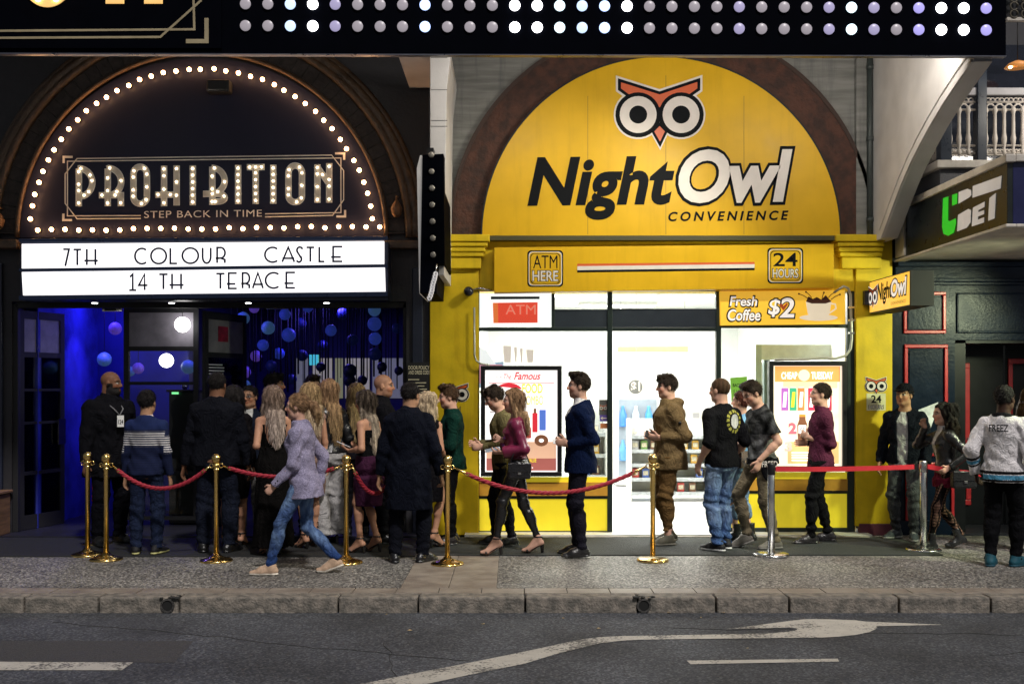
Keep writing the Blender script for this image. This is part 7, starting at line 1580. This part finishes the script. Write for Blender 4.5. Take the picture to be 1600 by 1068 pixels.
# 13 purple skirt
t, S = person('woman with ombre hair in a black strapless top and purple pencil skirt', 573, 864, 1.55, 152, 'f', ((.03, .07, .1, 0), (-.07, -.07, -.1, .02)), ({'p': (.16, .0, -.29), 'pole': (-.9, .5, -.5), 'd': (1, -.1, .35), 'n': (0, -.3, 1), 'curl': .5}, {'p': (.15, -.08, -.27), 'd': (1, -.1, .3), 'n': (0, -.3, 1)}), skin='tan', hairc='dark', heel=.075, bare=True, core={'torso': .0, 'leg': .0, 'arm': .002}, head=(.1, -.2, 0), group=GQ)
top(S, t, 'strapless_top', 'cloth', (.009, .009, .01), .007, sleeve='none', hem=-.02, neck='strapless', wr=.002); skirt(S, t, 'cloth', (.05, .014, .038), [(.47, .14, .135, .0), (.6, .155, .145, .0), (.75, .175, .15, -.01)], 'pencil_skirt', .02, .12, .003); footwear(S, t, 'heels', (.012, .01, .01)); hair(S, t, 'long', HAIRC['dark'], (.55, .45, .34), .5, 13, .72)
held('mobile_phone', 'dark phone held out by the woman in the purple skirt', 'phone', palm(t, S, 0, .1, .03), (.075, .145, .009), (.25, .35, .9), (.02, .02, .025), screen=.35)
# 14 bald man
t, S = person('bald man in a black jacket turning right behind the purple skirt', 596, 848, 1.79, 15, 'm', st_(), (HANG, HANG), skin='tan', hairc='black', bulk=1.08, head=(-.35, -.05, 0), fc={'stubble': 1, 'scalp': .8}, group=GQ)
top(S, t, 'jacket', 'cloth', (.01, .01, .013), .026, hem=-.1, collar=.05, bulk=1.08); trousers(S, t, 'cloth', (.01, .01, .012), .016); footwear(S, t, 'dress', (.01, .01, .01))
# 15 overcoat
t, S = person('man from behind in a long dark navy overcoat', 638, 878, 1.715, 82, 'm', st_(0, .05, .13, .3, -.45), ({'p': (.0, .12, -.53)}, {'p': (.06, .13, -.52), 'curl': .7}), skin='olive', hairc='black', bulk=1.1, head=(-.3, -.1, 0), group=GQ)
top(S, t, 'overcoat', 'cloth', (.009, .011, .02), .034, ga=.024, hem=-.42, bulk=1.08, collar=.025, flare=.05, seed=15, wr=.005); trousers(S, t, 'cloth', (.01, .011, .018), .02, gb=.026); footwear(S, t, 'dress', (.01, .01, .012), (.012, .012, .012), 1.08); hair(S, t, 'short', HAIRC['black'])
# 16 blonde curly in black dress
t, S = person('woman with long pale curly blonde hair in a dark knee length dress', 665, 858, 1.53, 65, 'f', ((0, .06, .1, 0), (.08, -.06, -.3, .02)), ({'p': (.1, .05, -.5)}, {'p': (.16, .0, -.42)}), skin='tan', hairc='pale', heel=.075, bare=True, core={'leg': 0, 'arm': .002}, head=(-.1, -.05, 0), group=GQ)
top(S, t, 'dress_top', 'cloth', (.012, .011, .014), .009, sleeve='none', hem=-.04); skirt(S, t, 'cloth', (.012, .011, .014), [(.48, .16, .135, 0), (.62, .165, .14, 0), (.75, .17, .138, -.01)]); footwear(S, t, 'heels', (.01, .01, .01)); hair(S, t, 'curly', HAIRC['pale'], (.62, .5, .32), .42, 16, .82)
# 17 green jacket
t, S = person('young man in a dark green shirt with arms folded against the yellow pier', 706, 850, 1.66, 190, 'm', st_(.02, -.02, .09), ({'p': (.22, -.12, -.25), 'pole': (-.6, .8, -.8)}, {'p': (.2, -.16, -.22), 'pole': (-.4, .8, -.8)}), skin='fair', hairc='brown', head=(.0, -.12, 0), group=GQ)
top(S, t, 'shirt', 'cloth', (.006, .035, .026), .02, hem=-.12, collar=.02, seed=17); trousers(S, t, 'cloth', (.009, .009, .011), .014, gb=.01); footwear(S, t, 'dress', (.03, .025, .025)); hair(S, t, 'quiff', HAIRC['brown'])
# 18 man behind burgundy
t, S = person('dark haired man looking down behind the woman in burgundy', 791, 852, 1.68, 188, 'm', st_(-.05, .1, .09), ({'p': (.22, 0, -.28)}, {'p': (.24, -.06, -.26)}), skin='fair', hairc='dark', head=(0, -.45, 0), lean=.05, group=GQ)
top(S, t, 'shirt', 'cloth', (.13, .11, .05), .016, hem=-.1, seed=18); trousers(S, t, 'denim', (.012, .013, .018), .012, gb=.008); footwear(S, t, 'dress', (.01, .01, .01)); hair(S, t, 'messy', HAIRC['dark'], seed=18)
# 19 burgundy
t, S = person('woman in a burgundy bell sleeved top, black leather trousers and heeled sandals', 806, 866, 1.58, 180, 'f', ((.19, .06, .05, 0), (-.22, -.06, -.05, 0)), ({'p': (.15, -.02, -.3), 'pole': (-.9, .4, -.5), 'd': (1, -.05, .05), 'n': (0, -.6, .8), 'curl': .5}, {'p': (.16, -.04, -.18), 'pole': (-.6, .5, -.8), 'd': (.8, .1, .5), 'n': (0, -1, 0), 'curl': .9}), lean=.03, skin='fair', hairc='dirty', heel=.085, bare=True, core={'leg': -.01}, head=(0.05, -.06, 0), group=GQ)
top(S, t, 'blouse', 'silk', (.16, .014, .05), .012, ga=.016, sleeve='bell', hem=.055, neck='v', seed=19, wr=.004); trousers(S, t, 'leather', (.01, .01, .012), .007, gb=.004, waist=.05, crop=.93, wr=.004); footwear(S, t, 'heels', (.012, .01, .01)); hair(S, t, 'long', HAIRC['dirty'], (.5, .33, .18), .34, 19, .82)
held('mobile_phone', 'pale phone in the hand of the woman in burgundy', 'phone', palm(t, S, 0, .1, .03), (.15, .07, .009), (.35, -.2, .1), (.6, .58, .55), screen=.5)
def bag(label, loc, rz, col, w=.22, h=.15, d=.07, strap=None):
    t = thing('handbag', label, 'handbag', loc, rz); mm = mat('bag_leather', col, .3, bump=.3, bscale=60)
    o = MB().box(-w / 2, w / 2, -d / 2, d / 2, -h / 2, h / 2).build('bag_body', mm, None, bev=.02); o.parent = t; o = MB().box(-w / 2 - .004, w / 2 + .004, -d / 2 - .006, -d / 2 + .02, -.01, h / 2 + .005).build('flap', mm, None, bev=.006); o.parent = t; o = MB().box(-.015, .015, -d / 2 - .012, -d / 2 - .005, -.03, -.008).build('clasp', STEEL); o.parent = t
    if strap: o = MB().tube([Vector(p) for p in strap], .006, 6).build('strap', mm); o.parent = t
    return t
p = atpt(t, S, S['O'] + V3(-.02, .235, -.06)); bag('small black leather bag hanging at the hip of the woman in burgundy', p, 0, (.012, .012, .014), strap=[(-.1, 0, .07), (-.04, .05, .2), (.0, .1, .28), (.05, .06, .2), (.1, 0, .07)])
# 20 navy suit
t, S = person('man in a navy blazer, white shirt and dark trousers facing left', 913, 869, 1.79, 180, 'm', ((.03, .08, .1, 0), (.06, -.1, -.15, 0)), ({'p': (.13, -.02, -.3), 'pole': (-1, .3, -.3), 'd': (1, -.3, .15), 'n': (0, -1, .2), 'curl': .7}, {'p': (.13, -.06, -.29), 'd': (1, -.3, .1), 'curl': .7}), skin='fair', hairc='dark', head=(.05, .0, 0), fc={'stubble': 1, 'scalp': .3}, lean=-.02, group=GQ)
top(S, t, 'blazer', 'cloth', front_v((.006, .013, .048), (.7, .68, .66), .06, .1), .026, ga=.013, hem=-.15, flare=.1, seed=20, collar=.0, wr=.0035); top(S, t, 'shirt_collar', 'cloth', (.72, .7, .68), .006, sleeve='none', hem=.3, collar=.035, wr=0); trousers(S, t, 'cloth', (.018, .017, .027), .014, gk=.012, gb=.012, seed=20); footwear(S, t, 'dress', (.012, .011, .012), (.012, .012, .012)); hair(S, t, 'quiff', HAIRC['dark'], seed=20)
held('mobile_phone', 'black phone in both hands of the man in the navy blazer', 'phone', palm(t, S, 0, .09, .035), (.14, .07, .009), (.6, .0, .1), (.015, .015, .02))
# 21 khaki
t, S = person('young man in a khaki hooded jacket and brown cuffed trousers', 1046, 851, 1.78, 183, 'm', ((.03, .08, .2, 0), (-.03, -.1, -.1, .02)), ({'p': (.12, -.03, -.27), 'pole': (-1, .3, -.4), 'd': (1, -.25, .05), 'n': (0, -.8, .5), 'curl': .6}, {'p': (.12, -.06, -.26), 'd': (1, -.2, .05)}), skin='fair', hairc='dark', bulk=1.1, head=(.1, -.05, 0), group=GQ)
top(S, t, 'hooded_jacket', 'cloth', front_v((.165, .112, .052), (.06, .03, .02), .03, .0), .03, ga=.024, hem=-.17, bulk=1.08, hood=True, seed=21, wr=.0045); trousers(S, t, 'cloth', (.13, .074, .028), .02, gk=.02, gb=.008, crop=.82, seed=21, wr=.009, bulk=1.08); footwear(S, t, 'sneaker', (.07, .065, .045), (.2, .19, .15)); hair(S, t, 'messy', HAIRC['dark'], seed=21)
o = MB().ball(S['sh'][0] * .55 + S['el'][0] * .45 + S['Lt'] * .07, .018, 12).build('sleeve_badge', BLK); o.parent = t
held('wallet', 'dark leather wallet held by the man in khaki', 'wallet', palm(t, S, 0, .11, .03), (.11, .09, .018), (.9, .5, .2), (.014, .012, .012), .6)
# 22 black tee with back print
t, S = person('man from behind in a black tee with round back print and pale jeans', 1132, 861, 1.745, 122, 'm', ((0, .09, .35, 0), (.08, -.09, -.1, 0)), ({'p': (.07, .07, -.47), 'pole': (-1, .35, -.3), 'd': (.3, 0, -1)}, {'p': (.1, .05, -.46)}), skin='fair', hairc='brown', bulk=1.05, head=(.3, -.05, 0), fc={'scalp': .25}, group=GQ)
def tee_(P_, S):
    c = np.tile(C(.012, .012, .014), (len(P_), 1)); q = P_ - (S['O'] + S['T'] * .37 * S['u'] - S['Lt'] * .06); a = q @ S['Lt']; b = q @ S['T']; bk = (q @ S['Ft']) < -.02; r_ = np.hypot(a, b); ang = np.arctan2(b, a)
    c[bk & (r_ < .118) & (r_ > .088) & (np.sin(ang * 14) > -.4)] = (.4, .38, .08); c[bk & (np.hypot(a, b * .85) < .062)] = (.62, .62, .6); return c
top(S, t, 'tee', 'cloth', tee_, .018, ga=.02, sleeve='half', hem=-.09, bulk=1.05, seed=22, vs=.007); trousers(S, t, 'denim', denim((.05, .1, .24), (.3, .42, .6)), .016, gk=.018, gb=.02, seed=22, wr=.009); footwear(S, t, 'sneaker', (.012, .012, .014), (.68, .68, .66)); hair(S, t, 'crop', HAIRC['brown'])
# 23 woman behind him
t, S = person('woman with auburn bun, light blue top and denim shorts half hidden by the black tee', 1160, 845, 1.61, 150, 'f', ((.05, .07, .1, 0), (-.06, -.07, -.1, 0)), ({'p': (.05, .06, -.5)}, {'p': (.05, .04, -.5)}), skin='fair', hairc='auburn', core={'leg': 0}, group=GQ)
top(S, t, 'top', 'cloth', (.2, .4, .62), .012, hem=-.04, sleeve='short', seed=23); trousers(S, t, 'denim', (.2, .32, .48), .014, crop=.02, name='shorts', seed=23); footwear(S, t, 'boot', (.02, .022, .02), (.015, .015, .015)); hair(S, t, 'bun', HAIRC['auburn'], seed=3)
p = atpt(t, S, S['O'] + V3(-.05, .24, .02)); bag('black handbag at the hip of the woman in the light blue top', p, R(60), (.012, .012, .013), .24, .17, .09, [(-.1, 0, .08), (-.08, .0, .25), (0, .02, .42), (.08, .0, .25), (.1, 0, .08)])
# 24 tie-dye tee
t, S = person('young man looking down in grey tie dye tee, shirt tied at his waist', 1196, 857, 1.74, 192, 'm', ((-.07, .08, .1, .0), (.16, -.09, -.1, .05)), ({'p': (.1, .07, -.43), 'pole': (-1, .5, -.1), 'd': (.35, -.1, -1), 'n': (.2, -1, 0), 'curl': .4}, {'p': (.22, .0, -.3), 'd': (1, 0, 0)}), skin='fair', hairc='dark', lean=.05, head=(.1, -.45, 0), group=GQ)
def tie_(P_, S):
    n = np.sin(19 * P_[:, 2] + 5 * np.sin(13 * P_[:, 0]) + 3 * np.sin(17 * P_[:, 1])) * np.sin(15 * P_[:, 0] + 4 * np.sin(11 * P_[:, 2])); z = P_[:, 2] - S['O'][2]; b = np.where(z < .24, .17, .04)[:, None] * np.ones(3); return (b * (1 + .75 * n[:, None]) * np.array((1, 1.02, 1.05))).astype(f32)
top(S, t, 'tee', 'cloth', tie_, .014, sleeve='short', hem=-.07, seed=24, wr=.005); trousers(S, t, 'cloth', (.17, .14, .09), .013, gk=.01, gb=.012, seed=24, wr=.006); footwear(S, t, 'sneaker', (.14, .13, .11), (.22, .21, .19)); hair(S, t, 'quiff', HAIRC['dark'])
u = S['u']; v = Vol(*bounds(S), .008); v.loft(S['O'], S['T'], S['F'], [a for a in S['tab'] if -.07 * u < a[0] < .05 * u], .03, 0); v.ell(S['O'] + S['Lt'] * .17 * u - V3(0, 0, .09), (.08, .025, .13), .02); v.wrinkle(.004, 3); finish(v, 'tied_shirt', 'cloth', t, S, (.014, .014, .017))
fb_ = (Vector(S['O'] + S['Lt'] * .225 * u), Vector((-1, 0, 0)), Vector((0, 0, 1)), Vector((0, 1, 0))); fb_ = (Vector(S['O'] + S['Lt'] * .228 * u + V3(0, 0, -.08)), Vector((-1, 0, 0)), Vector((0, 0, 1)), Vector((0, 1, 0)))
o = text('FREED', fb_, -.1, .07, 0, .06, SW, None, d=.006, bold=.01, name='waist_lettering'); o.parent = t
# 25 maroon shirt
t, S = person('man in a maroon shirt with crossed arms and black jeans facing left', 1288, 848, 1.7, 178, 'm', ((.16, .09, .2, 0), (-.07, -.1, -.1, 0)), ({'p': (.15, -.13, -.22), 'pole': (-.9, .5, -.5), 'd': (.5, -.9, .3), 'n': (-1, 0, 0)}, {'p': (.13, -.06, -.29), 'pole': (-.8, .4, -.5), 'd': (1, .0, 0)}), skin='fair', hairc='dark', lean=-.04, head=(0, .03, 0), group=GQ)
top(S, t, 'shirt', 'cloth', (.085, .02, .042), .011, ga=.012, hem=-.13, collar=.012, seed=25, sleeve='push', wr=.006); trousers(S, t, 'denim', (.008, .008, .01), .011, gk=.01, gb=.01, seed=25, wr=.008); footwear(S, t, 'dress', (.02, .018, .02), (.05, .05, .05), 1.05); hair(S, t, 'short', HAIRC['dark'])
b = S['wr'][1] - S['hd'][1] * .01; v = MB().ring((Vector(b), Vector(S['pn'][1]), Vector(np.cross(S['hd'][1], S['pn'][1])), Vector(S['hd'][1])), 0, 0, .026, .034, 0, 6.2832, 16, -.012, .012).build('watch', BLK); v.parent = t
# 26 bomber and cap
t, S = person('man in a black cap and bomber jacket over a white tee with grey jeans', 1414, 843, 1.68, -124, 'm', ((.03, .1, .25, 0), (-.04, -.1, -.5, 0)), ({'p': (.08, .08, -.5)}, {'p': (.06, .1, -.51)}), skin='olive', hairc='black', head=(-.2, .02, 0), group=GQ)
top(S, t, 'tee', 'cloth', (.5, .5, .5), .01, hem=-.12, sleeve='short', seed=26); top(S, t, 'bomber_jacket', 'cloth', (.011, .014, .022), .026, ga=.024, hem=-.09, seed=26, wr=.006, open_=.07); trousers(S, t, 'denim', denim((.045, .05, .055), (.13, .14, .15)), .013, gk=.012, gb=.012, seed=26, wr=.007); footwear(S, t, 'sneaker', (.04, .05, .06), (.45, .45, .45)); hair(S, t, 'short', HAIRC['black'])
v = Vol(S['C'] - .24, S['C'] + .24, .007); Ah = np.stack([S['hf'], S['hl'], S['hu']], 1); v.ell(hp(S, (-.012, 0, .045)), np.array((.112, .093, .098)) * S['hs'], 0, Ah); v.plane(hp(S, (0, 0, .05)), -S['hu'] + S['hf'] * .12); v.cap(hp(S, (.085, -.025, .058)), hp(S, (.15, -.02, .05)), .05, .04, .005, sq=(S['hu'], 7)); v.cap(hp(S, (.085, .025, .058)), hp(S, (.15, .02, .05)), .05, .04, .005, sq=(S['hu'], 7)); finish(v, 'cap', 'cloth', t, S, (.012, .014, .02))
# 27 leather jacket, patterned tights
t, S = person('dark curly haired woman in leather jacket, patterned tights and ankle boots', 1476, 858, 1.48, 182, 'f', ((.17, .06, .05, 0), (-.2, -.06, -.05, .05)), ({'p': (.05, .1, -.36), 'pole': (-1, .5, -.4)}, {'p': (.2, -.03, .1), 'pole': (.2, .6, -1), 'd': (.3, 0, 1), 'curl': .6}), lean=.03, skin='fair', hairc='dark', heel=.02, head=(.1, -.05, 0), group=GQ)
top(S, t, 'leather_jacket', 'leather', front_v((.014, .014, .016), (.5, .48, .48), .05), .016, hem=-.02, seed=27, collar=.012); skirt(S, t, 'cloth', (.13, .012, .03), [(S['O'][2] - .16, .165, .14, -.01), (S['O'][2] - .08, .17, .14, -.014)], 'shorts', .01, .05)
def net_(P_, S):
    a = np.sin(P_[:, 2] * 210 + 30 * P_[:, 1]); b = np.sin(270 * P_[:, 1] + 90 * P_[:, 0]); return np.where(((a > .75) | (b > -.1))[:, None], C(.012, .01, .01), C(.16, .09, .065)).astype(f32)
trousers(S, t, 'cloth', net_, .003, waist=.02, name='tights', wr=0, vs=.006); footwear(S, t, 'boot', (.014, .014, .016), (.012, .012, .012)); hair(S, t, 'curly', HAIRC['black'], HAIRC['dark'], .26, 27, 1.02)
p = atpt(t, S, S['O'] + V3(-.08, .22, -.07)); bag('black shoulder bag at the hip of the woman with dark curly hair', p, 0, (.013, .013, .015), .24, .17, .1, [(-.1, 0, .08), (-.05, .02, .3), (.05, .03, .42), (.1, .0, .2), (.11, 0, .08)])
# 28 jersey man
t, S = person('man from behind in white jersey with black and blue bands and teal sneakers', 1566, 884, 1.68, 50, 'm', ((-.05, .09, .2, 0), (.08, -.1, -.25, 0)), ({'p': (.02, .1, -.47), 'pole': (-1, .5, -.2)}, {'p': (.18, .1, -.4), 'pole': (-1, .3, -.4)}), skin='dark', hairc='black', head=(-.25, -.05, 0), group=GQ)
def jer_(P_, S):
    c = np.tile(C(.72, .69, .7), (len(P_), 1)); u = S['u']; t_ = (P_ - S['O']) @ S['T']; l = np.abs((P_ - S['O']) @ S['Lt'])
    def band(val, m, off): c[m & (val > off) & (val < off + .03)] = (.014, .014, .016); c[m & (val > off + .035) & (val < off + .075)] = (.08, .27, .42); c[m & (val > off + .08) & (val < off + .1)] = (.014, .014, .016)
    tor = l < .2; band(-t_ - .0, tor, .01)
    for i in (0, 1):
        ab = S['wr'][i] - S['el'][i]; L_ = np.linalg.norm(ab); q = P_ - S['el'][i]; s = q @ ab / L_; d = np.linalg.norm(q - np.outer(s / L_, ab), axis=1); m = (d < .085) & (s > -.02) & (l > .16); band(s, m, .06)
    q = (P_ - S['N']); m = (np.linalg.norm(q, axis=1) < .105) & (P_[:, 2] > S['N'][2] - .005); c[m] = (.014, .014, .016); return c
top(S, t, 'jersey', 'cloth', jer_, .024, ga=.026, hem=-.12, bulk=1.05, seed=28, wr=.006, vs=.007); trousers(S, t, 'cloth', (.009, .009, .011), .018, gk=.018, gb=.016, seed=28); footwear(S, t, 'high', (.008, .07, .1), (.01, .06, .09), 1.12); hair(S, t, 'short', HAIRC['black'])
bn = -S['Ft']; o = S['O'] + S['T'] * .4 * S['u'] + bn * (.105 * S['u'] + .043); fb_ = (Vector(o), Vector(-S['Lt'] * -1) * -1, Vector((0, 0, 1)), Vector(bn)); fb_ = (Vector(o), Vector(np.cross(V3(0, 0, 1), bn)), Vector((0, 0, 1)), Vector(bn))
x_ = text('FREEZ', fb_, -.085, .085, -.03, .035, SK, None, d=.004, bold=.015, name='back_lettering'); x_.parent = t
x_ = MB().ball(S['sh'][1] * .8 + S['el'][1] * .2 + bn * .06 - S['Lt'] * .05, .02, 12, 1, 1, 1).build('sleeve_crest', mat('crest', (.35, .2, .04), .5)); x_.parent = t
# 29 woman with a veil at the right edge
t, S = person('woman with a long white veil at the right edge of the footpath', 1614, 862, 1.62, 15, 'f', st_(.05, -.05, .07), ({'p': (.2, .05, -.32), 'd': (1, 0, .2)}, {'p': (.2, 0, -.35)}), skin='fair', hairc='brown', heel=.05, core={'leg': 0}, group=GQ)
top(S, t, 'dress_top', 'cloth', (.015, .014, .018), .01, hem=-.04, sleeve='none'); skirt(S, t, 'cloth', (.014, .013, .016), [(.45, .16, .14, 0), (.62, .165, .14, 0)]); trousers(S, t, 'cloth', (.02, .016, .016), .003, waist=.02, name='tights', wr=0); footwear(S, t, 'boot', (.012, .012, .013)); hair(S, t, 'long', HAIRC['brown'], HAIRC['brown'], .2)
v = Vol(S['C'] - V3(.35, .35, 1.1), S['C'] + V3(.35, .35, .25), .009); Fh = nrm(V3(S['hf'][0], S['hf'][1], 0)); v.loft(S['C'], V3(0, 0, 1), Fh, [(-.95, .2, .03, -.24), (-.6, .17, .025, -.19), (-.3, .14, .02, -.14), (-.05, .11, .02, -.115), (.1, .07, .03, -.06)], 0, .02); v.wrinkle(.005, 4, 8, 24); finish(v, 'veil', 'cloth', t, S, (.7, .68, .68))
